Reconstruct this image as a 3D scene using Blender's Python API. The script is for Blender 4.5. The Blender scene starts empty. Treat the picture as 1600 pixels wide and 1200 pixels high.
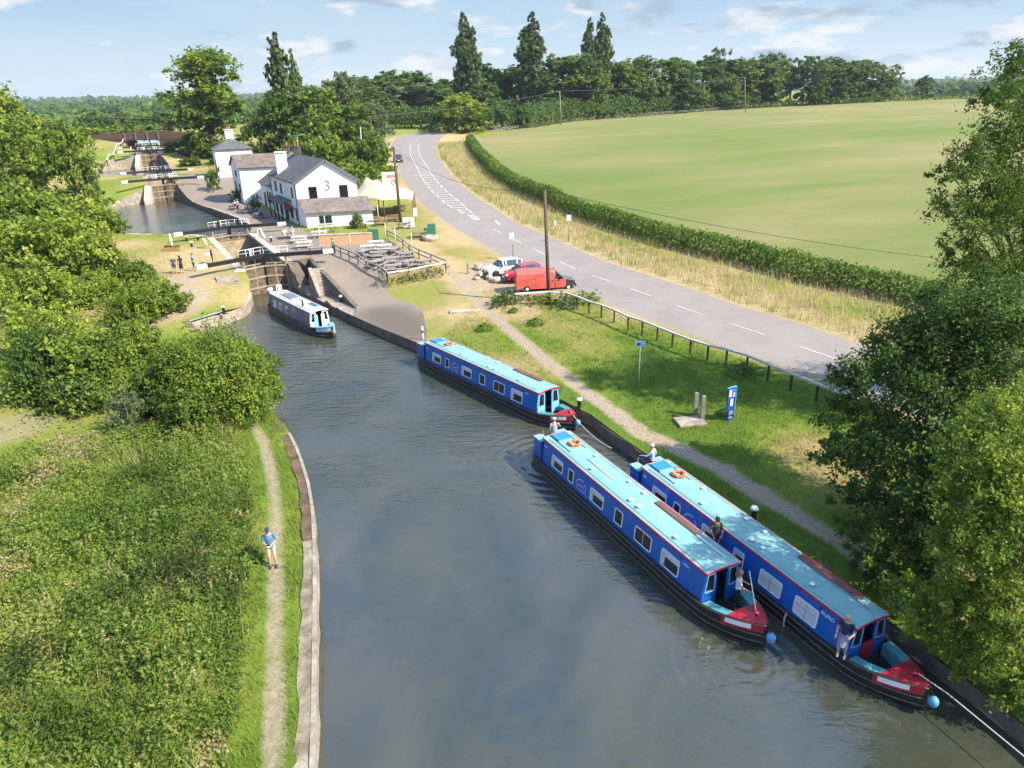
import bpy, bmesh, math, random
import numpy as np
from mathutils import Vector, Matrix, geometry
from math import radians, sin, cos, pi, atan2, sqrt
rng = np.random.default_rng(7); random.seed(7)
SC = bpy.context.scene; COL = SC.collection

# ------------------------------------------------------------------ camera
CAM_H, PITCH, ROLL, FPX = 18.0, radians(22.0859), radians(1.5), 1109.0
_F = np.array([0, cos(PITCH), -sin(PITCH)]); _u = np.array([0, sin(PITCH), cos(PITCH)]); _r = np.array([1., 0, 0])
_R = _r*cos(ROLL) - _u*sin(ROLL); _U = _u*cos(ROLL) + _r*sin(ROLL)
cam = bpy.data.cameras.new('camera'); cam_o = bpy.data.objects.new('camera', cam); COL.objects.link(cam_o)
M = Matrix(((_R[0], _U[0], -_F[0], 0), (_R[1], _U[1], -_F[1], 0), (_R[2], _U[2], -_F[2], CAM_H), (0, 0, 0, 1)))
cam_o.matrix_world = M
cam.sensor_width = 36; cam.lens = FPX/1600*36; cam.clip_end = 20000; cam.clip_start = 0.2
SC.camera = cam_o
# ------------------------------------------------------------------ sky, sun, exposure
SUN_EL, SUN_AZ = radians(42), radians(-27)      # azimuth measured from +x towards +y
sd = Vector((cos(SUN_EL)*cos(SUN_AZ), cos(SUN_EL)*sin(SUN_AZ), sin(SUN_EL)))
sl = bpy.data.lights.new('sun', 'SUN'); sl.energy = 4.2; sl.angle = radians(0.53); sl.color = (1.0, 0.90, 0.74)
so = bpy.data.objects.new('sun', sl); COL.objects.link(so); so.rotation_euler = sd.to_track_quat('Z', 'Y').to_euler()
W = bpy.data.worlds.new('World'); SC.world = W; W.use_nodes = True
def world():
    nt = W.node_tree; nt.nodes.clear(); N = nt.nodes.new; L = nt.links.new
    out = N('ShaderNodeOutputWorld'); bg = N('ShaderNodeBackground'); bg.inputs[1].default_value = 0.13
    sky = N('ShaderNodeTexSky'); sky.sky_type = 'NISHITA'; sky.sun_disc = False
    sky.sun_elevation = SUN_EL; sky.sun_rotation = pi/2 - SUN_AZ
    sky.air_density = 1.0; sky.dust_density = 0.6; sky.ozone_density = 2.0
    tc = N('ShaderNodeTexCoord'); sep = N('ShaderNodeSeparateXYZ'); L(tc.outputs['Generated'], sep.inputs[0])
    def math_(op, a, b=None, clamp=False):
        m = N('ShaderNodeMath'); m.operation = op; m.use_clamp = clamp
        for i, v in enumerate((a, b)):
            if v is None: continue
            if isinstance(v, (int, float)): m.inputs[i].default_value = v
            else: L(v, m.inputs[i])
        return m.outputs[0]
    comb = N('ShaderNodeCombineXYZ'); L(sep.outputs[0], comb.inputs[0]); L(sep.outputs[1], comb.inputs[1]); L(math_('MULTIPLY', sep.outputs[2], 3.2), comb.inputs[2])
    def noise(scale, det, rough, dist, off):
        mp = N('ShaderNodeMapping'); mp.inputs['Location'].default_value = off; L(comb.outputs[0], mp.inputs[0])
        n = N('ShaderNodeTexNoise'); n.inputs['Scale'].default_value = scale; n.inputs['Detail'].default_value = det
        n.inputs['Roughness'].default_value = rough; n.inputs['Distortion'].default_value = dist; L(mp.outputs[0], n.inputs['Vector'])
        return n.outputs['Fac']
    def ramp(v, a, b, lo=0., hi=1.):
        m = N('ShaderNodeMapRange'); m.interpolation_type = 'SMOOTHSTEP'; L(v, m.inputs[0]); m.inputs[1].default_value = a; m.inputs[2].default_value = b; m.inputs[3].default_value = lo; m.inputs[4].default_value = hi
        return m.outputs[0]
    def mix(f, a, b):
        m = N('ShaderNodeMix'); m.data_type = 'RGBA'
        if isinstance(f, float): m.inputs[0].default_value = f
        else: L(f, m.inputs[0])
        for i, v in ((6, a), (7, b)):
            if isinstance(v, tuple): m.inputs[i].default_value = (*v, 1)
            else: L(v, m.inputs[i])
        return m.outputs[2]
    low0 = mix(ramp(sep.outputs[2], .0, .14), (2.3, 2.72, 3.0), (1.22, 1.92, 2.62)); low = mix(ramp(sep.outputs[2], .13, .34), low0, (.95, 1.66, 2.55))       # pale haze at the skyline, light blue above
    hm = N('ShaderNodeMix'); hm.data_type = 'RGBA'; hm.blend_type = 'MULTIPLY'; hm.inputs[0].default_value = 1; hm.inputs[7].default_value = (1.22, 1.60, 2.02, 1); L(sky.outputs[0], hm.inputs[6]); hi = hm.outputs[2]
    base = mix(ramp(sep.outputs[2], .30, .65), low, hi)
    veil = mix(math_('MULTIPLY', ramp(noise(2.2, 6, .6, .5, (11.3, 1.7, 0)), .40, .72), .4), base, (2.2, 2.6, 2.9))
    big = noise(6.2, 9, .56, .2, (3.6, 7.9, .4)); cum = ramp(big, .487, .57)
    core = ramp(noise(6.2, 9, .56, .2, (3.6, 7.9, .56)), .45, .58)      # undersides, sampled a little higher up
    cloud = mix(core, (2.95, 3.0, 3.05), (1.35, 1.72, 2.15))
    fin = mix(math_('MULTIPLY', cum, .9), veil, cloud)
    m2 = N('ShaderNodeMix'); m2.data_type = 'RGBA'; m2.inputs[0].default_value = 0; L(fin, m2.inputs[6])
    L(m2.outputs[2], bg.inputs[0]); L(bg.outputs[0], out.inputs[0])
world()
SC.view_settings.view_transform = 'Standard'; SC.view_settings.look = 'None'; SC.view_settings.gamma = 1
SC.view_settings.exposure = 1.3
SC.render.engine = 'CYCLES'; SC.cycles.max_bounces = 6; SC.cycles.transparent_max_bounces = 8
SC.cycles.use_denoising = True

# ------------------------------------------------------------------ pixel <-> world helpers (photograph is 1600x1200)
def ray(px, py):
    return _R*(px-800)/FPX + _U*(600-py)/FPX + _F
def at(px, py, z):
    d = ray(px, py); t = (z-CAM_H)/d[2]
    return Vector((d[0]*t, d[1]*t, z))
def at_y(px, py, Y):
    d = ray(px, py); t = Y/d[1]
    return Vector((d[0]*t, Y, CAM_H+d[2]*t))
def ats(z, pts): return [at(x, y, z).to_2d() for x, y in pts]

# ------------------------------------------------------------------ materials
def _n(nt, t, **k):
    n = nt.nodes.new(t)
    for a, v in k.items(): setattr(n, a, v)
    return n
MATS = {}
def mat(name, c, rough=.7, var=.25, vs=3., c2=None, bump=0., bs=25., metal=0., spec=.4, coat=0., stretch=None, dirt=None):
    """painted / plain surface whose albedo wanders between c and c2 on object-space noise"""
    if name in MATS: return MATS[name]
    m = bpy.data.materials.new(name); m.use_nodes = True; nt = m.node_tree; L = nt.links.new
    p = nt.nodes['Principled BSDF']; p.inputs['Roughness'].default_value = rough; p.inputs['Metallic'].default_value = metal
    p.inputs['Specular IOR Level'].default_value = spec; p.inputs['Coat Weight'].default_value = coat
    tc = _n(nt, 'ShaderNodeTexCoord'); vec = tc.outputs['Object']
    if stretch:
        mp = _n(nt, 'ShaderNodeMapping'); mp.inputs['Scale'].default_value = stretch; L(vec, mp.inputs[0]); vec = mp.outputs[0]
    if c2 is None: c2 = tuple(min(1, x*(1-var)) for x in c)
    n = _n(nt, 'ShaderNodeTexNoise'); n.inputs['Scale'].default_value = vs; n.inputs['Detail'].default_value = 7; n.inputs['Roughness'].default_value = .65
    L(vec, n.inputs['Vector'])
    r = _n(nt, 'ShaderNodeMapRange'); r.inputs[1].default_value = .36; r.inputs[2].default_value = .66; L(n.outputs['Fac'], r.inputs[0])
    mx = _n(nt, 'ShaderNodeMix', data_type='RGBA'); mx.inputs[6].default_value = (*c, 1); mx.inputs[7].default_value = (*c2, 1)
    L(r.outputs[0], mx.inputs[0]); col = mx.outputs[2]
    if dirt:      # (colour, scale, low, high, amount, stretch): stains, scuffs and rust of their own shape
        dv = tc.outputs['Object']; mp = _n(nt, 'ShaderNodeMapping'); mp.inputs['Scale'].default_value = dirt[5]; L(dv, mp.inputs[0])
        dn = _n(nt, 'ShaderNodeTexNoise'); dn.inputs['Scale'].default_value = dirt[1]; dn.inputs['Detail'].default_value = 9; dn.inputs['Roughness'].default_value = .75; L(mp.outputs[0], dn.inputs['Vector'])
        dr = _n(nt, 'ShaderNodeMapRange'); dr.inputs[1].default_value = dirt[2]; dr.inputs[2].default_value = dirt[3]; dr.inputs[4].default_value = dirt[4]; L(dn.outputs['Fac'], dr.inputs[0])
        dm = _n(nt, 'ShaderNodeMix', data_type='RGBA'); L(dr.outputs[0], dm.inputs[0]); L(col, dm.inputs[6]); dm.inputs[7].default_value = (*dirt[0], 1); col = dm.outputs[2]
        rr = _n(nt, 'ShaderNodeMapRange'); rr.inputs[3].default_value = rough; rr.inputs[4].default_value = min(1, rough+.4); L(dr.outputs[0], rr.inputs[0]); L(rr.outputs[0], p.inputs['Roughness'])
    L(col, p.inputs['Base Color'])
    if bump:
        nb = _n(nt, 'ShaderNodeTexNoise'); nb.inputs['Scale'].default_value = bs; nb.inputs['Detail'].default_value = 5; L(vec, nb.inputs['Vector'])
        b = _n(nt, 'ShaderNodeBump'); b.inputs['Strength'].default_value = bump; b.inputs['Distance'].default_value = .03
        L(nb.outputs['Fac'], b.inputs['Height']); L(b.outputs[0], p.inputs['Normal'])
    MATS[name] = m; return m
def course_mat(name, c, c2, u, w=.32, hgt=.24):
    """roof slates or tiles laid in courses that run along the horizontal direction u"""
    m = bpy.data.materials.new(name); m.use_nodes = True; nt = m.node_tree; L = nt.links.new; p = nt.nodes['Principled BSDF']; p.inputs['Roughness'].default_value = .75
    geo = _n(nt, 'ShaderNodeNewGeometry'); dp = _n(nt, 'ShaderNodeVectorMath', operation='DOT_PRODUCT'); dp.inputs[1].default_value = (u[0], u[1], 0); L(geo.outputs['Position'], dp.inputs[0]); sp = _n(nt, 'ShaderNodeSeparateXYZ'); L(geo.outputs['Position'], sp.inputs[0])
    cb = _n(nt, 'ShaderNodeCombineXYZ'); L(dp.outputs['Value'], cb.inputs[0]); L(sp.outputs[2], cb.inputs[1])
    b = _n(nt, 'ShaderNodeTexBrick'); b.inputs['Scale'].default_value = 1; b.inputs['Brick Width'].default_value = w; b.inputs['Row Height'].default_value = hgt*.6; b.inputs['Mortar Size'].default_value = .012; b.inputs['Color1'].default_value = (*c, 1); b.inputs['Color2'].default_value = (*c2, 1); b.inputs['Mortar'].default_value = (*[x*.35 for x in c2], 1); L(cb.outputs[0], b.inputs['Vector'])
    n = _n(nt, 'ShaderNodeTexNoise'); n.inputs['Scale'].default_value = .9; n.inputs['Detail'].default_value = 9; n.inputs['Roughness'].default_value = .75; L(geo.outputs['Position'], n.inputs['Vector']); r = _n(nt, 'ShaderNodeMapRange'); r.inputs[1].default_value = .35; r.inputs[2].default_value = .7; r.inputs[3].default_value = 1.35; r.inputs[4].default_value = .62; L(n.outputs['Fac'], r.inputs[0])
    vm = _n(nt, 'ShaderNodeVectorMath', operation='SCALE'); L(b.outputs['Color'], vm.inputs[0]); L(r.outputs[0], vm.inputs['Scale']); L(vm.outputs[0], p.inputs['Base Color'])
    bp = _n(nt, 'ShaderNodeBump'); bp.inputs['Strength'].default_value = .6; bp.inputs['Distance'].default_value = .04; L(b.outputs['Fac'], bp.inputs['Height']); bp.invert = True; L(bp.outputs[0], p.inputs['Normal']); return m
def glass(name='window_glass', c=(.012, .016, .02), rough=.06):
    return mat(name, c, rough, .3, 2, spec=.6)
def leaf_mat(name, stops, transl=.35):
    """foliage: albedo from the per-leaf 'tint' attribute"""
    if name in MATS: return MATS[name]
    m = bpy.data.materials.new(name); m.use_nodes = True; nt = m.node_tree; L = nt.links.new
    p = nt.nodes['Principled BSDF']; p.inputs['Roughness'].default_value = .55; p.inputs['Specular IOR Level'].default_value = .25
    a = _n(nt, 'ShaderNodeAttribute', attribute_name='tint')
    r = _n(nt, 'ShaderNodeValToRGB'); e = r.color_ramp.elements
    e[0].position = stops[0][0]; e[0].color = (*stops[0][1], 1); e[1].position = stops[-1][0]; e[1].color = (*stops[-1][1], 1)
    for pos, c in stops[1:-1]: q = e.new(pos); q.color = (*c, 1)
    oi = _n(nt, 'ShaderNodeObjectInfo'); ad = _n(nt, 'ShaderNodeMath', operation='MULTIPLY_ADD'); ad.inputs[1].default_value = .14
    L(oi.outputs['Random'], ad.inputs[0]); L(a.outputs['Fac'], ad.inputs[2])
    sb = _n(nt, 'ShaderNodeMath', operation='SUBTRACT'); sb.inputs[1].default_value = .07; L(ad.outputs[0], sb.inputs[0])
    L(sb.outputs[0], r.inputs[0]); L(r.outputs[0], p.inputs['Base Color'])
    t = _n(nt, 'ShaderNodeBsdfTranslucent'); L(r.outputs[0], t.inputs['Color'])
    mx = _n(nt, 'ShaderNodeMixShader'); mx.inputs[0].default_value = transl
    L(p.outputs[0], mx.inputs[1]); L(t.outputs[0], mx.inputs[2]); L(mx.outputs[0], nt.nodes['Material Output'].inputs['Surface'])
    MATS[name] = m; return m
LEAF = leaf_mat('leaf_mid', [(0, (.040, .078, .012)), (.5, (.118, .195, .026)), (1, (.235, .31, .045))], .45)
LEAF_W = leaf_mat('leaf_wood', [(0, (.050, .092, .018)), (.5, (.125, .205, .036)), (1, (.24, .31, .06))], .48)
LEAF_WD = leaf_mat('leaf_wood_dark', [(0, (.038, .075, .017)), (.5, (.092, .165, .032)), (1, (.18, .25, .05))], .48)
LEAF_B = leaf_mat('leaf_bright', [(0, (.075, .125, .014)), (.5, (.25, .33, .038)), (1, (.42, .46, .085))], .45)
LEAF_D = leaf_mat('leaf_dark', [(0, (.030, .064, .014)), (.5, (.082, .150, .026)), (1, (.165, .24, .042))], .45)
LEAF_Y = leaf_mat('leaf_yellow', [(0, (.055, .10, .012)), (.5, (.16, .245, .028)), (1, (.30, .36, .05))], .42)
LEAF_G = leaf_mat('leaf_grey', [(0, (.06, .10, .038)), (.5, (.15, .20, .085)), (1, (.26, .31, .15))], .42)
LEAF_P = leaf_mat('leaf_poplar', [(0, (.038, .07, .024)), (.5, (.09, .145, .042)), (1, (.18, .24, .085))], .38)
UNDER = leaf_mat('undergrowth_leaf', [(0, (.03, .055, .012)), (.35, (.105, .175, .024)), (.62, (.20, .275, .044)), (.8, (.27, .31, .07)), (.88, (.36, .29, .14)), (1, (.46, .38, .22))], .42)
GRASS = leaf_mat('grass_blade', [(0, (.105, .175, .022)), (.4, (.195, .26, .038)), (.65, (.31, .30, .085)), (1, (.50, .41, .21))], .35)

# ------------------------------------------------------------------ mesh helpers
def mesh_np(name, V, F, mats, smooth=False, midx=None, tint=None):
    """V (n,3), F (m,k) with k = 3 or 4"""
    V = np.asarray(V, np.float32); F = np.asarray(F, np.int32); k = F.shape[1]
    me = bpy.data.meshes.new(name); me.vertices.add(len(V)); me.vertices.foreach_set('co', V.ravel())
    me.loops.add(F.size); me.loops.foreach_set('vertex_index', F.ravel())
    me.polygons.add(len(F)); me.polygons.foreach_set('loop_start', np.arange(0, F.size, k, dtype=np.int32))
    try: me.polygons.foreach_set('loop_total', np.full(len(F), k, np.int32))
    except Exception: pass
    for m in mats: me.materials.append(m)
    if midx is not None: me.polygons.foreach_set('material_index', np.asarray(midx, np.int32))
    me.polygons.foreach_set('use_smooth', np.full(len(F), smooth))
    if tint is not None:
        for nm, arr in (tint.items() if isinstance(tint, dict) else [('tint', tint)]):
            a = me.attributes.new(nm, 'FLOAT', 'POINT'); a.data.foreach_set('value', np.asarray(arr, np.float32))
    me.update(calc_edges=True); me.validate()
    return me
def link(name, me, parent=None, loc=None):
    o = bpy.data.objects.new(name, me); COL.objects.link(o)
    if parent is not None: o.parent = parent
    if loc is not None: o.location = loc
    return o
def tag(o, label=None, cat=None, group=None, kind=None):
    if label: o['label'] = label
    if cat: o['category'] = cat
    if group: o['group'] = group
    if kind: o['kind'] = kind
    return o
def thing(name, label, cat, loc=(0, 0, 0), rz=0., group=None):
    o = bpy.data.objects.new(name, None); COL.objects.link(o); o.empty_display_size = .2
    o.location = loc; o.rotation_euler = (0, 0, rz); return tag(o, label, cat, group)
def copy_tree(o, parent=None):
    c = o.copy(); COL.objects.link(c)
    if parent is not None: c.parent = parent
    for ch in list(o.children): copy_tree(ch, c)
    return c
class MB:
    """collects shapes, then becomes ONE mesh object"""
    def __init__(s, M=None): s.v = []; s.f = []; s.mi = []; s.sm = []; s.mats = []; s.M = M or Matrix()
    def mi_(s, m):
        if m not in s.mats: s.mats.append(m)
        return s.mats.index(m)
    def add(s, vs, fs, m, smooth=False, M=None):
        b = len(s.v); T = s.M @ M if M is not None else s.M
        s.v += [T @ Vector(v) for v in vs]; i = s.mi_(m)
        for f in fs: s.f.append([b+k for k in f]); s.mi.append(i); s.sm.append(smooth)
        return s
    def box(s, c, d, m, rz=0., M=None, bev=0.):
        x, y, z = d[0]/2, d[1]/2, d[2]/2
        T = Matrix.Translation(Vector(c)) @ Matrix.Rotation(rz, 4, 'Z')
        if M is not None: T = M @ T
        if bev <= 0:
            vs = [(-x, -y, -z), (x, -y, -z), (x, y, -z), (-x, y, -z), (-x, -y, z), (x, -y, z), (x, y, z), (-x, y, z)]
            return s.add(vs, [(0, 3, 2, 1), (4, 5, 6, 7), (0, 1, 5, 4), (1, 2, 6, 5), (2, 3, 7, 6), (3, 0, 4, 7)], m, M=T)
        b = min(bev, x*.9, y*.9, z*.9)
        ring = lambda X, Y, Z: [(-X, -Y, Z), (X, -Y, Z), (X, Y, Z), (-X, Y, Z)]
        vs = ring(x-b, y-b, -z) + ring(x, y, -z+b) + ring(x, y, z-b) + ring(x-b, y-b, z)
        fs = [(3, 2, 1, 0), (12, 13, 14, 15)]
        for r in range(3):
            for k in range(4): a = r*4+k; q = r*4+(k+1) % 4; fs.append((a, q, q+4, a+4))
        return s.add(vs, fs, m, M=T)
    def beam(s, a, b, w, h, m, up=(0, 0, 1)):
        """rectangular bar from a to b"""
        a, b = Vector(a), Vector(b); d = b-a; l = d.length; d.normalize(); up = Vector(up)
        if abs(d.dot(up)) > .98: up = Vector((1, 0, 0))
        y = up.cross(d).normalized(); z = d.cross(y)
        T = Matrix((d.to_4d()*1, y.to_4d(), z.to_4d(), (0, 0, 0, 1))).transposed(); T.translation = (a+b)/2; T[3][0] = T[3][1] = T[3][2] = 0; T[3][3] = 1
        return s.box((0, 0, 0), (l, w, h), m, M=T)
    def tube(s, pts, r, m, n=8, cap=True, smooth=True, sq=1.):
        pts = [Vector(p) for p in pts]; rs = r if isinstance(r, (list, tuple)) else [r]*len(pts)
        vs, fs = [], []; prev = None
        for i, p in enumerate(pts):
            t = (pts[min(i+1, len(pts)-1)] - pts[max(i-1, 0)]).normalized()
            if prev is None:
                ref = Vector((0, 0, 1)) if abs(t.z) < .9 else Vector((1, 0, 0)); x = t.cross(ref).normalized()
            else: x = (prev - t*prev.dot(t)).normalized()
            prev = x; y = t.cross(x)
            for k in range(n): a = 2*pi*k/n; vs.append(p + x*cos(a)*rs[i] + y*sin(a)*rs[i]*sq)
        for i in range(len(pts)-1):
            for k in range(n): a = i*n+k; b = i*n+(k+1) % n; fs.append((a, b, b+n, a+n))
        if cap: fs.append(tuple(range(n))[::-1]); fs.append(tuple(range((len(pts)-1)*n, len(pts)*n)))
        return s.add(vs, fs, m, smooth)
    def ball(s, c, r, m, n=10, k=7, M=None):
        rx, ry, rz = r if isinstance(r, (tuple, list)) else (r, r, r); vs = [(0, 0, -1)]; fs = []
        for i in range(1, k):
            a = -pi/2 + pi*i/k
            for j in range(n): b = 2*pi*j/n; vs.append((cos(a)*cos(b), cos(a)*sin(b), sin(a)))
        vs.append((0, 0, 1)); last = len(vs)-1
        for j in range(n): fs.append((0, 1+(j+1) % n, 1+j)); fs.append((last, last-n+j, last-n+(j+1) % n))
        for i in range(k-2):
            for j in range(n): a = 1+i*n+j; b = 1+i*n+(j+1) % n; fs.append((a, b, b+n, a+n))
        vs = [(c[0]+x*rx, c[1]+y*ry, c[2]+z*rz) for x, y, z in vs]
        return s.add(vs, fs, m, True, M=M)
    def lathe(s, prof, m, c=(0, 0, 0), n=14, M=None, smooth=True):
        vs, fs = [], []
        for r, z in prof:
            for k in range(n): a = 2*pi*k/n; vs.append((c[0]+r*cos(a), c[1]+r*sin(a), c[2]+z))
        for i in range(len(prof)-1):
            for k in range(n): a = i*n+k; b = i*n+(k+1) % n; fs.append((a, b, b+n, a+n))
        fs.append(tuple(range(n))[::-1]); fs.append(tuple(range((len(prof)-1)*n, len(prof)*n)))
        return s.add(vs, fs, m, smooth, M=M)
    def torus(s, c, R, r, m, n=24, k=8, M=None):
        vs, fs = [], []
        for i in range(n):
            a = 2*pi*i/n
            for j in range(k): b = 2*pi*j/k; q = R+r*cos(b); vs.append((c[0]+q*cos(a), c[1]+q*sin(a), c[2]+r*sin(b)))
        for i in range(n):
            for j in range(k): fs.append((i*k+j, ((i+1) % n)*k+j, ((i+1) % n)*k+(j+1) % k, i*k+(j+1) % k))
        return s.add(vs, fs, m, True, M=M)
    def poly(s, pts, m, M=None): return s.add(pts, [tuple(range(len(pts)))], m, M=M)
    def prism(s, pts, ext, m, M=None):
        """planar polygon pts swept by vector ext"""
        n = len(pts); e = Vector(ext); a = [Vector(p) for p in pts]
        return s.add(a+[p+e for p in a], [tuple(range(n))[::-1], tuple(range(n, 2*n))] + [(i, (i+1) % n, (i+1) % n+n, i+n) for i in range(n)], m, M=M)
    def build(s, name, parent=None, loc=None):
        me = bpy.data.meshes.new(name); me.from_pydata([tuple(v) for v in s.v], [], s.f)
        for m in s.mats: me.materials.append(m)
        me.polygons.foreach_set('material_index', s.mi); me.polygons.foreach_set('use_smooth', s.sm)
        bm = bmesh.new(); bm.from_mesh(me); bmesh.ops.recalc_face_normals(bm, faces=bm.faces); bm.to_mesh(me); bm.free()
        return link(name, me, parent, loc)
def text_part(name, body, size, m, parent, M, extrude=.004, align='CENTER'):
    cu = bpy.data.curves.new(name, 'FONT'); cu.body = body; cu.size = size; cu.align_x = align; cu.align_y = 'CENTER'; cu.extrude = extrude
    o = bpy.data.objects.new(name, cu); COL.objects.link(o); bpy.context.view_layer.update()
    me = bpy.data.meshes.new_from_object(o.evaluated_get(bpy.context.evaluated_depsgraph_get())); bpy.data.objects.remove(o)
    me.materials.clear(); me.materials.append(m); q = link(name, me, parent); q.matrix_local = M; return q
# value noise, vectorised
def vnoise(x, y, s, seed=0):
    x = np.asarray(x, float)/s; y = np.asarray(y, float)/s; xi = np.floor(x).astype(np.int64); yi = np.floor(y).astype(np.int64)
    def h(a, b):
        v = (a*374761393 + b*668265263 + seed*974634777) & 0xffffffff; v = ((v ^ (v >> 13))*1274126177) & 0xffffffff
        return ((v ^ (v >> 16)) & 0xffff)/65535.
    fx = x-xi; fy = y-yi; fx = fx*fx*(3-2*fx); fy = fy*fy*(3-2*fy)
    return (h(xi, yi)*(1-fx)+h(xi+1, yi)*fx)*(1-fy) + (h(xi, yi+1)*(1-fx)+h(xi+1, yi+1)*fx)*fy
def fbm(x, y, s, seed=0, o=4):
    t = 0.; a = .5; n = 0.
    for i in range(o): t = t+a*vnoise(x, y, s/2**i, seed+i); n += a; a *= .55
    return t/n
def inside(P, poly):
    """points (n,2) in polygon"""
    poly = np.asarray([(p[0], p[1]) for p in poly]); x, y = P[:, 0], P[:, 1]; r = np.zeros(len(P), bool); j = len(poly)-1
    for i in range(len(poly)):
        xi, yi = poly[i]; xj, yj = poly[j]
        c = ((yi > y) != (yj > y)) & (x < (xj-xi)*(y-yi)/((yj-yi) or 1e-9)+xi); r ^= c; j = i
    return r
def dist_line(P, pl):
    pl = np.asarray([(p[0], p[1]) for p in pl]); d = np.full(len(P), 1e9)
    for a, b in zip(pl[:-1], pl[1:]):
        ab = b-a; t = np.clip(((P-a)@ab)/max(ab@ab, 1e-9), 0, 1); d = np.minimum(d, np.hypot(*(P-(a+t[:, None]*ab)).T))
    return d
def densify(pl, step, closed=False):
    out = []; pl = [Vector((p[0], p[1])) for p in pl]; n = len(pl)
    for i in range(n if closed else n-1):
        a, b = pl[i], pl[(i+1) % n]; k = max(1, int(round((b-a).length/step)))
        out += [a.lerp(b, t/k) for t in range(k)]
    if not closed: out.append(pl[-1])
    return out
def smooth_line(pl, it=2):
    """Chaikin corner cutting, ends kept"""
    pl = [Vector((p[0], p[1])) for p in pl]
    for _ in range(it):
        q = [pl[0]]
        for a, b in zip(pl[:-1], pl[1:]): q += [a.lerp(b, .25), a.lerp(b, .75)]
        q.append(pl[-1]); pl = q
    return pl
def offset_line(pl, d):
    out = []; n = len(pl)
    for i, p in enumerate(pl):
        t = (pl[min(i+1, n-1)]-pl[max(i-1, 0)]).normalized(); out.append(p+Vector((-t.y, t.x))*d)
    return out
# ------------------------------------------------------------------ levels
WZ = [0.0, 2.2, 4.4, 6.6]            # water levels of the four pounds
BANK = 0.9
class Lock: pass
def mk_lock(c, u, length, zlow, zground, w=4.2):
    k = Lock(); k.c = Vector(c); k.u = Vector(u).normalized(); k.n = Vector((k.u.y, -k.u.x)); k.len = length; k.zl = zlow; k.zg = zground; k.w = w
    k.ll = k.c-k.n*w/2; k.lr = k.c+k.n*w/2; k.top = k.c+k.u*length; k.ul = k.top-k.n*w/2; k.ur = k.top+k.n*w/2; return k
K1 = mk_lock((-24.35, 70.55), (-.48, .877), 21, 0.0, 2.8)
K2 = mk_lock((-60.35, 129.6), (-.455, .89), 19, 2.2, 5.0)
K3 = mk_lock((-83.2, 174.8), (-.455, .89), 20, 4.4, 7.3)
# shore lines (waterline), from the near end of the canal to the lock
left_wall = [Vector((-2.5, 0)), Vector((-5.9, 15))] + ats(0, [(499, 900), (493, 800), (472, 730), (457, 700)])
left_grass = ats(0, [(457, 700), (440, 675), (410, 650), (388, 620), (362, 575), (330, 540), (300, 524)])
left_stone = ats(0, [(300, 524), (345, 510), (380, 498), (394, 485), (396, 474)]) + [K1.ll]
right_quay = [K1.lr] + ats(0, [(470, 466), (520, 490), (560, 510), (600, 528), (648, 548)])
right_bank = ats(0, [(648, 548), (760, 598), (900, 648), (1000, 725)]) + [Vector((10.2, 26.0)), Vector((13.8, 17.8)), Vector((15.2, 13.5)), Vector((18, 0))]
left_grass = smooth_line(left_grass); left_stone = smooth_line(left_stone[:-1])+[K1.ll]; right_bank = smooth_line(right_bank, 1); left_wall = smooth_line(left_wall, 1)
pool1 = left_wall + left_grass[1:] + left_stone[1:] + [K1.ul, K1.ur] + right_quay + right_bank[1:]
p2_right = smooth_line([K1.ur, Vector((-33.2, 93.5)), Vector((-37.3, 101.5)), Vector((-45.7, 111.7)), Vector((-53.5, 123)), K2.lr])
p2_left = smooth_line([K1.ul, Vector((-38.5, 90.2)), Vector((-46, 91.6)), Vector((-51.5, 93.4)), Vector((-55.8, 103)), Vector((-64.5, 119.5)), Vector((-65, 125)), K2.ll])
pool2 = p2_left + [K2.ul, K2.ur] + p2_right[::-1]
p3_right = smooth_line([K2.ur, Vector((-69, 153)), Vector((-74, 164)), K3.lr])
p3_left = smooth_line([K2.ul, Vector((-76, 148)), Vector((-90, 156)), Vector((-95, 164)), Vector((-90, 172)), K3.ll])
pool3 = p3_left + [K3.ul, K3.ur] + p3_right[::-1]
e4 = K3.top + K3.u*60
pool4 = [K3.ul, K3.ul-K3.n*2+K3.u*8, e4-K3.n*5, e4+K3.n*5, K3.ur+K3.n*2+K3.u*8, K3.ur]
POOLS = [pool1, pool2, pool3, pool4]

# ------------------------------------------------------------------ ground heights from surveyed points
CP = []
def cp(z, *pts): CP.extend([(*at(x, y, z)[:2], z) for x, y in pts])
def cw(z, *pts): CP.extend([(x, y, z) for x, y in pts])
cp(.9, (470, 1190), (430, 1200), (430, 1000), (470, 1000), (425, 870), (425, 740), (395, 650), (330, 640), (440, 700))
cp(1.1, (300, 1000), (200, 800), (300, 560)); cp(1.3, (0, 720), (0, 1200), (60, 600)); cp(1.5, (0, 540))
cp(.9, (345, 503), (300, 516), (386, 480)); cp(1.3, (300, 500), (340, 490), (250, 505)); cp(1.9, (310, 470), (230, 480)); cp(2.8, (365, 428), (300, 432), (260, 430), (350, 420), (340, 395), (300, 380), (250, 385), (270, 368), (200, 375), (215, 395))
cp(2.6, (120, 420), (60, 460)); cp(2.9, (150, 355), (60, 380), (160, 330), (172, 322)); cp(3.0, (232, 314))
cw(2.85, K1.ul-K1.n*1.5, K1.ll+K1.u*3-K1.n*1.5, K1.ll+K1.u*10-K1.n*3)
cw(5.0, K2.ll-K2.n*1.5+K2.u*1, K2.ul-K2.n*1.5, K2.ll-K2.n*6+K2.u*3, K2.lr+K2.n*1.5+K2.u*1, K2.ur+K2.n*1.5, K2.ur+K2.n*7, K2.lr+K2.n*5+K2.u*5)
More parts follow.
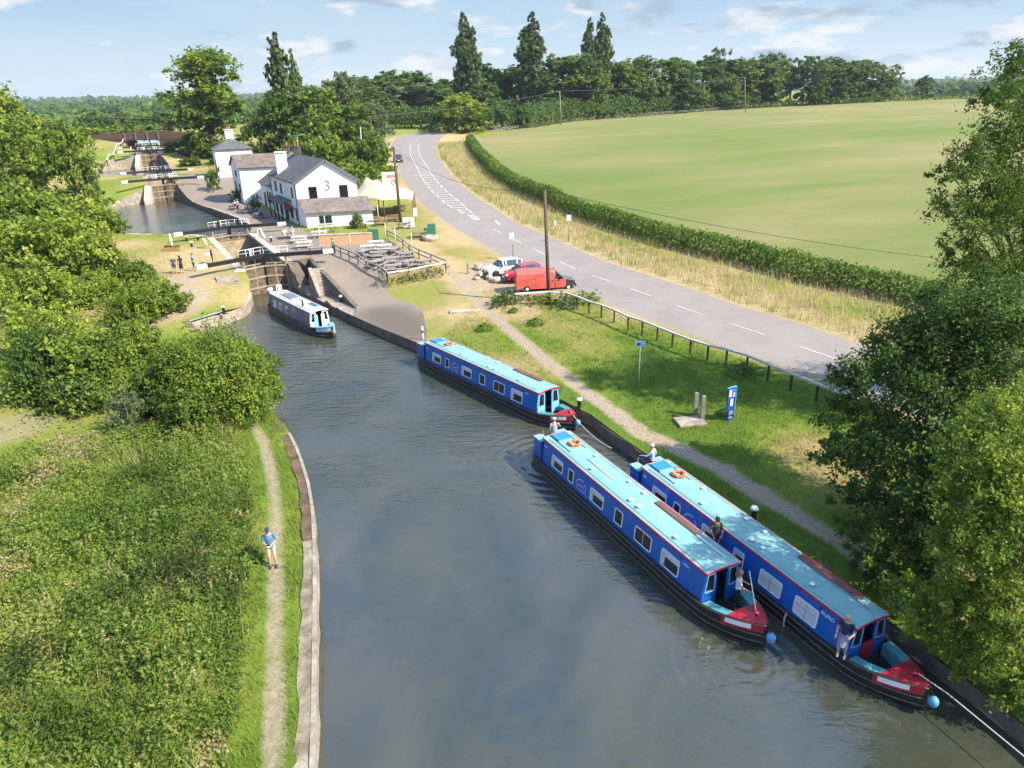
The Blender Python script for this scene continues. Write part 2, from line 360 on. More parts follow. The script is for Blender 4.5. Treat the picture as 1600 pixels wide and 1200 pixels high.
cw(7.3, K3.ll-K3.n*1.5+K3.u*1, K3.ul-K3.n*1.5, K3.ll-K3.n*7+K3.u*4, K3.lr+K3.n*1.5+K3.u*1, K3.ur+K3.n*1.5, K3.ur+K3.n*8)
cw(5.1, (-73, 147), (-85, 151), (-97, 160), (-99, 168), (-92, 175.5), (-67, 152), (-72, 163)); cw(3.1, (-69, 122), (-60, 104)); cw(3.2, (-51, 124), (-44, 113)); cw(2.95, (-36, 102), (-32, 93))
cw(4.2, (-54.5, 128.5))
cw(7.5, K3.top+K3.u*20-K3.n*9, K3.top+K3.u*20+K3.n*9, K3.top+K3.u*45+K3.n*9, K3.top+K3.u*45-K3.n*9)
cw(2.8, K1.lr+K1.n*1.5+K1.u*2, K1.ur+K1.n*1.5, K1.lr+K1.n*2+K1.u*10, K1.lr+K1.n*4+K1.u*1.2)
cp(2.8, (475, 400), (520, 395), (440, 352), (420, 340)); cp(2.9, (474, 357), (540, 362), (565, 352), (400, 318), (560, 385), (600, 375))
cp(2.5, (580, 410)); cp(1.9, (600, 432), (690, 425), (650, 410)); cp(2.4, (660, 385), (700, 395)); cp(3.0, (640, 350), (660, 350)); cp(3.4, (615, 320), (575, 330))
cp(.8, (600, 490), (645, 522), (575, 492)); cp(1.0, (610, 465), (680, 480)); cp(1.2, (580, 455)); cp(2.0, (550, 425)); cp(2.7, (522, 402)); cp(1.5, (565, 440))
cp(.75, (700, 548), (800, 600), (900, 635), (1000, 712), (1050, 750), (1300, 850)); cw(.75, (11.5, 24.5), (15, 17.5), (16.5, 12), (20, 0))
cp(.95, (1100, 640), (1000, 600), (1140, 655)); cp(1.1, (760, 500), (1250, 700)); cp(1.4, (720, 450), (900, 530)); cp(1.6, (770, 440), (850, 452)); cp(1.5, (1000, 550), (1100, 580), (1250, 630))
cw(1.2, (20, 25), (24, 15), (30, 5)); cw(1.7, (30, 30))
ROADC = [(612, 560)]
road_L = [(1450, 650), (1320, 603), (1200, 563), (1100, 529), (1000, 492), (930, 465), (870, 437), (780, 397), (740, 373), (700, 349), (665, 323), (640, 299), (625, 272), (617, 250), (612, 232), (613, 220), (630, 211.5), (665, 207), (705, 204.5)]
road_R = [(1500, 592), (1370, 547), (1250, 508), (1150, 477), (1050, 445), (950, 411), (880, 382), (800, 346), (740, 308), (703, 274), (686, 250), (680, 234), (684, 221), (690, 215), (697, 211.5), (705, 209), (715, 207)]
def zroad(py): return float(np.interp(py, [203, 207, 212, 220, 235, 250, 275, 300, 350, 400, 450, 520, 600, 660], [8.6, 8.2, 7.8, 7.2, 6.3, 5.5, 4.7, 4.0, 3.0, 2.3, 1.95, 1.75, 1.7, 1.7]))
RL = smooth_line([at(x, y, zroad(y)).to_2d() for x, y in road_L], 2); RR = smooth_line([at(x, y, zroad(y)).to_2d() for x, y in road_R], 2)
_d = (RL[0]-RL[3]).normalized(); RL = [RL[0]+_d*60]+RL; _d = (RR[0]-RR[3]).normalized(); RR = [RR[0]+_d*60]+RR
_d = Vector((.55, .83)); RL = RL+[RL[-1]+_d*45]; RR = RR+[RR[-1]+_d*45]
ROAD = RL+RR[::-1]
for x, y in road_L[1::2]+road_R[1::2]: cp(zroad(y), (x, y))
cw(1.7, (60, 20), (70, 30)); cw(9.5, (30, 270))
hedge_px = [(735, 222, 6.6), (745, 240, 6.2), (765, 262, 5.6), (800, 286, 5.0), (860, 318, 4.2), (950, 350, 3.5), (1050, 382, 3.1), (1150, 407, 2.8), (1250, 432, 2.6), (1350, 455, 2.5), (1470, 480, 2.5)]
for x, y, z in hedge_px[::2]: cp(z, (x, y))
HEDGE = smooth_line([at(x, y, z).to_2d() for x, y, z in hedge_px], 2); HEDGE = HEDGE+[HEDGE[-1]+(HEDGE[-1]-HEDGE[-2]).normalized()*40]
def zat_y(px, py, Y): p = at_y(px, py, Y); CP.append((p.x, p.y, p.z)); return p
fe_px = [(772, 207, 222), (800, 203, 232), (870, 192, 258), (1000, 182, 285), (1150, 170.5, 305), (1250, 165, 318), (1400, 158, 330), (1520, 153, 338)]
FEDGE = [zat_y(x, y, Y) for x, y, Y in fe_px]
FIELD = smooth_line([p.to_2d() for p in FEDGE], 1) + [Vector((330, 330)), Vector((200, 60))] + offset_line(HEDGE, .4)[::-1]
cw(3.0, (75, 45)); cw(4.0, (120, 60)); cw(8, (160, 150)); cw(11, (300, 300), (200, 400)); cw(10, (0, 420), (100, 420)); cw(9.5, (-40, 330), (-60, 260))
cp(8.0, (170, 232)); cw(10.3, (-118, 222), (-122, 218)); cw(9.0, (-150, 240)); cw(7.5, (-120, 190), (-140, 150)); cw(4.5, (-90, 110), (-110, 90)); cw(3, (-70, 75), (-60, 50)); cw(2, (-50, 30), (-40, 10)); cw(1.4, (-25, 0))
cw(8, (-200, 260), (-100, 300)); cw(6, (-200, 100)); cw(6.5, (-48, 165), (-35, 150)); cw(4.2, (-30, 125), (-22, 115)); cw(5.2, (-15, 140)); cw(7.5, (-60, 200)); cw(8.4, (-20, 220))
for a in range(0, 360, 30): cw(9, (700*cos(radians(a)), 200+700*sin(radians(a))))
_P = np.array(CP); _key = np.unique(np.round(_P[:, :2]/.8), axis=0, return_index=True)[1]; _P = _P[np.sort(_key)]
_D = np.linalg.norm(_P[:, None, :2]-_P[None, :, :2], axis=2); _N = len(_P)
_A = np.zeros((_N+3, _N+3)); _A[:_N, :_N] = -_D + np.eye(_N)*.08; _A[:_N, _N] = 1; _A[:_N, _N+1:] = _P[:, :2]/100; _A[_N, :_N] = 1; _A[_N+1:, :_N] = _P[:, :2].T/100
_W = np.linalg.solve(_A, np.concatenate([_P[:, 2], [0, 0, 0]]))
RAMP_A, RAMP_B = at(556, 481, .75).to_2d(), at(494, 416, 2.8).to_2d()
LOWQ = [K1.lr+K1.n*.05] + right_quay[1:3] + [right_quay[2].lerp(right_quay[3], .85)] + [RAMP_A, RAMP_B, K1.lr+K1.n*2.6+K1.u*1.0, K1.lr+K1.n*.3+K1.u*.4]
PUB_ROAD = None
def H(P):
    """ground height at points (n,2)"""
    P = np.atleast_2d(np.asarray(P, float)); z = np.empty(len(P))
    for i in range(0, len(P), 8000):
        q = P[i:i+8000]; d = np.linalg.norm(q[:, None]-_P[None, :, :2], axis=2); z[i:i+8000] = -d@_W[:_N]+_W[_N]+(q/100)@_W[_N+1:]
    r = np.hypot(P[:, 0], P[:, 1]-100); t = np.clip((r-420)/280, 0, 1); z = z*(1-t)+9*t
    z[inside(P, LOWQ)] = .7
    return z
def h(x, y): return float(H([(x, y)])[0])
def gp(px, py):
    """where the sight line through a photo pixel meets the ground"""
    d = ray(px, py); lo = None
    ts = np.geomspace(15, 1500, 500); P = np.outer(ts, d); zz = CAM_H+P[:, 2]-H(P[:, :2]); k = np.argmax(zz < 0)
    if zz[k] >= 0: return at(px, py, 9)
    a, b = ts[k-1], ts[k]
    for _ in range(25):
        m = (a+b)/2
        if CAM_H+d[2]*m-h(d[0]*m, d[1]*m) > 0: a = m
        else: b = m
    return Vector((d[0]*a, d[1]*a, CAM_H+d[2]*a))
def on(x, y): return Vector((x, y, h(x, y)))

# ------------------------------------------------------------------ yard: bricks and tarmac beside the lock and the public house
YARD = ats(1.0, [(648, 541), (668, 525), (660, 480), (628, 470)]) + ats(1.7, [(607, 452), (606, 440), (650, 431)]) + ats(2.0, [(690, 421)]) + ats(2.5, [(650, 400)]) + ats(2.8, [(606, 375), (590, 380)]) + ats(2.9, [(560, 366), (520, 366), (480, 362)]) + [Vector((-38.5, 113)), Vector((-52, 139)), Vector((-60, 150)), K2.ur+K2.n*.5, K2.lr+K2.n*.5] + p2_right[::-1][1:] + [K1.lr] + right_quay[1:]
TOW_R = [gp(x, y).to_2d() for x, y in [(690, 415), (735, 455), (765, 487), (800, 520), (850, 560), (905, 605), (960, 645), (1010, 680), (1060, 703), (1130, 735), (1200, 780), (1260, 815), (1320, 850), (1420, 930)]]
TOW_L = [gp(x, y).to_2d() for x, y in [(428, 1200), (430, 1050), (432, 950), (430, 870), (431, 800), (425, 740), (412, 690), (385, 650), (340, 610)]]
PATH_T = [gp(x, y).to_2d() for x, y in [(290, 432), (300, 450), (290, 480), (240, 498), (200, 510)]]
CARPARK = [gp(x, y).to_2d() for x, y in [(700, 455), (760, 452), (820, 455), (870, 445), (800, 410), (740, 410)]]
def ground_attr(P):
    x, y = P[:, 0], P[:, 1]
    dry = .46+.75*(fbm(x, y, 6.5, 3)-.5)*2
    wear = np.zeros(len(P))
    def path(pl, w, amt=1.):
        d = dist_line(P, pl)+(fbm(x, y, 1.1, 9)-.5)*w*.5; np.maximum(wear, amt*np.clip((w-d)/(w*.55), 0, 1), out=wear)
    path(TOW_R, .8); path(TOW_L, .44, .8); path(PATH_T, 2.6, .85)
    dr = np.minimum(dist_line(P, RL), dist_line(P, RR)); dry += .5*np.clip(1-dr/5, 0, 1); wear[:] = np.maximum(wear, .75*np.clip((1.6-dr)/1.4, 0, 1)*(dist_line(P, RL) < 2.5))
    # lush flush on the right bank, parched round the top of the bank and behind the boats
    def blob(px, py, r, amt):
        c = gp(px, py); return amt*np.exp(-((x-c.x)**2+(y-c.y)**2)/(r*r))
    dry += blob(1080, 600, 5, -.85)+blob(1180, 640, 4.5, -.8)+blob(980, 560, 4, -.6)+blob(1250, 690, 2.5, .5)+blob(760, 480, 9, .25)+blob(700, 500, 6, .2)+blob(1230, 770, 3, .1)+blob(1150, 700, 3, -.6)+blob(1250, 820, 4, -.5)+blob(900, 540, 6, -.2)
    dry += blob(330, 470, 5, .1)+blob(300, 395, 8, .45)+blob(240, 490, 4, .35)+blob(350, 505, 1.6, -.5)+blob(230, 300, 7, -.1)
    dry = np.where((x < -20) & (y > 56) & (y < 240) & (dist_line(P, RL) > 30), dry+.10, dry); dry += blob(690, 400, 8, .15)+blob(740, 380, 8, .12)+blob(650, 440, 5, .15)+blob(720, 440, 6, .12)+blob(830, 560, 5, .15)
    dry -= .75*np.clip(1-dist_line(P, right_bank[3:])/2.2, 0, 1)
    nl = dist_line(P, TOW_L); dry = np.where(nl < 8, dry-.35*np.clip(1-nl/3, 0, 1), dry)
    fld = inside(P, FIELD); dry = np.where(fld,   .47+.17*(fbm(x*.35+y*.1, y*1.6-x*.35, 9, 21)-.5)*2+.22*(fbm(x, y, 45, 23)-.5)*2+.12*np.clip((y-60)/200, 0, 1), dry)
    vg = (dist_line(P, RR) < 16) & ~fld & (x > RR[-1].x-40); dry = np.where(vg & (dist_line(P, RL) > 5), dry+.25, dry)
    c0 = gp(15, 668); wear[:] = np.maximum(wear, np.clip(1.1-np.hypot(x-c0.x, (y-c0.y)*.8)/3.0, 0, .6)); cpk = inside(P, CARPARK); wear[:] = np.where(cpk, .9, wear)
    return np.clip(dry, 0, 1), np.clip(wear, 0, 1)
def ground_mat(name, kind):
    m = bpy.data.materials.new(name); m.use_nodes = True; nt = m.node_tree; L = nt.links.new
    p = nt.nodes['Principled BSDF']; p.inputs['Roughness'].default_value = .95; p.inputs['Specular IOR Level'].default_value = .1
    geo = _n(nt, 'ShaderNodeNewGeometry'); pos = geo.outputs['Position']
    def noise(s, d=6, r=.65, st=None):
        v = pos
        if st: mp = _n(nt, 'ShaderNodeMapping'); mp.inputs['Scale'].default_value = st[0]; mp.inputs['Rotation'].default_value = (0, 0, st[1]); L(pos, mp.inputs[0]); v = mp.outputs[0]
        n = _n(nt, 'ShaderNodeTexNoise'); n.inputs['Scale'].default_value = s; n.inputs['Detail'].default_value = d; n.inputs['Roughness'].default_value = r; L(v, n.inputs['Vector']); return n.outputs['Fac']
    def mul_add(v, a, b):
        q = _n(nt, 'ShaderNodeMath', operation='MULTIPLY_ADD'); L(v, q.inputs[0]); q.inputs[1].default_value = a
        if isinstance(b, (int, float)): q.inputs[2].default_value = b
        else: L(b, q.inputs[2])
        return q.outputs[0]
    A = lambda nm: _n(nt, 'ShaderNodeAttribute', attribute_name=nm).outputs['Fac']
    def ramp(v, stops):
        r = _n(nt, 'ShaderNodeValToRGB'); e = r.color_ramp.elements; e[0].position, e[0].color = stops[0][0], (*stops[0][1], 1); e[1].position, e[1].color = stops[-1][0], (*stops[-1][1], 1)
        for a, c in stops[1:-1]: q = e.new(a); q.color = (*c, 1)
        L(v, r.inputs[0]); return r.outputs[0]
    if kind == 'field': v = mul_add(noise(.9, 8, .75, ((.16, 2.6, 1), -.42)), .6, mul_add(noise(4, 6, .75), .62, mul_add(A('dry'), 1.5, -.87)))
    else: v = mul_add(noise(1.6, 8, .72), .75, mul_add(noise(9, 5, .7), .55, mul_add(A('dry'), 1, -.65)))
    g = ramp(v, [(0, (.095, .155, .018)), (.22, (.14, .20, .024)), (.45, (.20, .22, .042)), (.66, (.245, .225, .068)), (.85, (.34, .265, .115)), (1, (.40, .31, .16))] if kind != 'field' else
             [(0, (.085, .15, .028)), (.35, (.135, .178, .045)), (.6, (.185, .194, .068)), (.8, (.245, .215, .094)), (1, (.28, .236, .115))])
    mx = _n(nt, 'ShaderNodeMix', data_type='RGBA'); w = mul_add(noise(3, 6), .9, mul_add(A('wear'), 1.5, -.85)); w_ = _n(nt, 'ShaderNodeClamp'); L(w, w_.inputs[0]); L(w_.outputs[0], mx.inputs[0])
    L(g, mx.inputs[6]); L(ramp(noise(5, 7, .7), [(.3, (.24, .18, .115)), (.5, (.34, .27, .185)), (.7, (.44, .36, .26))]), mx.inputs[7]); L(mx.outputs[2], p.inputs['Base Color'])
    b = _n(nt, 'ShaderNodeBump'); b.inputs['Strength'].default_value = .9; b.inputs['Distance'].default_value = .12; L(noise(7, 8, .75), b.inputs['Height']); L(b.outputs[0], p.inputs['Normal'])
    return m
def asphalt_mat(name, c, c2, patch):
    m = bpy.data.materials.new(name); m.use_nodes = True; nt = m.node_tree; L = nt.links.new
    p = nt.nodes['Principled BSDF']; p.inputs['Roughness'].default_value = .85; p.inputs['Specular IOR Level'].default_value = .3
    geo = _n(nt, 'ShaderNodeNewGeometry'); n = _n(nt, 'ShaderNodeTexNoise'); n.inputs['Scale'].default_value = .35; n.inputs['Detail'].default_value = 9; n.inputs['Roughness'].default_value = .7; L(geo.outputs['Position'], n.inputs['Vector'])
    r = _n(nt, 'ShaderNodeMapRange'); r.inputs[1].default_value = .35; r.inputs[2].default_value = .68; L(n.outputs['Fac'], r.inputs[0])
    mx = _n(nt, 'ShaderNodeMix', data_type='RGBA'); mx.inputs[6].default_value = (*c, 1); mx.inputs[7].default_value = (*c2, 1); L(r.outputs[0], mx.inputs[0])
    a = _n(nt, 'ShaderNodeAttribute', attribute_name='wear'); m2 = _n(nt, 'ShaderNodeMix', data_type='RGBA'); m2.inputs[7].default_value = (*patch, 1); L(a.outputs['Fac'], m2.inputs[0]); L(mx.outputs[2], m2.inputs[6])
    n2 = _n(nt, 'ShaderNodeTexNoise'); n2.inputs['Scale'].default_value = 14; n2.inputs['Detail'].default_value = 4; L(geo.outputs['Position'], n2.inputs['Vector'])
    m3 = _n(nt, 'ShaderNodeMix', data_type='RGBA', blend_type='MULTIPLY'); m3.inputs[0].default_value = .5; L(m2.outputs[2], m3.inputs[6]); L(n2.outputs['Color'], m3.inputs[7])
    g = _n(nt, 'ShaderNodeMix', data_type='RGBA', blend_type='MULTIPLY'); g.inputs[0].default_value = 1; g.inputs[7].default_value = (1.25, 1.25, 1.25, 1); L(m3.outputs[2], g.inputs[6])
    bw = _n(nt, 'ShaderNodeRGBToBW'); L(n2.outputs['Color'], bw.inputs[0]); L(bw.outputs[0], m3.inputs[7]); L(g.outputs[2], p.inputs['Base Color'])
    return m
def build_land():
    pts, edges = [], []
    def ring(pl, step, closed=True):
        d = densify(pl, step, closed); b = len(pts); pts.extend(d); n = len(d)
        edges.extend([(b+i, b+(i+1) % n) for i in range(n if closed else n-1)])
    for pl, st in ((pool1, .8), (pool2, 1), (pool3, 1.2), (pool4, 3), (ROAD, 2.), (FIELD, 3), (YARD, 1.2)): ring(pl, st)
    LQ2 = [p+(p-Vector((-19, 66))).normalized()*.12 for p in LOWQ]; ring(LOWQ, .8); ring(LQ2, .8)
    def grid(x0, x1, y0, y1, s, keep):
        gx, gy = np.meshgrid(np.arange(x0, x1, s, dtype=float), np.arange(y0, y1, s, dtype=float)); P = np.c_[gx.ravel(), gy.ravel()]; P += rng.uniform(-.3, .3, P.shape)*s
        return P[keep(P)]
    ang = lambda P: np.abs(P[:, 0]) < (P[:, 1]+6)*.95+8
    for pl in (TOW_L, TOW_R):
        for o_ in (-.75, -.5, -.25, 0, .25, .5, .75): pts.extend(densify(offset_line(densify(pl, 1.0), o_), .5))
    G = [grid(-60, 60, 2, 62, .75, ang), grid(-130, 90, 62, 110, 1.3, ang), grid(-230, 260, 110, 240, 3.2, ang), grid(-420, 420, 240, 460, 9, lambda P: P[:, 1] > 0),
         grid(-420, 420, -60, 240, 14, lambda P: ~ang(P)), grid(-1500, 1500, -300, 2000, 80, lambda P: (np.hypot(P[:, 0], P[:, 1]-100) > 440)), grid(-7000, 7000, -1500, 9500, 500, lambda P: np.hypot(P[:, 0], P[:, 1]) > 2100)]
    P = np.concatenate(G); allp = [Vector(p) for p in pts]+[Vector((float(a), float(b))) for a, b in P]
    vo, _, fo, _, _, _ = geometry.delaunay_2d_cdt(allp, edges, [], 0, 1e-4)
    V = np.array([(v.x, v.y) for v in vo]); F = np.array([f for f in fo if len(f) == 3]); C = V[F].mean(1)
    wet = np.zeros(len(F), bool)
    for pl in POOLS: wet |= inside(C, pl)
    road = inside(C, ROAD) & ~wet; field = inside(C, FIELD) & ~wet & ~road; yard = inside(C, YARD) & ~wet & ~road; yard |= inside(C, LOWQ) & ~wet
    Z = H(V); lq = inside(V, [p+(p-Vector((-19, 66))).normalized()*.02 for p in LOWQ]); Z[lq] = .7
    rip = (fbm(V[:, 0], V[:, 1], 1.6, 5)-.5)*.16
    rd = inside(V, ROAD) | (np.minimum(dist_line(V, RL), dist_line(V, RR)) < .3); yd = inside(V, YARD)
    near = np.ones(len(V), bool)
    for pl in POOLS: near &= dist_line(V, pl+[pl[0]]) > .5
    Z = np.where(rd | yd | ~near, Z, Z+rip)
    dry, wear = ground_attr(V)
    mats = {'ground': ground_mat('grass_ground', 'g'), 'field': ground_mat('pasture', 'field'), 'road': asphalt_mat('road_asphalt', (.225, .198, .178), (.28, .248, .222), (.26, .22, .175)), 'yard': asphalt_mat('yard_paving', (.20, .160, .122), (.25, .205, .158), (.125, .104, .08))}
    for nm, sel in (('ground', ~(wet | road | field | yard)), ('field', field), ('road', road), ('yard', yard)):
        f = F[sel]; u, inv = np.unique(f, return_inverse=True); f = inv.reshape(f.shape); vv = np.c_[V[u], Z[u]]
        nrm = np.cross(vv[f[:, 1]]-vv[f[:, 0]], vv[f[:, 2]]-vv[f[:, 0]]); f[nrm[:, 2] < 0] = f[nrm[:, 2] < 0][:, ::-1]
        w = wear[u]
        if nm == 'yard': w = np.clip(1-dist_line(V[u], ats(.9, [(625, 500), (600, 490), (640, 515)]))/3.4, 0, 1)*1.6
        if nm == 'road': w = .55*np.clip(1-np.minimum(dist_line(V[u], RL), dist_line(V[u], RR))/.8, 0, 1)
        o = link(nm, mesh_np(nm, vv, f, [mats[nm]], nm in ('ground', 'field'), tint={'dry': dry[u], 'wear': np.clip(w, 0, 1)})); tag(o, kind='structure')
build_land()

# ------------------------------------------------------------------ water
def water_mat():
    m = bpy.data.materials.new('canal_water'); m.use_nodes = True; nt = m.node_tree; L = nt.links.new
    p = nt.nodes['Principled BSDF']; p.inputs['Roughness'].default_value = .03; p.inputs['IOR'].default_value = 1.7; p.inputs['Specular IOR Level'].default_value = .7
    geo = _n(nt, 'ShaderNodeNewGeometry')
    def noise(s, d, r, dist, sc, rot=0., off=(0, 0, 0)):
        mp = _n(nt, 'ShaderNodeMapping'); mp.inputs['Scale'].default_value = sc; mp.inputs['Rotation'].default_value = (0, 0, rot); mp.inputs['Location'].default_value = off; L(geo.outputs['Position'], mp.inputs[0])
        n = _n(nt, 'ShaderNodeTexNoise'); n.inputs['Scale'].default_value = s; n.inputs['Detail'].default_value = d; n.inputs['Roughness'].default_value = r; n.inputs['Distortion'].default_value = dist; L(mp.outputs[0], n.inputs['Vector']); return n.outputs['Fac']
    r = _n(nt, 'ShaderNodeValToRGB'); e = r.color_ramp.elements; e[0].position = .34; e[0].color = (.026, .034, .024, 1); e[1].position = .72; e[1].color = (.066, .064, .040, 1)
    L(noise(.17, 6, .62, .9, (1, .6, 1), .5), r.inputs[0]); L(r.outputs[0], p.inputs['Base Color'])
    big = noise(1.3, 3, .55, .5, (.55, 1.5, 1), .45); fine = noise(4.2, 4, .6, .3, (.5, 1.25, 1), .2)
    patch = noise(.12, 3, .5, .5, (1, 1, 1), 0, (4, 2, 0)); pr = _n(nt, 'ShaderNodeMapRange'); pr.inputs[1].default_value = .38; pr.inputs[2].default_value = .62; pr.inputs[3].default_value = .25; pr.inputs[4].default_value = 1.; L(patch, pr.inputs[0])
    # rougher water further up, calmer in the near basin
    sep = _n(nt, 'ShaderNodeSeparateXYZ'); L(geo.outputs['Position'], sep.inputs[0]); fr = _n(nt, 'ShaderNodeMapRange'); fr.inputs[1].default_value = 18; fr.inputs[2].default_value = 38; fr.inputs[3].default_value = .30; fr.inputs[4].default_value = 1.; L(sep.outputs[1], fr.inputs[0])
    ad = _n(nt, 'ShaderNodeMath', operation='MULTIPLY_ADD'); ad.inputs[1].default_value = .35; L(fine, ad.inputs[0]); L(big, ad.inputs[2])
    st = _n(nt, 'ShaderNodeMath', operation='MULTIPLY'); L(pr.outputs[0], st.inputs[0]); L(fr.outputs[0], st.inputs[1])
    ht = _n(nt, 'ShaderNodeMath', operation='MULTIPLY'); L(ad.outputs[0], ht.inputs[0]); L(st.outputs[0], ht.inputs[1])
    for (cx, cy), lam, amp, dec in ((gp(868, 705)[:2], .62, .16, 3.2), (gp(1168, 1010)[:2], .5, .07, 2.0)):      # rings spreading from the boats
        dn = _n(nt, 'ShaderNodeVectorMath', operation='DISTANCE'); dn.inputs[1].default_value = (cx, cy, 0); L(geo.outputs['Position'], dn.inputs[0])
        wv = _n(nt, 'ShaderNodeMath', operation='MULTIPLY_ADD'); wv.inputs[1].default_value = 6.283/lam; L(dn.outputs['Value'], wv.inputs[0]); L(big, wv.inputs[2]); sn = _n(nt, 'ShaderNodeMath', operation='SINE'); L(wv.outputs[0], sn.inputs[0])
        dc = _n(nt, 'ShaderNodeMapRange'); dc.inputs[1].default_value = .3; dc.inputs[2].default_value = dec*1.8; dc.inputs[3].default_value = amp; dc.inputs[4].default_value = 0.; L(dn.outputs['Value'], dc.inputs[0])
        pr2 = _n(nt, 'ShaderNodeMath', operation='MULTIPLY_ADD'); L(sn.outputs[0], pr2.inputs[0]); L(dc.outputs[0], pr2.inputs[1]); L(ht.outputs[0], pr2.inputs[2]); ht = pr2
    b = _n(nt, 'ShaderNodeBump'); b.inputs['Strength'].default_value = .95; b.inputs['Distance'].default_value = .2; L(ht.outputs[0], b.inputs['Height']); L(b.outputs[0], p.inputs['Normal'])
    return m
WATER = water_mat()
for pl, z in zip(POOLS, WZ):
    v = [Vector((p[0], p[1], 0)) for p in pl]; tris = geometry.tessellate_polygon([v])
    o = link('water', mesh_np('water', [(p.x, p.y, z) for p in v], tris, [WATER])); tag(o, kind='structure')
bed = MB(); bedm = mat('canal_bed', (.05, .045, .03))
# ------------------------------------------------------------------ canal edges: coping, quay and earth banks
STONE = mat('weathered_stone', (.36, .31, .25), .9, .5, 1.6, (.17, .14, .11), .6, 9)
STONE_L = mat('pale_coping', (.50, .43, .36), .9, .4, 2.2, (.27, .22, .17), .5, 8)
RUST = mat('rust_moss_coping', (.30, .265, .185), .95, .5, 1.1, (.10, .075, .045), .9, 7)
DARKST = mat('dark_quay_stone', (.16, .135, .105), .85, .5, 1.2, (.07, .062, .045), .7, 6)  # darker stone for the right-hand quays, wing, ramp and retaining walls
EARTH = mat('bank_earth', (.15, .11, .07), .95, .5, 1.4, (.06, .05, .03), .9, 6)
def edge(name, pl, side, ztop, w, wm, topm, zw, jit=.0, step=.7, drop=.7, back=.35, lip=None):
    """pl = waterline, side = +1 if land lies to the left of the line's direction"""
    pl = densify(pl, step); n = len(pl); mb = MB(); out = offset_line(pl, side*w); V, F, mi = [], [], []
    zt = [ztop(p) if callable(ztop) else ztop for p in pl]
    for i in range(n):
        j = (random.uniform(-1, 1)*jit, random.uniform(-1, 1)*jit); t = side*(offset_line(pl, 1)[i]-pl[i]) if False else (out[i]-pl[i]).normalized()
        a = pl[i]+t*j[0]*.6; V += [(a.x, a.y, zw-drop), (a.x, a.y, zt[i]+j[1]*.4), (out[i].x+t.x*j[0], out[i].y+t.y*j[0], zt[i]+.015+j[1]*.3), (out[i].x+t.x*j[0], out[i].y+t.y*j[0], zt[i]-back)]
    for i in range(n-1):
        for k in range(3): F.append((i*4+k, (i+1)*4+k, (i+1)*4+k+1, i*4+k+1)); mi.append(0 if k == 0 else 1)
    F.append((0, 1, 2, 3)); mi.append(0); b = (n-1)*4; F.append((b+3, b+2, b+1, b)); mi.append(0)
    mb.v = [Vector(v) for v in V]; mb.f = F; mb.mats = [wm, topm]; mb.mi = mi; mb.sm = [False]*len(F)
    o = mb.build(name)
    if lip:
        q = MB(); li = offset_line(pl, side*.13); lo = offset_line(pl, -side*.02)
        for i in range(n-1):
            g = .004; a0, a1 = lo[i].lerp(lo[i+1], g), lo[i].lerp(lo[i+1], 1-g); b0, b1 = li[i].lerp(li[i+1], g), li[i].lerp(li[i+1], 1-g); q.prism([(a0.x, a0.y, zt[i]-.12), (a1.x, a1.y, zt[i]-.12), (b1.x, b1.y, zt[i]-.12), (b0.x, b0.y, zt[i]-.12)], (0, 0, .155), lip)
        q.build('edging', o)
    return o
gz = lambda p: h(p.x, p.y)
kc = min(range(len(left_wall)), key=lambda i: abs(left_wall[i].y-25.5))
MOSS = mat('moss_covered_coping', (.16, .10, .06), .95, .5, 1.3, (.06, .042, .026), 1, 9)
tag(edge('coping_wall', left_wall[:kc+1], 1, .92, .54, STONE, RUST, 0, .07, .6, lip=STONE), 'long pale pinkish concrete coping along the near part of the left towpath', 'canal wall')
tag(edge('coping_wall', left_wall[kc:], 1, .92, .54, STONE, MOSS, 0, .07, .6, lip=STONE), 'dark rust brown mossy coping along the far part of the left towpath', 'canal wall')
tag(edge('earth_bank', left_grass, 1, gz, .5, EARTH, EARTH, 0, .12), kind='structure')
tag(edge('stone_quay', left_stone, 1, .95, .75, STONE, STONE_L, 0, .02), 'curved pale stone quay left of the nearest lock mouth', 'canal wall')
tag(edge('stone_quay', right_quay[::-1], -1, .72, .7, DARKST, STONE, 0, .03), 'long dark stone quay right of the silver narrowboat', 'canal wall')
tag(edge('earth_bank', right_bank[::-1], -1, lambda p: gz(p)-.05, .55, DARKST, EARTH, 0, .16), kind='structure')
tag(edge('stone_quay', p2_right, -1, gz, .6, DARKST, STONE, 2.2, .02, 1), 'stone edge of the middle pound in front of the white public house', 'canal wall')
tag(edge('stone_quay', p2_left, 1, gz, .6, STONE, STONE_L, 2.2, .04, 1), 'low pale stone edge on the far left of the middle pound', 'canal wall')
tag(edge('stone_quay', p3_right, -1, gz, .6, DARKST, STONE, 4.4, .02, 1.5), 'dark stone edge on the right of the pound below the topmost lock', 'canal wall')
tag(edge('stone_quay', p3_left, 1, gz, .6, STONE, STONE_L, 4.4, .02, 1.5), 'pale stone edge on the left of the pound below the topmost lock', 'canal wall')
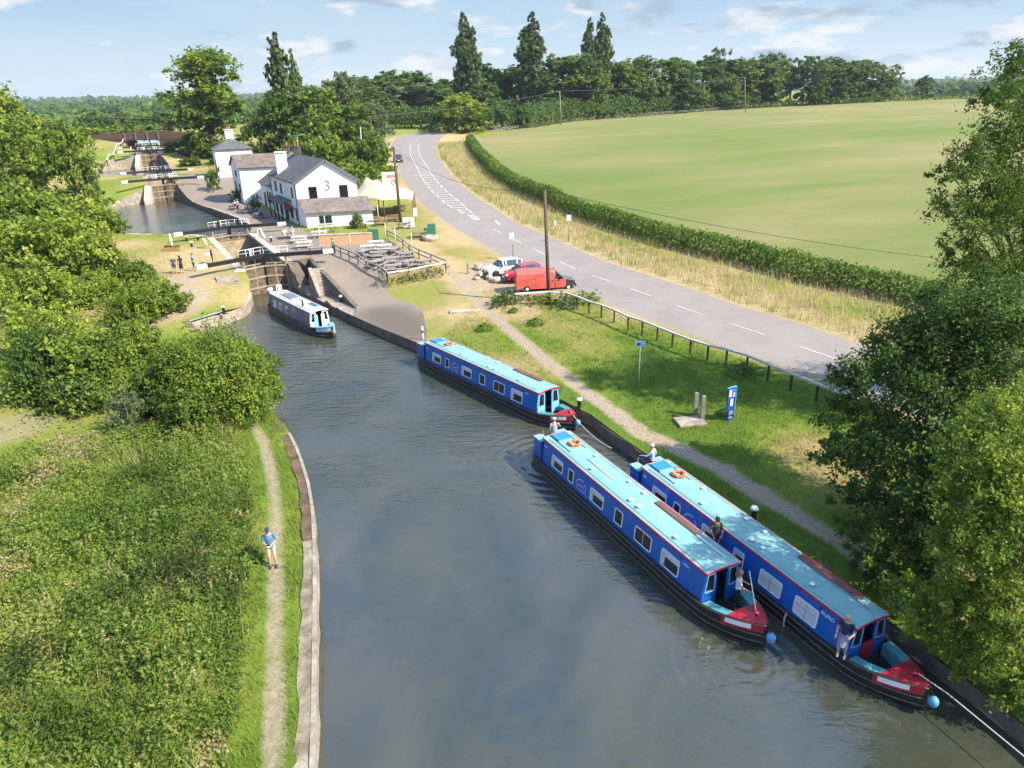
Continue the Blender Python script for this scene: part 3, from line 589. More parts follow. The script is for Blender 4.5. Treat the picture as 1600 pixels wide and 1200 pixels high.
# ------------------------------------------------------------------ narrowboats
BLUE = mat('boat_blue_paint', (.009, .112, .44), .28, .2, .8, (.008, .09, .37), .05, 30, coat=.25, dirt=((.05, .085, .17), 1.6, .50, .78, .55, (1, 1, .35)))
BLUE2 = mat('hatch_blue_paint', (.03, .22, .62), .35, .15, 2)
TURQ = mat('turquoise_roof_paint', (.22, .40, .37), .6, .22, 1.1, (.17, .34, .32), .08, 20, spec=.2, dirt=((.20, .27, .25), 2.3, .52, .74, .6, (.7, 1.6, 1)))
TURQ_D = mat('turquoise_locker_paint', (.085, .30, .30), .45, .25, 2)
RED = mat('boat_red_paint', (.50, .018, .035), .3, .25, 2, coat=.3)
REDP = mat('bow_red_paint', (.40, .014, .025), .35, .3, 3, coat=.2, dirt=((.22, .06, .05), 4, .5, .7, .6, (1, 1, 1)))
WHITE = mat('white_paint', (.80, .80, .78), .45, .12, 3)
CREAM = mat('cream_paint', (.72, .68, .55), .5, .15, 3)
BLACK = mat('hull_blacking', (.010, .010, .012), .32, .3, 1.5, (.022, .021, .02), .15, 12, dirt=((.075, .055, .04), 1.8, .52, .72, .8, (.5, 1, 2)))
RUB = mat('worn_rubbing_strake', (.05, .046, .04), .5, .5, 4, (.16, .13, .10))
FRAME_A = mat('window_aluminium', (.62, .64, .66), .35, .1, 3, metal=.6)
GLASS = glass()
CURT = mat('window_curtain', (.62, .63, .64), .9, .3, 14, (.42, .44, .48), stretch=(6, 1, .3))
DARK = mat('dark_interior', (.012, .011, .012), .9)
PLANK = mat('varnished_plank', (.20, .085, .06), .6, .4, 3, (.10, .045, .035), .2, 20, stretch=(.3, 5, 5))
STEEL = mat('grey_steel', (.35, .36, .37), .4, .2, 4, metal=.7)
BRASS = mat('brass', (.55, .38, .12), .3, .2, 5, metal=.8)
ROPE = mat('mooring_rope', (.62, .56, .44), .9, .3, 20)
ORANGE = mat('lifebuoy_orange', (.62, .13, .03), .5, .25, 5)
LILAC = mat('lilac_lettering', (.42, .42, .72), .5, .15, 3)
SKYB = mat('pale_blue_paint', (.20, .47, .75), .4, .15, 3)
FENDB = mat('fender_blue', (.10, .30, .52), .5, .3, 6)
def hull_half(x, x0, x1, bmax):
    """half breadth at the gunwale"""
    bow = 2.9; st = 1.3
    if x > x1-bow: t = (x-(x1-bow))/bow; return bmax*(1-t**2.3)*.985+.03
    if x < x0+st: t = (x0+st-x)/st; return bmax*sqrt(max(0, 1-.72*t**2.2))
    return bmax
def sheer(x, x1): t = max(0, (x-(x1-3.6))/3.6); return .60+.42*t**1.6
def make_boat(P):
    """boat lies along +x (bow), waterline z = 0, cabin from -c to c"""
    c, x0, x1, B = P['c'], P['x0'], P['x1'], 1.03
    root = thing('narrowboat', P['label'], 'narrowboat', (P['mid'][0], P['mid'][1], 0), P['rz'], 'narrowboats on the canal')
    xs = sorted(set([x0+.0, x0+.12, x0+.35, x0+.7, x0+1.3] + list(np.linspace(x0+1.6, x1-3.6, 9)) + [c+.02, x1-1.9, x1-1.6, x1-1.2, x1-.9, x1-.6, x1-.3, x1-.1, x1]))
    hull = MB(); n = len(xs); V = []
    for x in xs:
        b = hull_half(x, x0, x1, B); s = sheer(x, x1); rake = max(0, (x-(x1-2.4))/2.4)
        for y, z in ((-b*(.93-.25*rake), -.5), (-b, .1), (-b*1.0, s), (-b+.10*min(1, b*3), s+.0), (b-.10*min(1, b*3), s), (b, s), (b, .1), (b*(.93-.25*rake), -.5)):
            V.append((x-(.28*rake if z < 0 else 0.), y, z))
    F = []
    for i in range(n-1):
        deck = not (c < (xs[i]+xs[i+1])/2 < x1-1.15) and not ((xs[i]+xs[i+1])/2 < -c)
        for k in range(7):
            if k == 3 and not deck: continue
            F.append((i*8+k, i*8+k+1, (i+1)*8+k+1, (i+1)*8+k))
    F += [tuple(range(8)), tuple(range((n-1)*8, n*8))[::-1]]; hull.add(V, F, P['hullm'], False)
    ho = hull.build('hull', root)
    for cx, cz, lx in ((x1-1.95, .22, 1.7), ((x0-c)/2, .42, -c-x0-.1)): dk = MB(); dk.box((cx, 0, cz), (lx, 1.52, .04), DARK); dk.build('deck_floor', root)
    for zz, m in ((.02, RUB), (.30, RUB), (None, P.get('edge', RUB))):
        s = MB()
        for sg in (-1, 1): s.tube([(x, sg*(hull_half(x, x0, x1, B)+.012), (sheer(x, x1)-.03) if zz is None else zz+.55*(sheer(x, x1)-.6)) for x in xs], .026, m, 5)
        s.build('rubbing_strake', root)
    # cabin: slanted sides, cambered roof, open front doorway
    zb, zt, yb, yt, ov = .58, 1.84, .90, .77, .10
    prof = [(-yt, zt), (-yt*.55, zt+.055), (0, zt+.075), (yt*.55, zt+.055), (yt, zt)]
    cb = MB(); fr = P.get('front_rake', .28); A = P['sidem']
    for sg in (-1, 1):
        cb.prism([(-c, sg*yb, zb), (c, sg*yb, zb), (c-.0, sg*yt, zt), (-c, sg*yt, zt)], (0, -sg*.04, 0), A)
    # stern bulkhead and front frame pieces
    cb.prism([(-c, -yb, zb), (-c, yb, zb), (-c, yt, zt), (-c, -yt, zt)], (.05, 0, 0), A)
    fm = P['frontm']; xf = c
    dw = .27
    for sg in (-1, 1):
        cb.prism([(xf, sg*dw, .25), (xf, sg*dw, zt), (xf, sg*(dw+.07), zt), (xf, sg*(dw+.07), .25)], (-.05, 0, 0), fm)
        cb.prism([(xf, sg*(dw+.07), .25), (xf, sg*(yb-.0), zb-.2), (xf, sg*(yb-.07), zb+.38), (xf, sg*(dw+.07), zb+.38)], (-.05, 0, 0), fm)
        cb.prism([(xf, sg*(yb-.02), zb+.36), (xf, sg*yt, zt), (xf, sg*(yt-.10), zt), (xf, sg*(yb-.14), zb+.36)], (-.05, 0, 0), fm)
        cb.prism([(xf, sg*(dw+.07), zt-.10), (xf, sg*(dw+.07), zt), (xf, sg*(yt-.08), zt), (xf, sg*(yt-.09), zt-.10)], (-.05, 0, 0), fm)
    cb.box((c-.6, 0, .3), (1.2, 1.6, .03), DARK); cb.box((c-1.4, 0, 1.0), (.04, 1.6, 1.4), DARK)
    cb.build('cabin', root)
    for sg in (-1, 1):
        w = MB(); w.prism([(xf-.02, sg*(dw+.08), zb+.40), (xf-.02, sg*(yb-.13), zb+.40), (xf-.02, sg*(yt-.10), zt-.12), (xf-.02, sg*(dw+.08), zt-.12)], (-.012, 0, 0), GLASS)
        wo = w.build('front_window', root)
        f = MB()
        q = [(xf+.012, sg*(dw+.08), zb+.40), (xf+.012, sg*(yb-.13), zb+.40), (xf+.012, sg*(yt-.10), zt-.12), (xf+.012, sg*(dw+.08), zt-.12)]
        for a, b in zip(q, q[1:]+q[:1]): f.beam(a, b, .03, .03, SKYB if P['kind'] == 'blue' else WHITE)
        f.build('window_frame', wo)
    if P.get('door'):
        d = MB(); d.box((xf+.03, 0, .62), (.035, .52, .78), P['door'], bev=.01); d.build('door', root)
    else:
        for sg in (-1, 1): d = MB(); d.box((xf+.03 if P['kind'] == 'grey' else xf-.02, sg*(dw-.03) if P['kind'] != 'grey' else sg*.30, 1.0), (.03 if P['kind'] == 'grey' else .04, .30 if P['kind'] == 'grey' else .03, 1.1), CREAM if P['kind'] == 'grey' and sg > 0 else (SKYB if P['kind'] == 'grey' else BLUE)); d.build('door', root)
    rf = MB(); e = c+ov; V = []
    for x in (-e, e): V += [(x, y*1.03, z) for y, z in prof]+[(x, y*1.03, z+.035) for y, z in prof]
    F = []
    for k in range(4): F += [(k, k+1, 11+k, 10+k), (5+k, 15+k, 16+k, 6+k), (k, 5+k, 6+k, k+1), (10+k, 11+k, 16+k, 15+k)]
    F += [(0, 10, 15, 5), (4, 9, 19, 14)]; rf.add(V, F, P['roofm']); rf.build('roof', root)
    tr = MB()
    for sg in (-1, 1): tr.box((0, sg*(yt*1.03+.012), zt+.0), (2*e+.02, .028, .085), P['trimm'])
    for sx in (-1, 1):
        for k in range(4): tr.beam((sx*(e+.012), prof[k][0]*1.03, prof[k][1]+.01), (sx*(e+.012), prof[k+1][0]*1.03, prof[k+1][1]+.01), .028, .07, P['trimm'])
    tr.build('roof_trim', root)
    for sg in (-1, 1):
        r = MB(); r.tube([(-c+.3, sg*.64, zt+.05), (-c+.35, sg*.64, zt+.10), (c-.35, sg*.64, zt+.10), (c-.3, sg*.64, zt+.05)], .013, P['railm'], 5)
        for x in np.arange(-c+.8, c-.5, 1.15): r.tube([(x, sg*.64, zt+.04), (x, sg*.64, zt+.10)], .011, P['railm'], 5)
        r.build('handrail', root)
    def side(x, z, sg):      # point on the cabin side
        t = (z-zb)/(zt-zb); return Vector((x, sg*(yb+(yt-yb)*t), z))
    def window(xc, w, z0, z1, sg, curtain=0, split=False):
        a = math.atan2(yb-yt, zt-zb); p = side(xc, (z0+z1)/2, sg); hh = (z1-z0)
        T = Matrix.Translation(p) @ Matrix.Rotation(sg*a, 4, 'X') @ (Matrix.Rotation(pi, 4, 'Z') if sg > 0 else Matrix())      # local -y looks outwards
        def rr(w, h_, r=.09, k=4):
            o = []
            for cx, cz, a0 in ((w/2-r, h_/2-r, 0), (-w/2+r, h_/2-r, pi/2), (-w/2+r, -h_/2+r, pi), (w/2-r, -h_/2+r, 3*pi/2)):
                for i in range(k+1): b = a0+pi/2*i/k; o.append((cx+r*cos(b), cz+r*sin(b)))
            return o
        f = MB(T); o = rr(w, hh); i_ = rr(w-.09, hh-.09, .06); n = len(o); Y = -.022
        V = [(x, Y, z) for x, z in o]+[(x, Y, z) for x, z in i_]+[(x, 0, z) for x, z in o]+[(x, 0, z) for x, z in i_]
        F = [(k, (k+1) % n, n+(k+1) % n, n+k) for k in range(n)]+[(k, 2*n+k, 2*n+(k+1) % n, (k+1) % n) for k in range(n)]+[(n+k, n+(k+1) % n, 3*n+(k+1) % n, 3*n+k) for k in range(n)]
        f.add(V, F, FRAME_A if P['kind'] == 'grey' else WHITE)
        if split: f.box((0, -.012, 0), (.035, .02, hh-.08), FRAME_A)
        if split == 2: f.box((0, -.012, .1*hh), (w-.08, .018, .03), FRAME_A)
        fo = f.build('window', root)
        g = MB(T); g.poly([(x, -.006, z) for x, z in rr(w-.085, hh-.085, .06)], GLASS if curtain < 2 else CURT); g.build('pane', fo)
        if curtain == 1: q = MB(T); q.box((0, -.010, hh*.29), (w-.10, .004, hh*.32), CURT); q.box((-w*.36, -.010, -.05), (w*.16, .004, hh*.62), CURT); q.build('curtain', fo)
    if P['kind'] == 'blue':
        for sg in (-1, 1):
            cs = P['curt'] if sg < 0 else [1, 0, 1, 0, 1, 1]
            for (xa, xb, za, zb_), cu in zip([(-5.25, -4.15, .80, 1.42), (-3.62, -3.12, .78, 1.44), (-1.62, -.5, .78, 1.44), (.38, 1.0, .76, 1.46), (1.9, 3.05, .76, 1.44), (3.7, 4.8, .72, 1.46)], cs):
                window((xa+xb)/2, xb-xa, za, zb_, sg, cu, 2 if cu == 2 else (xb-xa > .8 and cu != 1))
            # arched badge painted on the side
            lg = MB()
            def onside(x, z, e=.006): p = side(x, z, sg); return (p.x, p.y+sg*e, p.z)
            arc = [(cos(pi*(.06+.88*k/12)), sin(pi*(.06+.88*k/12))) for k in range(13)]
            for k in range(12):
                if k in (3,): continue
                (a0, b0), (a1, b1) = arc[k], arc[k+1]; xm = -2.42
                lg.poly([onside(xm+a0*.46, .98+b0*.40), onside(xm+a1*.46, .98+b1*.40), onside(xm+a1*.39, .98+b1*.33), onside(xm+a0*.39, .98+b0*.33)], LILAC)
            lg.poly([onside(-2.86, .80), onside(-1.98, .80), onside(-1.98, .84), onside(-2.86, .84)], LILAC)
            lg.poly([onside(-2.66, .98), onside(-2.2, .98), onside(-2.2, 1.10), onside(-2.66, 1.10)], mat('badge_pink', (.50, .36, .50), .6, .5, 20, (.20, .16, .40)))
            lg.poly([onside(-2.80, .90), onside(-2.72, .90), onside(-2.72, 1.0), onside(-2.80, 1.0)], LILAC); lg.poly([onside(-2.1, .88), onside(-2.02, .88), onside(-2.02, .98), onside(-2.1, .98)], LILAC)
            lg.build('painted_badge', root)
            a = math.atan2(yb-yt, zt-zb)
            p = side(5.15, 1.52, sg); T = Matrix.Translation(p+Vector((0, sg*.008, 0))) @ Matrix.Rotation(sg*a, 4, 'X') @ (Matrix.Rotation(pi, 4, 'Z') if sg > 0 else Matrix()) @ Matrix.Rotation(pi/2, 4, 'X')
            text_part('boat_name', P['name'], .19 if P.get('bigname') else .12, WHITE, root, T)
            p = side(-5.95, 1.52, sg); b_ = MB(Matrix.Translation(p) @ Matrix.Rotation(sg*a, 4, 'X')); b_.box((0, sg*.008, 0), (.22, .012, .10), mat('pale_plate', (.55, .62, .72), .5)); b_.build('number_plate', root)
        # stern lockers, steering hatch, tiller
        for sg in (-1, 1):
            lk = MB(); lk.box((-c-.55, sg*.66, 1.04), (.72, .44, 1.12), BLUE, bev=.02); lo = lk.build('stern_locker', root); tp = MB(); tp.box((-c-.55, sg*.66, 1.62), (.80, .50, .04), TURQ); tp.build('lid', lo)
        ht = MB(); ht.box((-c+.42, 0, zt+.125), (.80, .78, .045), BLUE2, bev=.012); ht.build('sliding_hatch', root)
        for sg in (-1, 1): hr = MB(); hr.box((-c+1.0, sg*.44, zt+.09), (2.1, .035, .035), DARK); hr.build('hatch_runner', root)
        ti = MB(); ti.tube([(x0+.12, 0, .5), (x0+.10, 0, .95), (x0-.02, 0, 1.40), (x0+.10, 0, 1.52)], .024, CREAM, 6); ti.tube([(x0+.10, 0, .4), (x0+.10, 0, .9)], .03, RED, 6); ti.tube([(x0+.10, 0, 1.52), (x0+1.02, 0, 1.58)], .022, mat('tiller_green', (.04, .16, .19), .5), 6); ti.build('tiller', root)
        sp = MB(); sp.box((-c-.55, .1, .62), (.8, .82, .36), mat('stern_grating', (.05, .05, .055), .7)); sp.build('stern_step', root)
        for xv in P['vents']:
            for yv in (-.42,): v = MB(); v.lathe([(.05, 0), (.05, .06), (.10, .06), (.11, .085), (.07, .115), (.01, .125)], WHITE, (xv, yv, zt+.075), 12); v.build('roof_vent', root)
        for xv in (-3.2, -.4, .7): v = MB(); v.lathe([(.05, 0), (.05, .06), (.10, .06), (.11, .085), (.07, .115), (.01, .125)], WHITE, (xv, .42, zt+.075), 12); v.build('roof_vent', root)
    else:
        for (xa, xb), cu in zip([(-3.6, -2.9), (-2.3, -1.6), (-.9, -.3), (.7, 1.1)], [2, 1, 1, 0]):
            for sg in (-1, 1): window((xa+xb)/2, xb-xa, .78, 1.45, sg, cu, False)
        v = MB(); v.tube([(2.2, -.45, zt+.03), (2.2, -.45, zt+.62)], .075, BLACK, 10); v.build('chimney', root)
        s = MB(); s.box((-1.6, .05, zt+.14), (2.3, .85, .10), STEEL, bev=.03); s.build('roof_box', root); s = MB(); s.box((2.4, .35, zt+.10), (1.4, .45, .04), mat('solar_glass', (.03, .16, .20), .15)); s.build('solar_panel', root)
        for xv, yv in ((-3.4, .3), (-2.9, -.3), (.2, .2), (1.2, -.35)): v = MB(); v.lathe([(.06, 0), (.06, .07), (.12, .07), (.08, .13), (.01, .14)], WHITE if yv < 0 else BRASS, (xv, yv, zt+.07), 10); v.build('roof_vent', root)
        ti = MB(); ti.tube([(x0+.12, 0, .5), (x0+.02, 0, 1.30), (x0+.6, 0, 1.38)], .022, BRASS, 6); ti.build('tiller', root)
        sp = MB(); sp.box((-c-.6, 0, .66), (.9, 1.4, .4), mat('stern_grating', (.05, .05, .055), .7)); sp.build('stern_step', root)
        st = MB(); st.tube([(-c-.1, -.8, .6), (-c-.1, -.8, 1.1), (x0+.3, -.6, 1.05), (x0+.3, .6, 1.05), (-c-.1, .8, 1.1), (-c-.1, .8, .6)], .018, STEEL, 6); st.build('stern_rail', root)
    # bow: side lockers in the well, fore deck, coloured panels, button fender
    for sg in (-1, 1):
        xs_ = np.linspace(c+.15, x1-1.22, 6); lk = MB(); T_ = []
        for x in xs_:
            b = hull_half(x, x0, x1, B)-.02; T_ += [(x, sg*b, sheer(x, x1)+.02), (x, sg*max(.08, b-.36), sheer(x, x1)+.02), (x, sg*max(.08, b-.36), .25)]
        F = []
        for i in range(5): F += [(i*3, i*3+1, i*3+4, i*3+3), (i*3+1, i*3+2, i*3+5, i*3+4)]
        lk.add(T_, F+[(0, 1, 2), (15, 17, 16)], P['lockm']); lk.build('bow_locker', root)
    fd = MB(); xs_ = np.linspace(x1-1.2, x1-.02, 8); V = []
    for x in xs_:
        b = max(.03, hull_half(x, x0, x1, B)-.0); V += [(x, -b, sheer(x, x1)+.02), (x, 0, sheer(x, x1)+.09), (x, b, sheer(x, x1)+.02)]
    F = []
    for i in range(7): F += [(i*3, i*3+1, i*3+4, i*3+3), (i*3+1, i*3+2, i*3+5, i*3+4)]
    fd.add(V, F, P['foredeckm']); zb0 = sheer(xs_[0], x1); fd.poly([V[0], V[1], V[2], (xs_[0], .5, .2), (xs_[0], -.5, .2)], P['foredeckm'])
    fo = fd.build('fore_deck', root); st = MB(); st.lathe([(.05, 0), (.05, .14), (.085, .14), (.085, .18)], RED if P['kind'] == 'blue' else STEEL, (x1-.55, 0, sheer(x1-.55, x1)+.06), 10); st.build('mooring_stud', fo)
    for sg in (-1, 1):
        for (xa, xb, za, zb_, m, e) in ((x1-1.36, x1-.06, -.02, .36, P['bowm'], .016), (x1-1.22, x1-.40, .06, .26, WHITE if P['kind'] == 'blue' else SKYB, .026)):
            p = MB(); xs_ = np.linspace(xa, xb, 7); V = []
            for x in xs_:
                b = hull_half(x, x0, x1, B)+e; V += [(x, sg*b, sheer(x, x1)-zb_), (x, sg*b, sheer(x, x1)-za)]
            p.add(V, [(i*2, i*2+2, i*2+3, i*2+1) for i in range(6)], m); p.build('bow_panel', root)
    fb = MB(); fb.ball((x1+.20, 0, .62), (.165, .165, .20), P['fendm'], 14, 10); fb.tube([(x1-.05, .05, sheer(x1, x1)), (x1+.18, 0, .80)], .02, DARK, 5); fb.build('bow_fender', root)
    root.scale = (P.get('s', 1.),)*3
    return root
def mkP(**k):
    d = dict(kind='blue', c=6.2, x0=-7.75, x1=8.55, hullm=BLACK, sidem=BLUE, frontm=BLUE, roofm=TURQ, trimm=RED, railm=mat('rail_turquoise', (.22, .55, .58), .4), lockm=TURQ_D, foredeckm=REDP, bowm=REDP, fendm=FENDB, name='WREN', curt=[1, 0, 1, 0, 0, 1], vents=(-2.2, .9, 1.5, 4.0)); d.update(k); return d
def rz_of(d): return atan2(d[1], d[0])
B1 = make_boat(mkP(mid=(-1.667, 43.61), rz=-.91, frontm=SKYB, label='blue narrowboat with turquoise roof moored nearest the lock, red and white bow'))
B2 = make_boat(mkP(mid=(4.90, 27.05), rz=-1.132, label='middle blue narrowboat with turquoise roof lying outermost in the canal, seen whole'))
B3 = make_boat(mkP(mid=(9.125, 23.98), rz=-1.15, s=.965, door=REDP, bigname=True, name='SILERO', curt=[1, 0, 1, 1, 2, 2], label='blue narrowboat against the right bank with its red door and bow under the tree'))
GREYP = mat('slate_blue_paint', (.105, .115, .20), .4, .3, .8, (.075, .08, .15), .05, 20)
SB = make_boat(mkP(kind='grey', c=4.25, x0=-5.7, x1=6.6, mid=(-18.55, 60.4), rz=rz_of((5.7, -7.2)), sidem=GREYP, frontm=CREAM, roofm=mat('silver_roof_paint', (.50, .52, .54), .45, .25, 1.5), trimm=mat('silver_trim', (.55, .57, .60), .5), railm=STEEL, lockm=SKYB, foredeckm=SKYB, bowm=mat('pale_bow', (.50, .62, .72), .4), fendm=mat('grey_fender', (.25, .24, .22), .8), label='silver roofed slate grey narrowboat leaving the open lock'))
def onboat(b, x, y, z): return b.matrix_world @ Vector((x, y, z))
bpy.context.view_layer.update()
def lifebuoy(b, x, y, label):
    t = thing('lifebuoy', label, 'lifebuoy', onboat(b, x, y, 1.94), b.rotation_euler.z, 'lifebuoys on the boat roofs')
    m = MB(); m.torus((0, 0, .07), .26, .075, ORANGE, 28, 10); r = m.build('ring', t)
    for k in range(4):
        a = pi/4+k*pi/2; s = MB(); T = Matrix.Rotation(a, 4, 'Z'); s.torus((.26, 0, .07), .078, .012, WHITE, 14, 6, M=T @ Matrix.Translation((.26, 0, .07)) @ Matrix.Rotation(pi/2, 4, 'X') @ Matrix.Translation((-.26, 0, -.07))); s.build('band', t)
lifebuoy(B1, -4.5, .1, 'orange lifebuoy on the roof of the boat nearest the lock')
lifebuoy(B2, -4.75, .15, 'orange lifebuoy on the roof of the middle boat in front of its blue hatch')
lifebuoy(B3, -4.7, .2, 'orange lifebuoy on the roof of the boat against the bank beside a blue hatch')
def gangplank(b, x, y, label, L=2.7):
    t = thing('gangplank', label, 'plank', onboat(b, x, y, 1.95), b.rotation_euler.z, 'gangplanks on the boat roofs')
    m = MB(); m.box((0, 0, .025), (L, .30, .04), PLANK, bev=.01); m.build('board', t)
    for sx in (-.4, .4): q = MB(); q.box((sx*L, 0, -.005), (.07, .28, .03), PLANK); q.build('batten', t)
gangplank(B2, 2.9, .50, 'brown gangplank lying on the roof of the middle boat')
gangplank(B3, 3.9, .50, 'brown gangplank on the roof of the boat under the tree')
gangplank(B1, 3.7, .50, 'brown gangplank on the roof of the boat nearest the lock')
def pole(b, x, y, L, label, m):
    t = MB(); t.tube([(-L/2, 0, 0), (L/2, 0, 0)], .022, m, 6); o = t.build('boat_pole', None, onboat(b, x, y, 1.97)); o.rotation_euler = (0, 0, b.rotation_euler.z); tag(o, label, 'pole', 'boat poles on the roofs')
pole(B2, 4.3, .37, 3.2, 'pale boat pole beside the gangplank on the middle boat', WHITE)
pole(B2, -2.0, -.1, 2.2, 'white boat hook pole lying along the roof centre of the middle boat', WHITE)
pole(B3, 4.6, .30, 2.4, 'pole beside the plank on the roof of the boat under the tree', STEEL)
def rope(name, pts, label, r=.018, m=ROPE, sag=.0):
    pts = [Vector(p) for p in pts]; q = []
    for a, b in zip(pts[:-1], pts[1:]):
        for k in range(10): t = k/10; p = a.lerp(b, t); p.z -= sag*4*t*(1-t); q.append(p)
    q.append(pts[-1]); mb = MB(); mb.tube(q, r, m, 6); return tag(mb.build(name), label, 'rope')
rope('mooring_rope', [onboat(B3, 8.1, 0, 1.2), gp(1480, 1088)+Vector((0, 0, .1)), gp(1600, 1185)+Vector((0, 0, .06)), gp(1660, 1235)+Vector((0, 0, .1))], 'white mooring rope from the bow of the boat under the tree', .02)
rope('mooring_rope', [onboat(B1, 8.1, 0, 1.1), gp(955, 703)+Vector((0, 0, .1))], 'white mooring rope from the bow of the boat nearest the lock to the bank', .02, sag=.25)
rope('fender_rope', [onboat(B3, 3.6, -1.04, .62), onboat(B3, 3.6, -1.12, .35), onboat(B3, 3.6, -1.10, -.05)], 'short side rope hanging down the black hull of the boat under the tree', .03)
# ------------------------------------------------------------------ foliage
BARK = mat('tree_bark', (.16, .12, .085), .95, .45, 3, (.075, .06, .045), .7, 14, stretch=(1, 1, .25))
def leaves(C, Nrm, tint, size, seed, aspect=.62, jitter=.9):
    """one rhombic leaf card per centre; returns verts, faces, tint"""
    r = np.random.default_rng(seed); n = len(C)
    N = Nrm + r.normal(0, jitter, (n, 3)); N /= np.linalg.norm(N, axis=1)[:, None]+1e-9
    T = r.normal(0, 1, (n, 3)); T -= N*np.sum(T*N, 1)[:, None]; T /= np.linalg.norm(T, axis=1)[:, None]+1e-9; B = np.cross(N, T)
    s = size*r.uniform(.55, 1.35, n)[:, None]
    fold = N*s*.18
    V = np.stack([C+T*s, C+B*s*aspect+fold, C-T*s*.9, C-B*s*aspect+fold], 1).reshape(-1, 3)
    return V, np.arange(4*n).reshape(n, 4), np.repeat(tint, 4)
def crown_points(lobes, n, seed, clump=.18, per=26, inner=.28, up=.25, shell=(.74, 1.12), spray=0.):
    r = np.random.default_rng(seed); vol = np.array([(l[3]*l[4]*l[5])**(2/3) for l in lobes]); cnt = np.maximum(1, (vol/vol.sum()*n/per)).astype(int)
    Cs, Ns, Ts = [], [], []
    for l, k in zip(lobes, cnt):
        c, rad = np.array(l[:3]), np.array(l[3:6]); d = r.normal(0, 1, (k, 3)); d /= np.linalg.norm(d, axis=1)[:, None]; d[:, 2] = np.where(d[:, 2] < -.55, -d[:, 2]*.6, d[:, 2])
        rr = np.where(r.random(k) < inner, r.uniform(.25, .78, k), r.uniform(*shell, k))
        cc = c+d*rad*rr[:, None]; ct = r.normal(.5, .21, k)+.10*d[:, 2]*0
        m = r.integers(int(per*.5), int(per*1.5), k); idx = np.repeat(np.arange(k), m); sig = clump*rad.mean()*r.uniform(.7, 1.4, k)[idx][:, None]
        P = cc[idx]+r.normal(0, 1, (len(idx), 3))*sig*np.array([1, 1, .75])
        if spray: dd = d+r.normal(0, .45, d.shape)+np.array([0, 0, .25]); dd /= np.linalg.norm(dd, axis=1)[:, None]; P = cc[idx]+r.normal(0, 1, (len(idx), 3))*sig*.55+dd[idx]*(r.random(len(idx))**1.1*spray*rad.mean()*r.uniform(.4, 1.3, k)[idx])[:, None]
        Cs.append(P); Nn = d[idx]*.7; Nn[:, 2] += up; Ns.append(Nn); Ts.append(np.clip(ct[idx]+r.normal(0, .10, len(idx)), 0, 1))
    return np.concatenate(Cs), np.concatenate(Ns), np.concatenate(Ts)
def crown_mesh(name, lobes, n, size, m, seed, **k):
    ja = k.pop('jitter', .9); asp = k.pop('aspect', .62); C, N, T = crown_points(lobes, n, seed, **k); V, F, t = leaves(C, N, T, size, seed+1, asp, ja); return mesh_np(name, V, F, [m], tint=t)
def lobes_broad(seed, n=9, flat=1., bottom=.0):
    """unit tree: height 1, width 1"""
    r = random.Random(seed); L = [(0, 0, .60, .30, .30, .30*flat)]
    for i in range(n):
        a = 2*pi*i/n+r.uniform(-.4, .4); z = r.uniform(bottom+.16, .78); w = .30*(1-abs(z-.45)*.9)+.04; q = r.uniform(.13, .24)
        L.append((cos(a)*w, sin(a)*w, z, q, q, q*r.uniform(.75, 1.1)))
    for i in range(3): a = r.uniform(0, 6.3); L.append((cos(a)*.12, sin(a)*.12, r.uniform(.74, .84), .16, .16, .14))
    for i in range(4): a = r.uniform(0, 6.3); L.append((cos(a)*.26, sin(a)*.26, bottom+.13, .19, .19, .15))
    return L
def lobes_poplar(seed):
    r = random.Random(seed); L = []
    for i in range(22):
        z = .06+.90*i/21; w = .150*min(1, (1.04-z)*2.7)**.85*min(1, .66+z*1.3); a = r.uniform(0, 6.3)
        L.append((cos(a)*.03, sin(a)*.03, z, w*r.uniform(.88, 1.1), w*r.uniform(.88, 1.1), .058))
    return L
def lobes_open(seed):
    r = random.Random(seed); L = []
    for i in range(26):
        a = r.uniform(0, 6.3); z = r.uniform(.34, .93); w = .36*sin(min(1, (z-.2)*1.35)*pi)**.6*r.uniform(.25, 1.0); q = r.uniform(.09, .155)
        L.append((cos(a)*w, sin(a)*w, z, q, q, q*.85))
    return L
def lobes_bush(seed, n=8):
    r = random.Random(seed); L = [(0, 0, .42, .34, .34, .42)]
    for i in range(n): a = 2*pi*i/n+r.uniform(-.5, .5); w = r.uniform(.18, .36); q = r.uniform(.15, .24); L.append((cos(a)*w, sin(a)*w, r.uniform(.22, .68), q, q, q*1.2))
    for i in range(6): a = r.uniform(0, 6.3); L.append((cos(a)*.34, sin(a)*.34, .15, .2, .2, .16))
    return L
def trunk_mb(lobes, hgt, wid, r0, seed, limbs=7):
    r = random.Random(seed); mb = MB(); top = max(l[2] for l in lobes)*hgt*.85
    pts = [(0, 0, -.3), (0, 0, .05*hgt), (r.uniform(-.01, .01)*hgt, r.uniform(-.01, .01)*hgt, .3*hgt), (r.uniform(-.03, .03)*hgt, r.uniform(-.03, .03)*hgt, .6*hgt), (0, 0, top)]
    mb.tube(pts, [r0*1.25, r0, r0*.8, r0*.5, r0*.12], BARK, 8)
    for l in sorted(lobes, key=lambda q: -q[2])[:limbs]+r.sample(list(lobes), min(limbs, len(lobes))):
        z0 = max(.12, l[2]*.55)*hgt; e = Vector((l[0]*wid, l[1]*wid, l[2]*hgt)); mid = Vector((e.x*.45, e.y*.45, (z0+e.z)/2-.02*hgt))
        mb.tube([(0, 0, z0), mid, e], [r0*.45, r0*.28, r0*.05], BARK, 5)
    return mb
TEMPL = {}
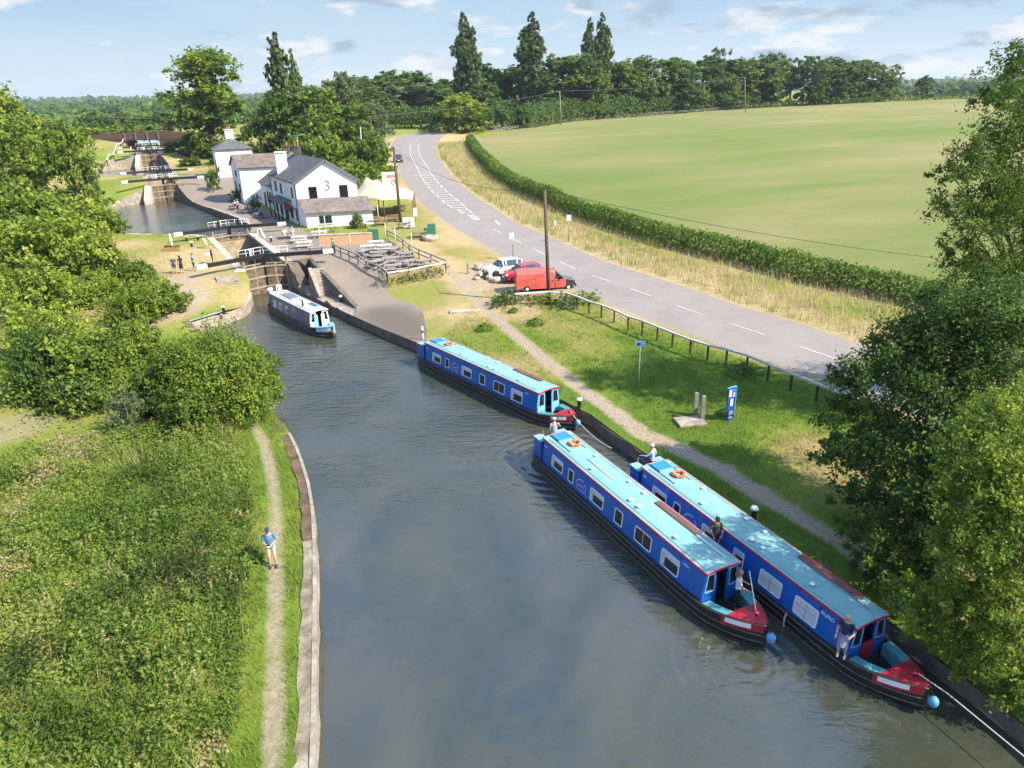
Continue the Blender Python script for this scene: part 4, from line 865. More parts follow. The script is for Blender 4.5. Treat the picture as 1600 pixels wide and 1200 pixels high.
def template(kind, variant, m, n, size, hgt, wid):
    """shared meshes of a crown and a trunk of real size"""
    key = (kind, variant, m.name, n)
    if key not in TEMPL:
        sd_ = variant*17+len(kind)*5+3; fn = {'broad': lobes_broad, 'poplar': lobes_poplar, 'open': lobes_open, 'bush': lobes_bush}[kind]
        lb = fn(sd_); real = [(l[0]*wid, l[1]*wid, l[2]*hgt, l[3]*wid, l[4]*wid, l[5]*hgt) for l in lb]
        kw = dict(broad=dict(spray=.3), poplar=dict(clump=.16, inner=.3, up=.5, spray=.12, per=12, shell=(.82, 1.04)), open=dict(clump=.26, inner=.25, per=34, spray=.5), bush=dict(clump=.2, spray=.55))[kind]
        cm = crown_mesh('crown', real, n, size, m, sd_, **kw); tm = trunk_mb(lb, hgt, wid, max(.05, hgt*.022), sd_, 3 if kind == 'poplar' else 7)
        to = tm.build('trunk'); tme = to.data; bpy.data.objects.remove(to); TEMPL[key] = (cm, tme, hgt, wid)
    return TEMPL[key]
def plant(name, label, cat, loc, hgt, wid, kind, m, variant=0, n=4200, size=.42, group=None, rz=None, trunk=True):
    """a tree or shrub of the given height and crown width standing at loc"""
    H0, W0 = (14., 10.) if kind != 'bush' else (3., 3.5)
    if kind == 'poplar': W0 = 14.
    cm, tm, _, _ = template(kind, variant, m, n, size, H0, W0)
    t = thing(name, label, cat, loc, random.uniform(0, 6.3) if rz is None else rz, group); t.scale = (wid/W0, wid/W0, hgt/H0) if kind != 'poplar' else (wid/(W0*.36), wid/(W0*.36), hgt/H0)
    if trunk: link('trunk', tm, t)
    link('crown', cm, t); return t
def tree_px(px, ptop, wpx, Y, name, label, cat='tree', kind='broad', m=LEAF, variant=0, group=None, pbase=None, **k):
    """crown centred on a photo column, its top on a photo row, at ground distance Y"""
    b = at_y(px, 300, Y); x = b.x; z0 = h(x, Y); top = at_y(px, ptop, Y).z
    wpx *= {'broad': .80 if Y < 115 else 1.0, 'bush': .76 if Y < 115 else .95}.get(kind, 1.); dep = Y*cos(PITCH)+(CAM_H-z0-(top-z0)/2)*sin(PITCH); w = wpx*dep/FPX
    return plant(name, label, cat, (x, Y, z0-.1), max(1., top-z0)*(1.02 if kind == 'poplar' else .955), w, kind, m, variant, group=group, **k)
WOODN = 5200
GW = 'trees of the wood behind the field'
# wood behind the field, left to right
wood = [(565, 112, 95, 300, 0, LEAF_D), (612, 104, 90, 310, 1, LEAF), (655, 108, 90, 320, 2, LEAF), (700, 118, 85, 330, 3, LEAF_D), (640, 128, 80, 285, 4, LEAF_G), (690, 132, 80, 290, 0, LEAF), (585, 125, 80, 270, 2, LEAF),
        (775, 92, 75, 285, 1, LEAF_D), (760, 120, 60, 262, 0, LEAF_D), (815, 98, 80, 290, 2, LEAF_D), (850, 105, 70, 275, 3, LEAF_D), (885, 78, 105, 285, 4, LEAF_D), (915, 98, 80, 276, 1, LEAF), (955, 88, 85, 296, 0, LEAF), (1000, 84, 85, 300, 2, LEAF), (1045, 82, 80, 305, 3, LEAF),
        (985, 110, 55, 292, 4, LEAF), (1085, 80, 75, 312, 1, LEAF_D), (1135, 84, 80, 318, 0, LEAF), (1165, 92, 70, 322, 4, LEAF), (1190, 80, 75, 325, 2, LEAF), (1065, 112, 60, 300, 2, LEAF_D), (1120, 108, 55, 308, 3, LEAF), (1290, 84, 80, 335, 1, LEAF), (1325, 88, 70, 338, 3, LEAF), (1275, 98, 60, 328, 0, LEAF_D), (1350, 112, 45, 336, 2, LEAF)]
ORD = ['first', 'second', 'third', 'fourth', 'fifth', 'sixth', 'seventh', 'eighth', 'ninth', 'tenth', 'eleventh', 'twelfth', 'thirteenth', 'fourteenth', 'fifteenth', 'sixteenth', 'seventeenth', 'eighteenth', 'nineteenth', 'twentieth']
lw = sorted([w for w in wood if w[0] < 740]); rw = sorted([w for w in wood if w[0] >= 740])
for lst, where in ((lw, 'in the wood beyond the bend'), (rw, 'in the wood behind the field')):
    for i, (px, pt, wp, Y, v, m) in enumerate(lst):
        tone = {LEAF: 'mid green', LEAF_D: 'dark green', LEAF_G: 'grey green'}[m]
        tree_px(px, pt, wp*1.2, Y, 'woodland_tree', f'{tone} tree, {ORD[i] if i < 20 else "last"} from the left {where}', variant=v, m={LEAF: LEAF_W, LEAF_D: LEAF_WD, LEAF_G: LEAF_G}[m], group=GW, n=7500, size=.36)
for px, pt, wp, Y, lab in [(739, 24, 46, 270, 'tall dark poplar left of the others, behind the bend of the road'), (832, 24, 48, 275, 'tall poplar in the middle of the row, twin tipped'), (917, 31, 26, 285, 'slimmer poplar of the pair at the right of the row'), (937, 24, 34, 288, 'taller poplar of the pair at the right of the row')]:
    tree_px(px, pt, wp, Y, 'poplar', lab, kind='poplar', m=LEAF_P, variant=int(px) % 3, group='tall poplars behind the field', n=9500, size=.28)
for px, pt, wp, Y, lab, m in [(1108, 70, 62, 318, 'thin crowned pale tree rising above the middle of the wood', LEAF_G), (1218, 86, 62, 330, 'sparse see-through tree at the right end of the wood', LEAF), (1367, 97, 40, 338, 'thin bare looking tree right of the wood', LEAF_G)]:
    tree_px(px, pt, wp, Y, 'sparse_tree', lab, kind='open', m=m, variant=1 if px < 1200 else 2, n=3000, size=.34)
tree_px(1248, 82, 70, 318, 'oak', 'dark round tree standing in front of the right end of the wood', m=LEAF_D, variant=3)
tree_px(1414, 116, 34, 335, 'oak', 'small dark round tree alone on the skyline beyond the field', m=LEAF_D, variant=1)
tree_px(1568, 74, 74, 320, 'oak', 'dark tree on the skyline at the far right edge', m=LEAF_D, variant=2)
tree_px(723, 140, 82, 224, 'ash_tree', 'bright yellow green tree at the bend of the road and the hedge corner', m=LEAF_B, variant=4, n=6000, size=.32)
tree_px(800, 152, 55, 240, 'hawthorn', 'dark shrub at the near left corner of the wood by the field fence', kind='bush', m=LEAF_D, variant=5, n=3000, size=.2)
# trees round the public house
tree_px(350, 72, 158, 178, 'ash_tree', 'big open crowned tree standing behind the cottage with sky between its boughs', kind='open', m=LEAF_Y, variant=0, n=11000, size=.2)
tree_px(345, 150, 120, 176, 'sycamore', 'low dense tree under the big open tree behind the cottage', kind='broad', m=LEAF, variant=3, n=5000, size=.32)
tree_px(460, 52, 44, 172, 'poplar', 'tall pale poplar behind the public house', kind='poplar', m=LEAF_P, variant=4, n=6000, size=.32)
tree_px(484, 78, 26, 174, 'poplar', 'narrow pointed poplar just right of the pale one behind the public house', kind='poplar', m=LEAF, variant=5, n=4000, size=.3)
for px, pt, wp, Y, m, v, lab in [(455, 128, 95, 160, LEAF_D, 1, 'dark tree directly behind the roof of the public house'), (515, 122, 115, 158, LEAF, 2, 'broad green tree behind the gable of the public house'), (420, 170, 70, 158, LEAF_D, 0, 'dark low tree left behind the chimneys of the public house'), (560, 150, 90, 162, LEAF, 4, 'rounded green tree between the gable and the road')]:
    tree_px(px, pt, wp, Y, 'sycamore', lab, m=m, variant=v, n=6500, size=.30)
tree_px(545, 100, 85, 190, 'willow', 'tall grey green willow left of the road above the other trees', m=LEAF_G, variant=1, n=7000, size=.26)
tree_px(594, 150, 62, 168, 'willow', 'silvery willow leaning over the left edge of the road', m=LEAF_G, variant=3, n=6500, size=.22)
for px, pt, wp, Y, m, v, lab in [(480, 195, 70, 132, LEAF, 1, 'green shrub behind the ridge of the public house'), (522, 198, 85, 130, LEAF_Y, 2, 'yellow green shrub behind the gable peak'), (565, 205, 80, 128, LEAF, 3, 'tall shrub left of the road behind the tent'), (590, 215, 62, 134, LEAF_Y, 4, 'bright shrub beside the road verge behind the tent'), (552, 240, 75, 120, LEAF_Y, 6, 'light green shrub just behind the pale tent')]:
    tree_px(px, pt, wp, Y, 'shrub', lab, 'shrub', kind='bush', m=m, variant=v, n=5500, size=.13)
# left bank: trees, then bushes coming nearer
for px, pt, wp, Y, m, v, k, lab, n, s in [
    (15, 106, 150, 122, LEAF_B, 0, 'broad', 'tall bright tree at the top left edge', 11000, .25), (40, 168, 150, 108, LEAF_Y, 2, 'broad', 'broad green tree below the tall tree at the left edge', 12000, .22), (118, 178, 125, 112, LEAF_Y, 4, 'broad', 'rounded green tree left of the locks', 12000, .22), (-40, 150, 150, 95, LEAF, 1, 'broad', 'tree cut by the left edge of the view', 8000, .25), (138, 245, 60, 112, LEAF_D, 1, 'broad', 'darker tree at the right end of the left hand row beside the middle pound', 7000, .2)]:
    tree_px(px, pt, wp, Y, 'field_maple', lab, kind=k, m=m, variant=v, n=n, size=s)
for px, pt, wp, Y, m, v, lab, s in [
    (95, 290, 150, 88, LEAF_B, 0, 'yellow green bush below the row of trees on the left', .13), (30, 275, 170, 82, LEAF_Y, 1, 'pale leafed bush at the left edge below the trees', .13), (150, 318, 85, 92, LEAF_Y, 2, 'bush beside the grass of the middle pound', .13),
    (40, 322, 190, 66, LEAF_B, 3, 'large bright bush filling the left edge at mid height', .12), (115, 352, 130, 64, LEAF_B, 4, 'bright bush right of the large one at mid height', .12), (20, 395, 160, 56, LEAF_B, 6, 'big light green bush on the left edge above the brambles', .11), (110, 420, 110, 60, LEAF_B, 5, 'yellow tipped bush left of the shadowy hollow', .11),
    (180, 395, 90, 64, LEAF, 6, 'green bramble patch beside the lockside grass', .11), (205, 425, 115, 58, LEAF_Y, 7, 'green bramble mound beside the worn path', .11), (160, 440, 90, 55, LEAF_Y, 3, 'low bramble bush left of the worn path', .11)]:
    tree_px(px, pt, wp, Y, 'bush', lab, 'bush', kind='bush', m=m, variant=v, n=9000, size=s*.8)
for px, pt, wp, Y, m, v, lab, n, s in [
    (285, 500, 205, 38.5, LEAF_Y, 8, 'large sunlit hawthorn bush overhanging the water on the left', 70000, .05), (195, 540, 140, 39.5, LEAF, 9, 'darker bush behind the sunlit hawthorn on the left', 16000, .085), (352, 552, 95, 41, LEAF, 10, 'smaller bush leaning over the water right of the sunlit hawthorn', 14000, .08),
    (85, 505, 180, 42, LEAF_Y, 11, 'wide feathery bush above the bare earth on the left', 22000, .085), (110, 600, 80, 36, LEAF_G, 12, 'spiky pale sprays of willow beside the bare earth', 7000, .08), (-10, 500, 130, 41, LEAF_D, 13, 'shaded bush at the left edge above the bare earth', 12000, .09), (40, 560, 150, 40, LEAF_D, 8, 'dark bush at the left edge behind the bare earth', 16000, .075), (15, 470, 150, 48, LEAF_B, 9, 'bright yellow bush at the left edge above the dark bushes', 12000, .09), (150, 500, 120, 44, LEAF_Y, 10, 'light green bush behind the hawthorns on the left', 12000, .085), (225, 590, 125, 36.2, LEAF, 14, 'bushy foot of the sunlit hawthorn', 14000, .085)]:
    tree_px(px, pt, wp, Y, 'hawthorn', lab, 'bush', kind='bush', m=m, variant=v, n=n, size=s)
# near right: alders and a tall ash over the towpath
def big_tree(name, label, base, lobes, n, size, m, seed, r0, trunk_top, **k):
    t = thing(name, label, 'tree', base); cm = crown_mesh('crown', lobes, n, size, m, seed, **k)
    mb = MB(); mb.tube([(0, 0, -.4), (0, 0, .8), (.1, .1, trunk_top*.5), (0, .2, trunk_top)], [r0*1.4, r0, r0*.75, r0*.2], BARK, 10)
    for l in lobes: mb.tube([(0, .05, min(l[2]*.5, trunk_top*.8)), (l[0]*.5, l[1]*.5, l[2]*.75), l[:3]], [r0*.4, r0*.2, .015], BARK, 6)
    mb.build('trunk', t); link('crown', cm, t); return t
def LB(base, items):
    """lobes given by photo pixel + distance Y and radius"""
    out = []
    for px, py, Y, rx, rz in items: p = at_y(px, py, Y)-Vector(base); out.append((p.x, p.y, p.z, rx, rx, rz))
    return out
b = on(15.8, 21.5); it = [(1395, 600, 27, 1.7, 1.5), (1340, 655, 27, 1.3, 1.2), (1440, 560, 27, 1.7, 1.6), (1500, 520, 27, 1.7, 1.6), (1340, 730, 25.5, 1.2, 1.3), (1400, 720, 25, 1.7, 1.6), (1470, 650, 25, 1.9, 1.8), (1400, 830, 23, 1.35, 1.4), (1450, 790, 23, 1.6, 1.6), (1540, 600, 25, 1.9, 1.8), (1580, 520, 26, 2.0, 1.8), (1335, 790, 24.5, .9, 1.0), (1380, 900, 21.5, .95, .9), (1440, 900, 21.5, 1.2, 1.2), (1520, 730, 23, 1.9, 1.8), (1600, 680, 24, 2.2, 2.0), (1500, 850, 21.5, 1.5, 1.5), (1330, 600, 28, .8, .8), (1300, 700, 26, .7, .8), (1375, 905, 21.3, .75, .7), (1415, 950, 20.3, .75, .65), (1460, 985, 19.3, .8, .7), (1350, 870, 22.3, .6, .6), (1505, 1000, 18.6, .75, .7), (1395, 540, 28, .9, .8), (1460, 490, 28, .9, .9)]
big_tree('alder', 'large dark green alder leaning over the bow of the boat at the right', b, LB(b, it), 92000, .082, LEAF_D, 41, .22, 7.5, clump=.20, per=85, inner=.3, up=.3, spray=.5)
b = on(16.5, 17.0); it = [(1545, 690, 19, 1.0, .9), (1580, 760, 18.5, 1.1, 1.0), (1520, 780, 18.5, .9, .9), (1560, 860, 17.5, 1.1, 1.0), (1500, 870, 18, .85, .85), (1600, 930, 17, 1.1, 1.0), (1520, 950, 17.3, .85, .8), (1450, 970, 18, .7, .7), (1570, 1000, 16.6, .8, .7), (1610, 820, 17.5, 1.2, 1.1), (1590, 660, 20, 1.1, 1.0), (1480, 940, 18.2, .7, .7), (1420, 935, 19.2, .65, .6), (1485, 1005, 17.8, .6, .5), (1530, 1035, 17.0, .65, .55), (1580, 1060, 16.3, .7, .6), (1625, 1075, 15.8, .8, .7)]
big_tree('sallow', 'sunlit pale green sallow in front of the alder at the right edge', b, LB(b, it), 56000, .062, LEAF_Y, 57, .12, 5.0, clump=.18, per=70, inner=.3, up=.3, spray=.7)
b = on(27, 36); it = [(1590, 110, 34, 1.3, 1.0), (1560, 160, 34, 1.0, .8), (1530, 260, 34, 1.5, 1.0), (1590, 240, 35, 1.9, 1.5), (1500, 330, 34, 1.2, .9), (1560, 350, 34, 1.7, 1.3), (1610, 340, 35, 2.0, 1.8), (1530, 430, 34, 1.5, 1.2), (1590, 450, 34, 1.9, 1.6), (1490, 275, 34, .8, .5), (1500, 395, 34, .9, .7), (1560, 300, 34, 1.2, .9), (1640, 180, 35, 2.4, 2.0), (1650, 420, 35, 2.4, 2.2), (1540, 500, 33, 1.4, 1.2)]
big_tree('ash_tree', 'tall loose ash with sky between its branches at the right edge', b, LB(b, it), 48000, .095, LEAF, 63, .28, 16, clump=.2, per=50, inner=.5, up=.2, aspect=.42, spray=.6)
# ------------------------------------------------------------------ hedge along the field
def hedge(name, label, pl, wid, hgt, n, size, m, seed, bumpy=.35):
    pl = densify(pl, .5); L = np.array([(p.x, p.y) for p in pl]); r = np.random.default_rng(seed); k = r.integers(0, len(L)-1, n); t = r.random(n)[:, None]
    c = L[k]*(1-t)+L[k+1]*t; d = L[k+1]-L[k]; d /= np.linalg.norm(d, axis=1)[:, None]+1e-9; nn = np.c_[-d[:, 1], d[:, 0]]
    a = r.uniform(-.15, pi+.15, n); rad = np.where(r.random(n) < .25, r.uniform(.3, .85, n), r.uniform(.85, 1.05, n)); hv = hgt*(1+bumpy*(fbm(c[:, 0], c[:, 1], 5, seed)-.5)*2*.6)
    P2 = c+nn*(np.cos(a)*wid/2*rad)[:, None]; z = H(P2)+np.maximum(0, np.sin(a))**.6*hv*rad; C = np.c_[P2, z]+r.normal(0, .12, (n, 3))
    N = np.c_[nn*np.cos(a)[:, None], np.sin(a)+.3]; tint = np.clip(.5+(fbm(P2[:, 0], P2[:, 1], 2.2, seed+5)-.5)*.8+r.normal(0, .12, n), 0, 1)
    V, F, tt = leaves(C, N, tint, size, seed+2); return link(name, mesh_np(name, V, F, [m], tint=tt))
tag(hedge('hedge', '', HEDGE, 2.3, 1.9, 70000, .15, LEAF, 5), 'long clipped green hedge between the road verge and the field', 'hedge')
tag(hedge('thicket', '', [p.to_2d()+Vector((2, 7)) for p in FEDGE[1:5]], 9, 6.5, 16000, .42, LEAF_WD, 8), kind='stuff'); tag(hedge('thicket', '', [gp(x, 204).to_2d()+Vector((0, 9)) for x in (600, 640, 690)]+[FEDGE[0].to_2d()+Vector((-16, 10)), FEDGE[0].to_2d()+Vector((0, 10)), FEDGE[1].to_2d()+Vector((0, 9))], 8, 6.5, 9000, .42, LEAF_WD, 9), kind='stuff')
tag(hedge('hedge', '', [p.to_2d()+Vector((0, -1)) for p in FEDGE[4:]]+[Vector((260, 335))], 2.5, 2.0, 9000, .3, LEAF_D, 6), 'distant dark hedge along the skyline edge of the field', 'hedge')
# ------------------------------------------------------------------ loose vegetation nobody could count
def scatter(poly, n, seed):
    A = np.array([(p[0], p[1]) for p in poly]); lo, hi = A.min(0), A.max(0); r = np.random.default_rng(seed); P = r.uniform(lo, hi, (n, 2)); return P[inside(P, poly)]
def clump_mesh(name, P, hgt, size, per, m, seed, tintf, spread=.22, up=.6, hvar=None):
    r = np.random.default_rng(seed); n = len(P); k = r.integers(max(1, int(per*.5)), int(per*1.5)+1, n); i = np.repeat(np.arange(n), k); q = P[i]+r.normal(0, spread, (len(i), 2))
    hv = hgt*r.uniform(.5, 1.2, n) if hvar is None else hvar*r.uniform(.7, 1.15, n); z = H(q)+r.uniform(.0, 1, len(i))**.7*hv[i]
    t0 = tintf(P, r); tint = np.clip(t0[i]+r.normal(0, .07, len(i)), 0, 1); N = np.c_[r.normal(0, .6, (len(i), 2)), np.full(len(i), up)]
    V, F, tt = leaves(np.c_[q, z], N, tint, size, seed+1, .5); return mesh_np(name, V, F, [m], tint=tt)
def blades(name, P, hgt, w, per, m, seed, tintf, lean=.35, spread=.12):
    r = np.random.default_rng(seed); n = len(P); k = r.integers(max(1, int(per*.5)), int(per*1.5)+1, n); i = np.repeat(np.arange(n), k); q = P[i]+r.normal(0, spread, (len(i), 2)); z = H(q)-.02
    hh = hgt*r.uniform(.5, 1.25, len(i)); a = r.uniform(0, 6.283, len(i)); le = r.uniform(.05, lean, len(i)); b = np.c_[q, z]; s = np.c_[-np.sin(a), np.cos(a), np.zeros(len(i))]*w
    tip = b+np.c_[np.cos(a)*hh*le, np.sin(a)*hh*le, hh]; V = np.stack([b-s, b+s, tip+s*.35, tip-s*.35], 1).reshape(-1, 3)
    t = np.clip(tintf(P, r)[i]+r.normal(0, .08, len(i)), 0, 1); return mesh_np(name, V, np.arange(4*len(i)).reshape(-1, 4), [m], tint=np.repeat(t, 4))
tl = offset_line(TOW_L, 1.1)
UNDERP = [TOW_L[0]+Vector((-1.2, -14)), Vector((-40, -5)), Vector((-40, 38)), gp(-20, 728).to_2d(), gp(70, 700).to_2d(), gp(130, 682).to_2d(), gp(250, 675).to_2d(), gp(360, 665).to_2d()] + [p for p in tl[::-1] if p.y < 40]
P = scatter(UNDERP, 38000, 11); nl = dist_line(P, TOW_L); P = P[(np.abs(P[:, 0]) < P[:, 1]*.85+4) & (P[:, 1] > 9)]; nl = dist_line(P, TOW_L)
def under_tint(P, r):
    x, y = P[:, 0], P[:, 1]; n1 = fbm(x, y, 4.5, 31); n2 = fbm(x, y, 1.3, 37); nl = dist_line(P, TOW_L)
    t = .30+1.35*(n1-.5)+.95*(n2-.5)+.20*np.clip((-x-13)/8, 0, 1)+.10*np.clip((y-22)/12, 0, 1)
    t = np.where((vnoise(x, y, 1.5, 44) > .90) & (nl < 3.0) & (nl > 1.0), .84, t); t = np.where(vnoise(x, y, .9, 48) > .985, .88, t); c = gp(15, 1000); t = np.where(np.hypot(x-c.x, y-c.y) < 1.7, .72, t); return np.clip(t, 0, 1)
hv = .15+1.05*np.clip((nl-1)/2.5, 0, 1)*np.clip(2.6*(fbm(P[:, 0], P[:, 1], 1.5, 51)-.28), .05, 1.3)
tag(link('undergrowth', clump_mesh('undergrowth', P, .7, .078, 13, UNDER, 12, under_tint, .17, .55, hv)), kind='stuff')
P = scatter(UNDERP, 9000, 15); P = P[(np.abs(P[:, 0]) < P[:, 1]*.85+4) & (P[:, 1] > 9)]; P = P[fbm(P[:, 0], P[:, 1], 2.5, 61) > .56]
tag(link('dry_stalks', blades('dry_stalks', P, .95, .008, 2.2, GRASS, 16, lambda P, r: r.uniform(.5, .95, len(P)), 1.1, .1)), kind='stuff')
# taller nettles and thistles standing in groups above the rest
P = scatter(UNDERP, 9000, 111); P = P[(np.abs(P[:, 0]) < P[:, 1]*.85+4) & (P[:, 1] > 9)]; P = P[(fbm(P[:, 0], P[:, 1], 2.2, 113) > .57) & (dist_line(P, TOW_L) > 1.6)]
r_ = np.random.default_rng(115); k_ = np.repeat(np.arange(len(P)), 26); zz = r_.random(len(k_)); hh_ = (.75+.7*r_.random(len(P)))[k_]; le = r_.normal(0, .12, (len(P), 2))[k_]; q_ = P[k_]+le*zz[:, None]*1.5+r_.normal(0, .065, (len(k_), 2))*(1.25-zz)[:, None]
V_, F_, t_ = leaves(np.c_[q_, H(P)[k_]+zz*hh_], np.c_[r_.normal(0, .6, (len(k_), 2)), np.full(len(k_), .8)], np.clip(.38+.35*zz+r_.normal(0, .08, len(k_))+(r_.random(len(P)) > .96)[k_]*.3, 0, .95), .07, 117, .42, .4)
tag(link('nettles', mesh_np('nettles', V_, F_, [UNDER], tint=t_)), kind='stuff')
# towpath margins
def margin(P): d = dist_line(P, TOW_L); return P[(d > .38) & (d < 2.1) & ~inside(P, pool1) & (dist_line(P, left_wall) > .40+.25*vnoise(P[:, 0], P[:, 1], .5, 5))]
box = [Vector((-22, 8)), Vector((-5, 8)), Vector((-7, 30)), Vector((-18, 47)), Vector((-26, 47))]
P = margin(scatter(box, 24000, 17)); tag(link('towpath_grass', blades('towpath_grass', P, .20, .012, 7, GRASS, 18, lambda P, r: .22+.7*(fbm(P[:, 0], P[:, 1], 2.2, 71)-.35)+.0*P[:, 0], .8)), kind='stuff')
# right bank turf
RB = [p for p in offset_line(right_bank[1:-1], .45)] + [Vector((27, 14)), Vector((28, 34))]+[p+Vector((0, 0)) for p in RL if 36 < p.y < 76 and p.x < 30]
P = scatter(RB, 60000, 19); d_, w_ = ground_attr(P); k_ = (w_ < .3) & ~inside(P, YARD) & ~inside(P, CARPARK); P = P[k_]; dq = d_[k_]
def turf_t(P, r): return np.clip(.10+.85*(ground_attr(P)[0]-.1)+.25*(fbm(P[:, 0], P[:, 1], 1.2, 81)-.5), 0, .97)
tag(link('bank_grass', blades('bank_grass', P, .15, .016, 4, GRASS, 20, turf_t, .9, .16)), kind='stuff')
# tall dry verge between the road and the hedge
hp = [p for p in offset_line(HEDGE, -1.0)]; VG = [p for p in RR if p.y > 32]+[q for q in hp[::-1]][::-1][::-1]
VG = [p for p in RR if p.y > 30 and p.x < 40 and p.y < 190] + hp[:0] + [p for p in hp if p.x < 45]
VG = [p for p in RR if p.x < 45 and p.y < 200] + [p for p in hp if p.x < 48]
P = scatter(VG, 60000, 23); P = P[(dist_line(P, RR) > .5) & ~inside(P, ROAD)]; ln = fbm(P[:, 0], P[:, 1], 5, 91); dr = dist_line(P, RR)
tag(link('verge_grass', blades('verge_grass', P, .62, .022, 3.2, GRASS, 24, lambda P, r: np.clip(.86+.9*(fbm(P[:, 0], P[:, 1], 5, 91)-.5)-.55*np.clip(1-dist_line(P, RR)/1.8, 0, 1)+r.normal(0, .08, len(P)), .1, 1), .55, .22)), kind='stuff')
# grass and weeds left of the lock and round the pounds
LB_ = [gp(x, y).to_2d() for x, y in [(400, 655), (330, 600), (250, 520), (200, 500), (240, 430), (180, 380), (170, 340), (330, 380), (352, 430), (380, 495), (300, 518)]]
P = scatter(LB_, 9000, 27); d_, w_ = ground_attr(P); P = P[(w_ < .35) & ~inside(P, pool1)]
tag(link('lockside_grass', blades('lockside_grass', P, .16, .02, 3, GRASS, 28, turf_t, .9, .2)), kind='stuff')
SCRUB = [gp(-30, 690).to_2d(), gp(60, 690).to_2d(), gp(150, 672).to_2d(), gp(240, 640).to_2d(), gp(335, 600).to_2d(), gp(300, 545).to_2d(), gp(205, 512).to_2d(), gp(232, 470).to_2d(), gp(215, 440).to_2d(), gp(170, 400).to_2d(), gp(160, 345).to_2d(), Vector((-70, 124)), Vector((-110, 135)), Vector((-120, 60)), Vector((-45, 30))]
P = scatter(SCRUB, 15000, 131); P = P[(np.abs(P[:, 0]) < P[:, 1]*.9+8)]; c0 = gp(10, 672); P = P[np.hypot(P[:, 0]-c0.x, P[:, 1]-c0.y) > 2.4]
SCR = leaf_mat('scrub_leaf', [(0, (.045, .085, .013)), (.5, (.165, .245, .03)), (1, (.33, .37, .07))], .45)
hv = .5+3.0*np.clip(2.4*(fbm(P[:, 0], P[:, 1], 4.5, 133)-.3), 0, 1.2)*np.clip(dist_line(P, SCRUB[4:11])/4, .15, 1)
tag(link('scrub', clump_mesh('scrub', P, 1.4, .13, 20, SCR, 134, lambda P, r: np.clip(.45+1.1*(fbm(P[:, 0], P[:, 1], 4, 135)-.5)+r.normal(0, .1, len(P)), 0, 1), .30, .5, hv)), kind='stuff')
# single broad leaved weeds
def weed(px, py, r, label, m=LEAF):
    b = gp(px, py); C = np.array([(0, 0, .2)]); rr = np.random.default_rng(int(px)); n = 170; a = rr.uniform(0, 6.28, n); q = rr.uniform(.05, 1, n)*r
    P = np.c_[np.cos(a)*q, np.sin(a)*q, .05+.45*r*(1-q/r)*rr.uniform(.5, 1.3, n)+.1]; N = np.c_[np.cos(a)*.7, np.sin(a)*.7, np.full(n, .7)]
    V, F, t = leaves(P, N, np.clip(rr.normal(.55, .15, n), 0, 1), .16, int(px)+1, .45, .3); o = link('dock_plant', mesh_np('dock_plant', V, F, [m], tint=t), None, b); tag(o, label, 'plant', 'broad leaved weeds')
weed(756, 516, .75, 'leafy weed in the grass by the boat nearest the lock'); weed(838, 507, .75, 'leafy weed right of the path in the grass'); weed(388, 875, .7, 'broad leaved dock beside the man on the left path'); weed(802, 488, .4, 'small leafy weed beside the path near the van'); weed(1160, 585, 1.2, 'dark nettle clump below the wooden rail', LEAF_D); weed(1135, 648, .5, 'weed at the foot of the blue sign', LEAF)
for i, (px, py, r_, lab, m) in enumerate([(800, 470, 1.3, 'weed clump left of the van', LEAF_G), (845, 474, 1.2, 'weed clump in front of the van under the white rail', LEAF), (885, 478, 1.3, 'weed clump below the black rail post right of the van', LEAF_G), (785, 476, 1.2, 'dark weeds left of the telegraph pole by the path', LEAF_D), (915, 470, 1.0, 'dry weeds by the road right of the van', LEAF_Y)]):
    plant('bramble', lab, 'plant', gp(px, py)-Vector((0, 0, .1)), r_, 2.6, 'bush', m, 20+i, 2200, .1, 'weed clumps round the van', trunk=False)
# ------------------------------------------------------------------ land beyond
def far_wood(name, pts, n, hgt, size, m, seed, label_kind='stuff'):
    r = np.random.default_rng(seed); L = np.array(pts, float); k = r.integers(0, len(L)-1, n); t = r.random(n)[:, None]; c = L[k]*(1-t)+L[k+1]*t; c[:, :2] += r.normal(0, size*6, (n, 2)); top = hgt*(.45+.75*fbm(c[:, 0], c[:, 1], hgt*3.2, seed))
    z = c[:, 2]+r.random(n)**.6*top; tint = np.clip(.5+(fbm(c[:, 0], c[:, 1], hgt*2, seed+3)-.5)*.9+r.normal(0, .1, n), 0, 1)
    V, F, tt = leaves(np.c_[c[:, :2], z], np.tile([0, -.5, .6], (n, 1)), tint, size, seed+1, .8, .5); o = link(name, mesh_np(name, V, F, [m], tint=tt)); tag(o, kind=label_kind)
far_wood('far_woodland', [(-330, 330, 8), (-230, 345, 8), (-150, 360, 8), (-60, 380, 9), (40, 420, 9)], 9000, 8, 1.1, LEAF_W, 99)
far_wood('far_woodland', [(-420, 700, 9), (-250, 620, 9), (-120, 640, 9), (0, 700, 9)], 6000, 11, 2.2, LEAF_D, 101)
far_wood('far_woodland', [(-800, 1100, 10), (-500, 1000, 10), (-250, 1050, 10), (50, 1150, 10), (400, 1100, 10)], 7000, 15, 3.4, LEAF_D, 103)
far_wood('far_woodland', [(300, 700, 9), (420, 640, 9), (560, 600, 9), (800, 620, 9)], 5000, 11, 2.3, LEAF_D, 105)
far_wood('far_woodland', [(-1800, 2300, 16), (-1200, 2200, 20), (-700, 2300, 16), (-100, 2500, 12), (700, 2300, 10), (1600, 2000, 10)], 7000, 26, 7, LEAF_D, 107)
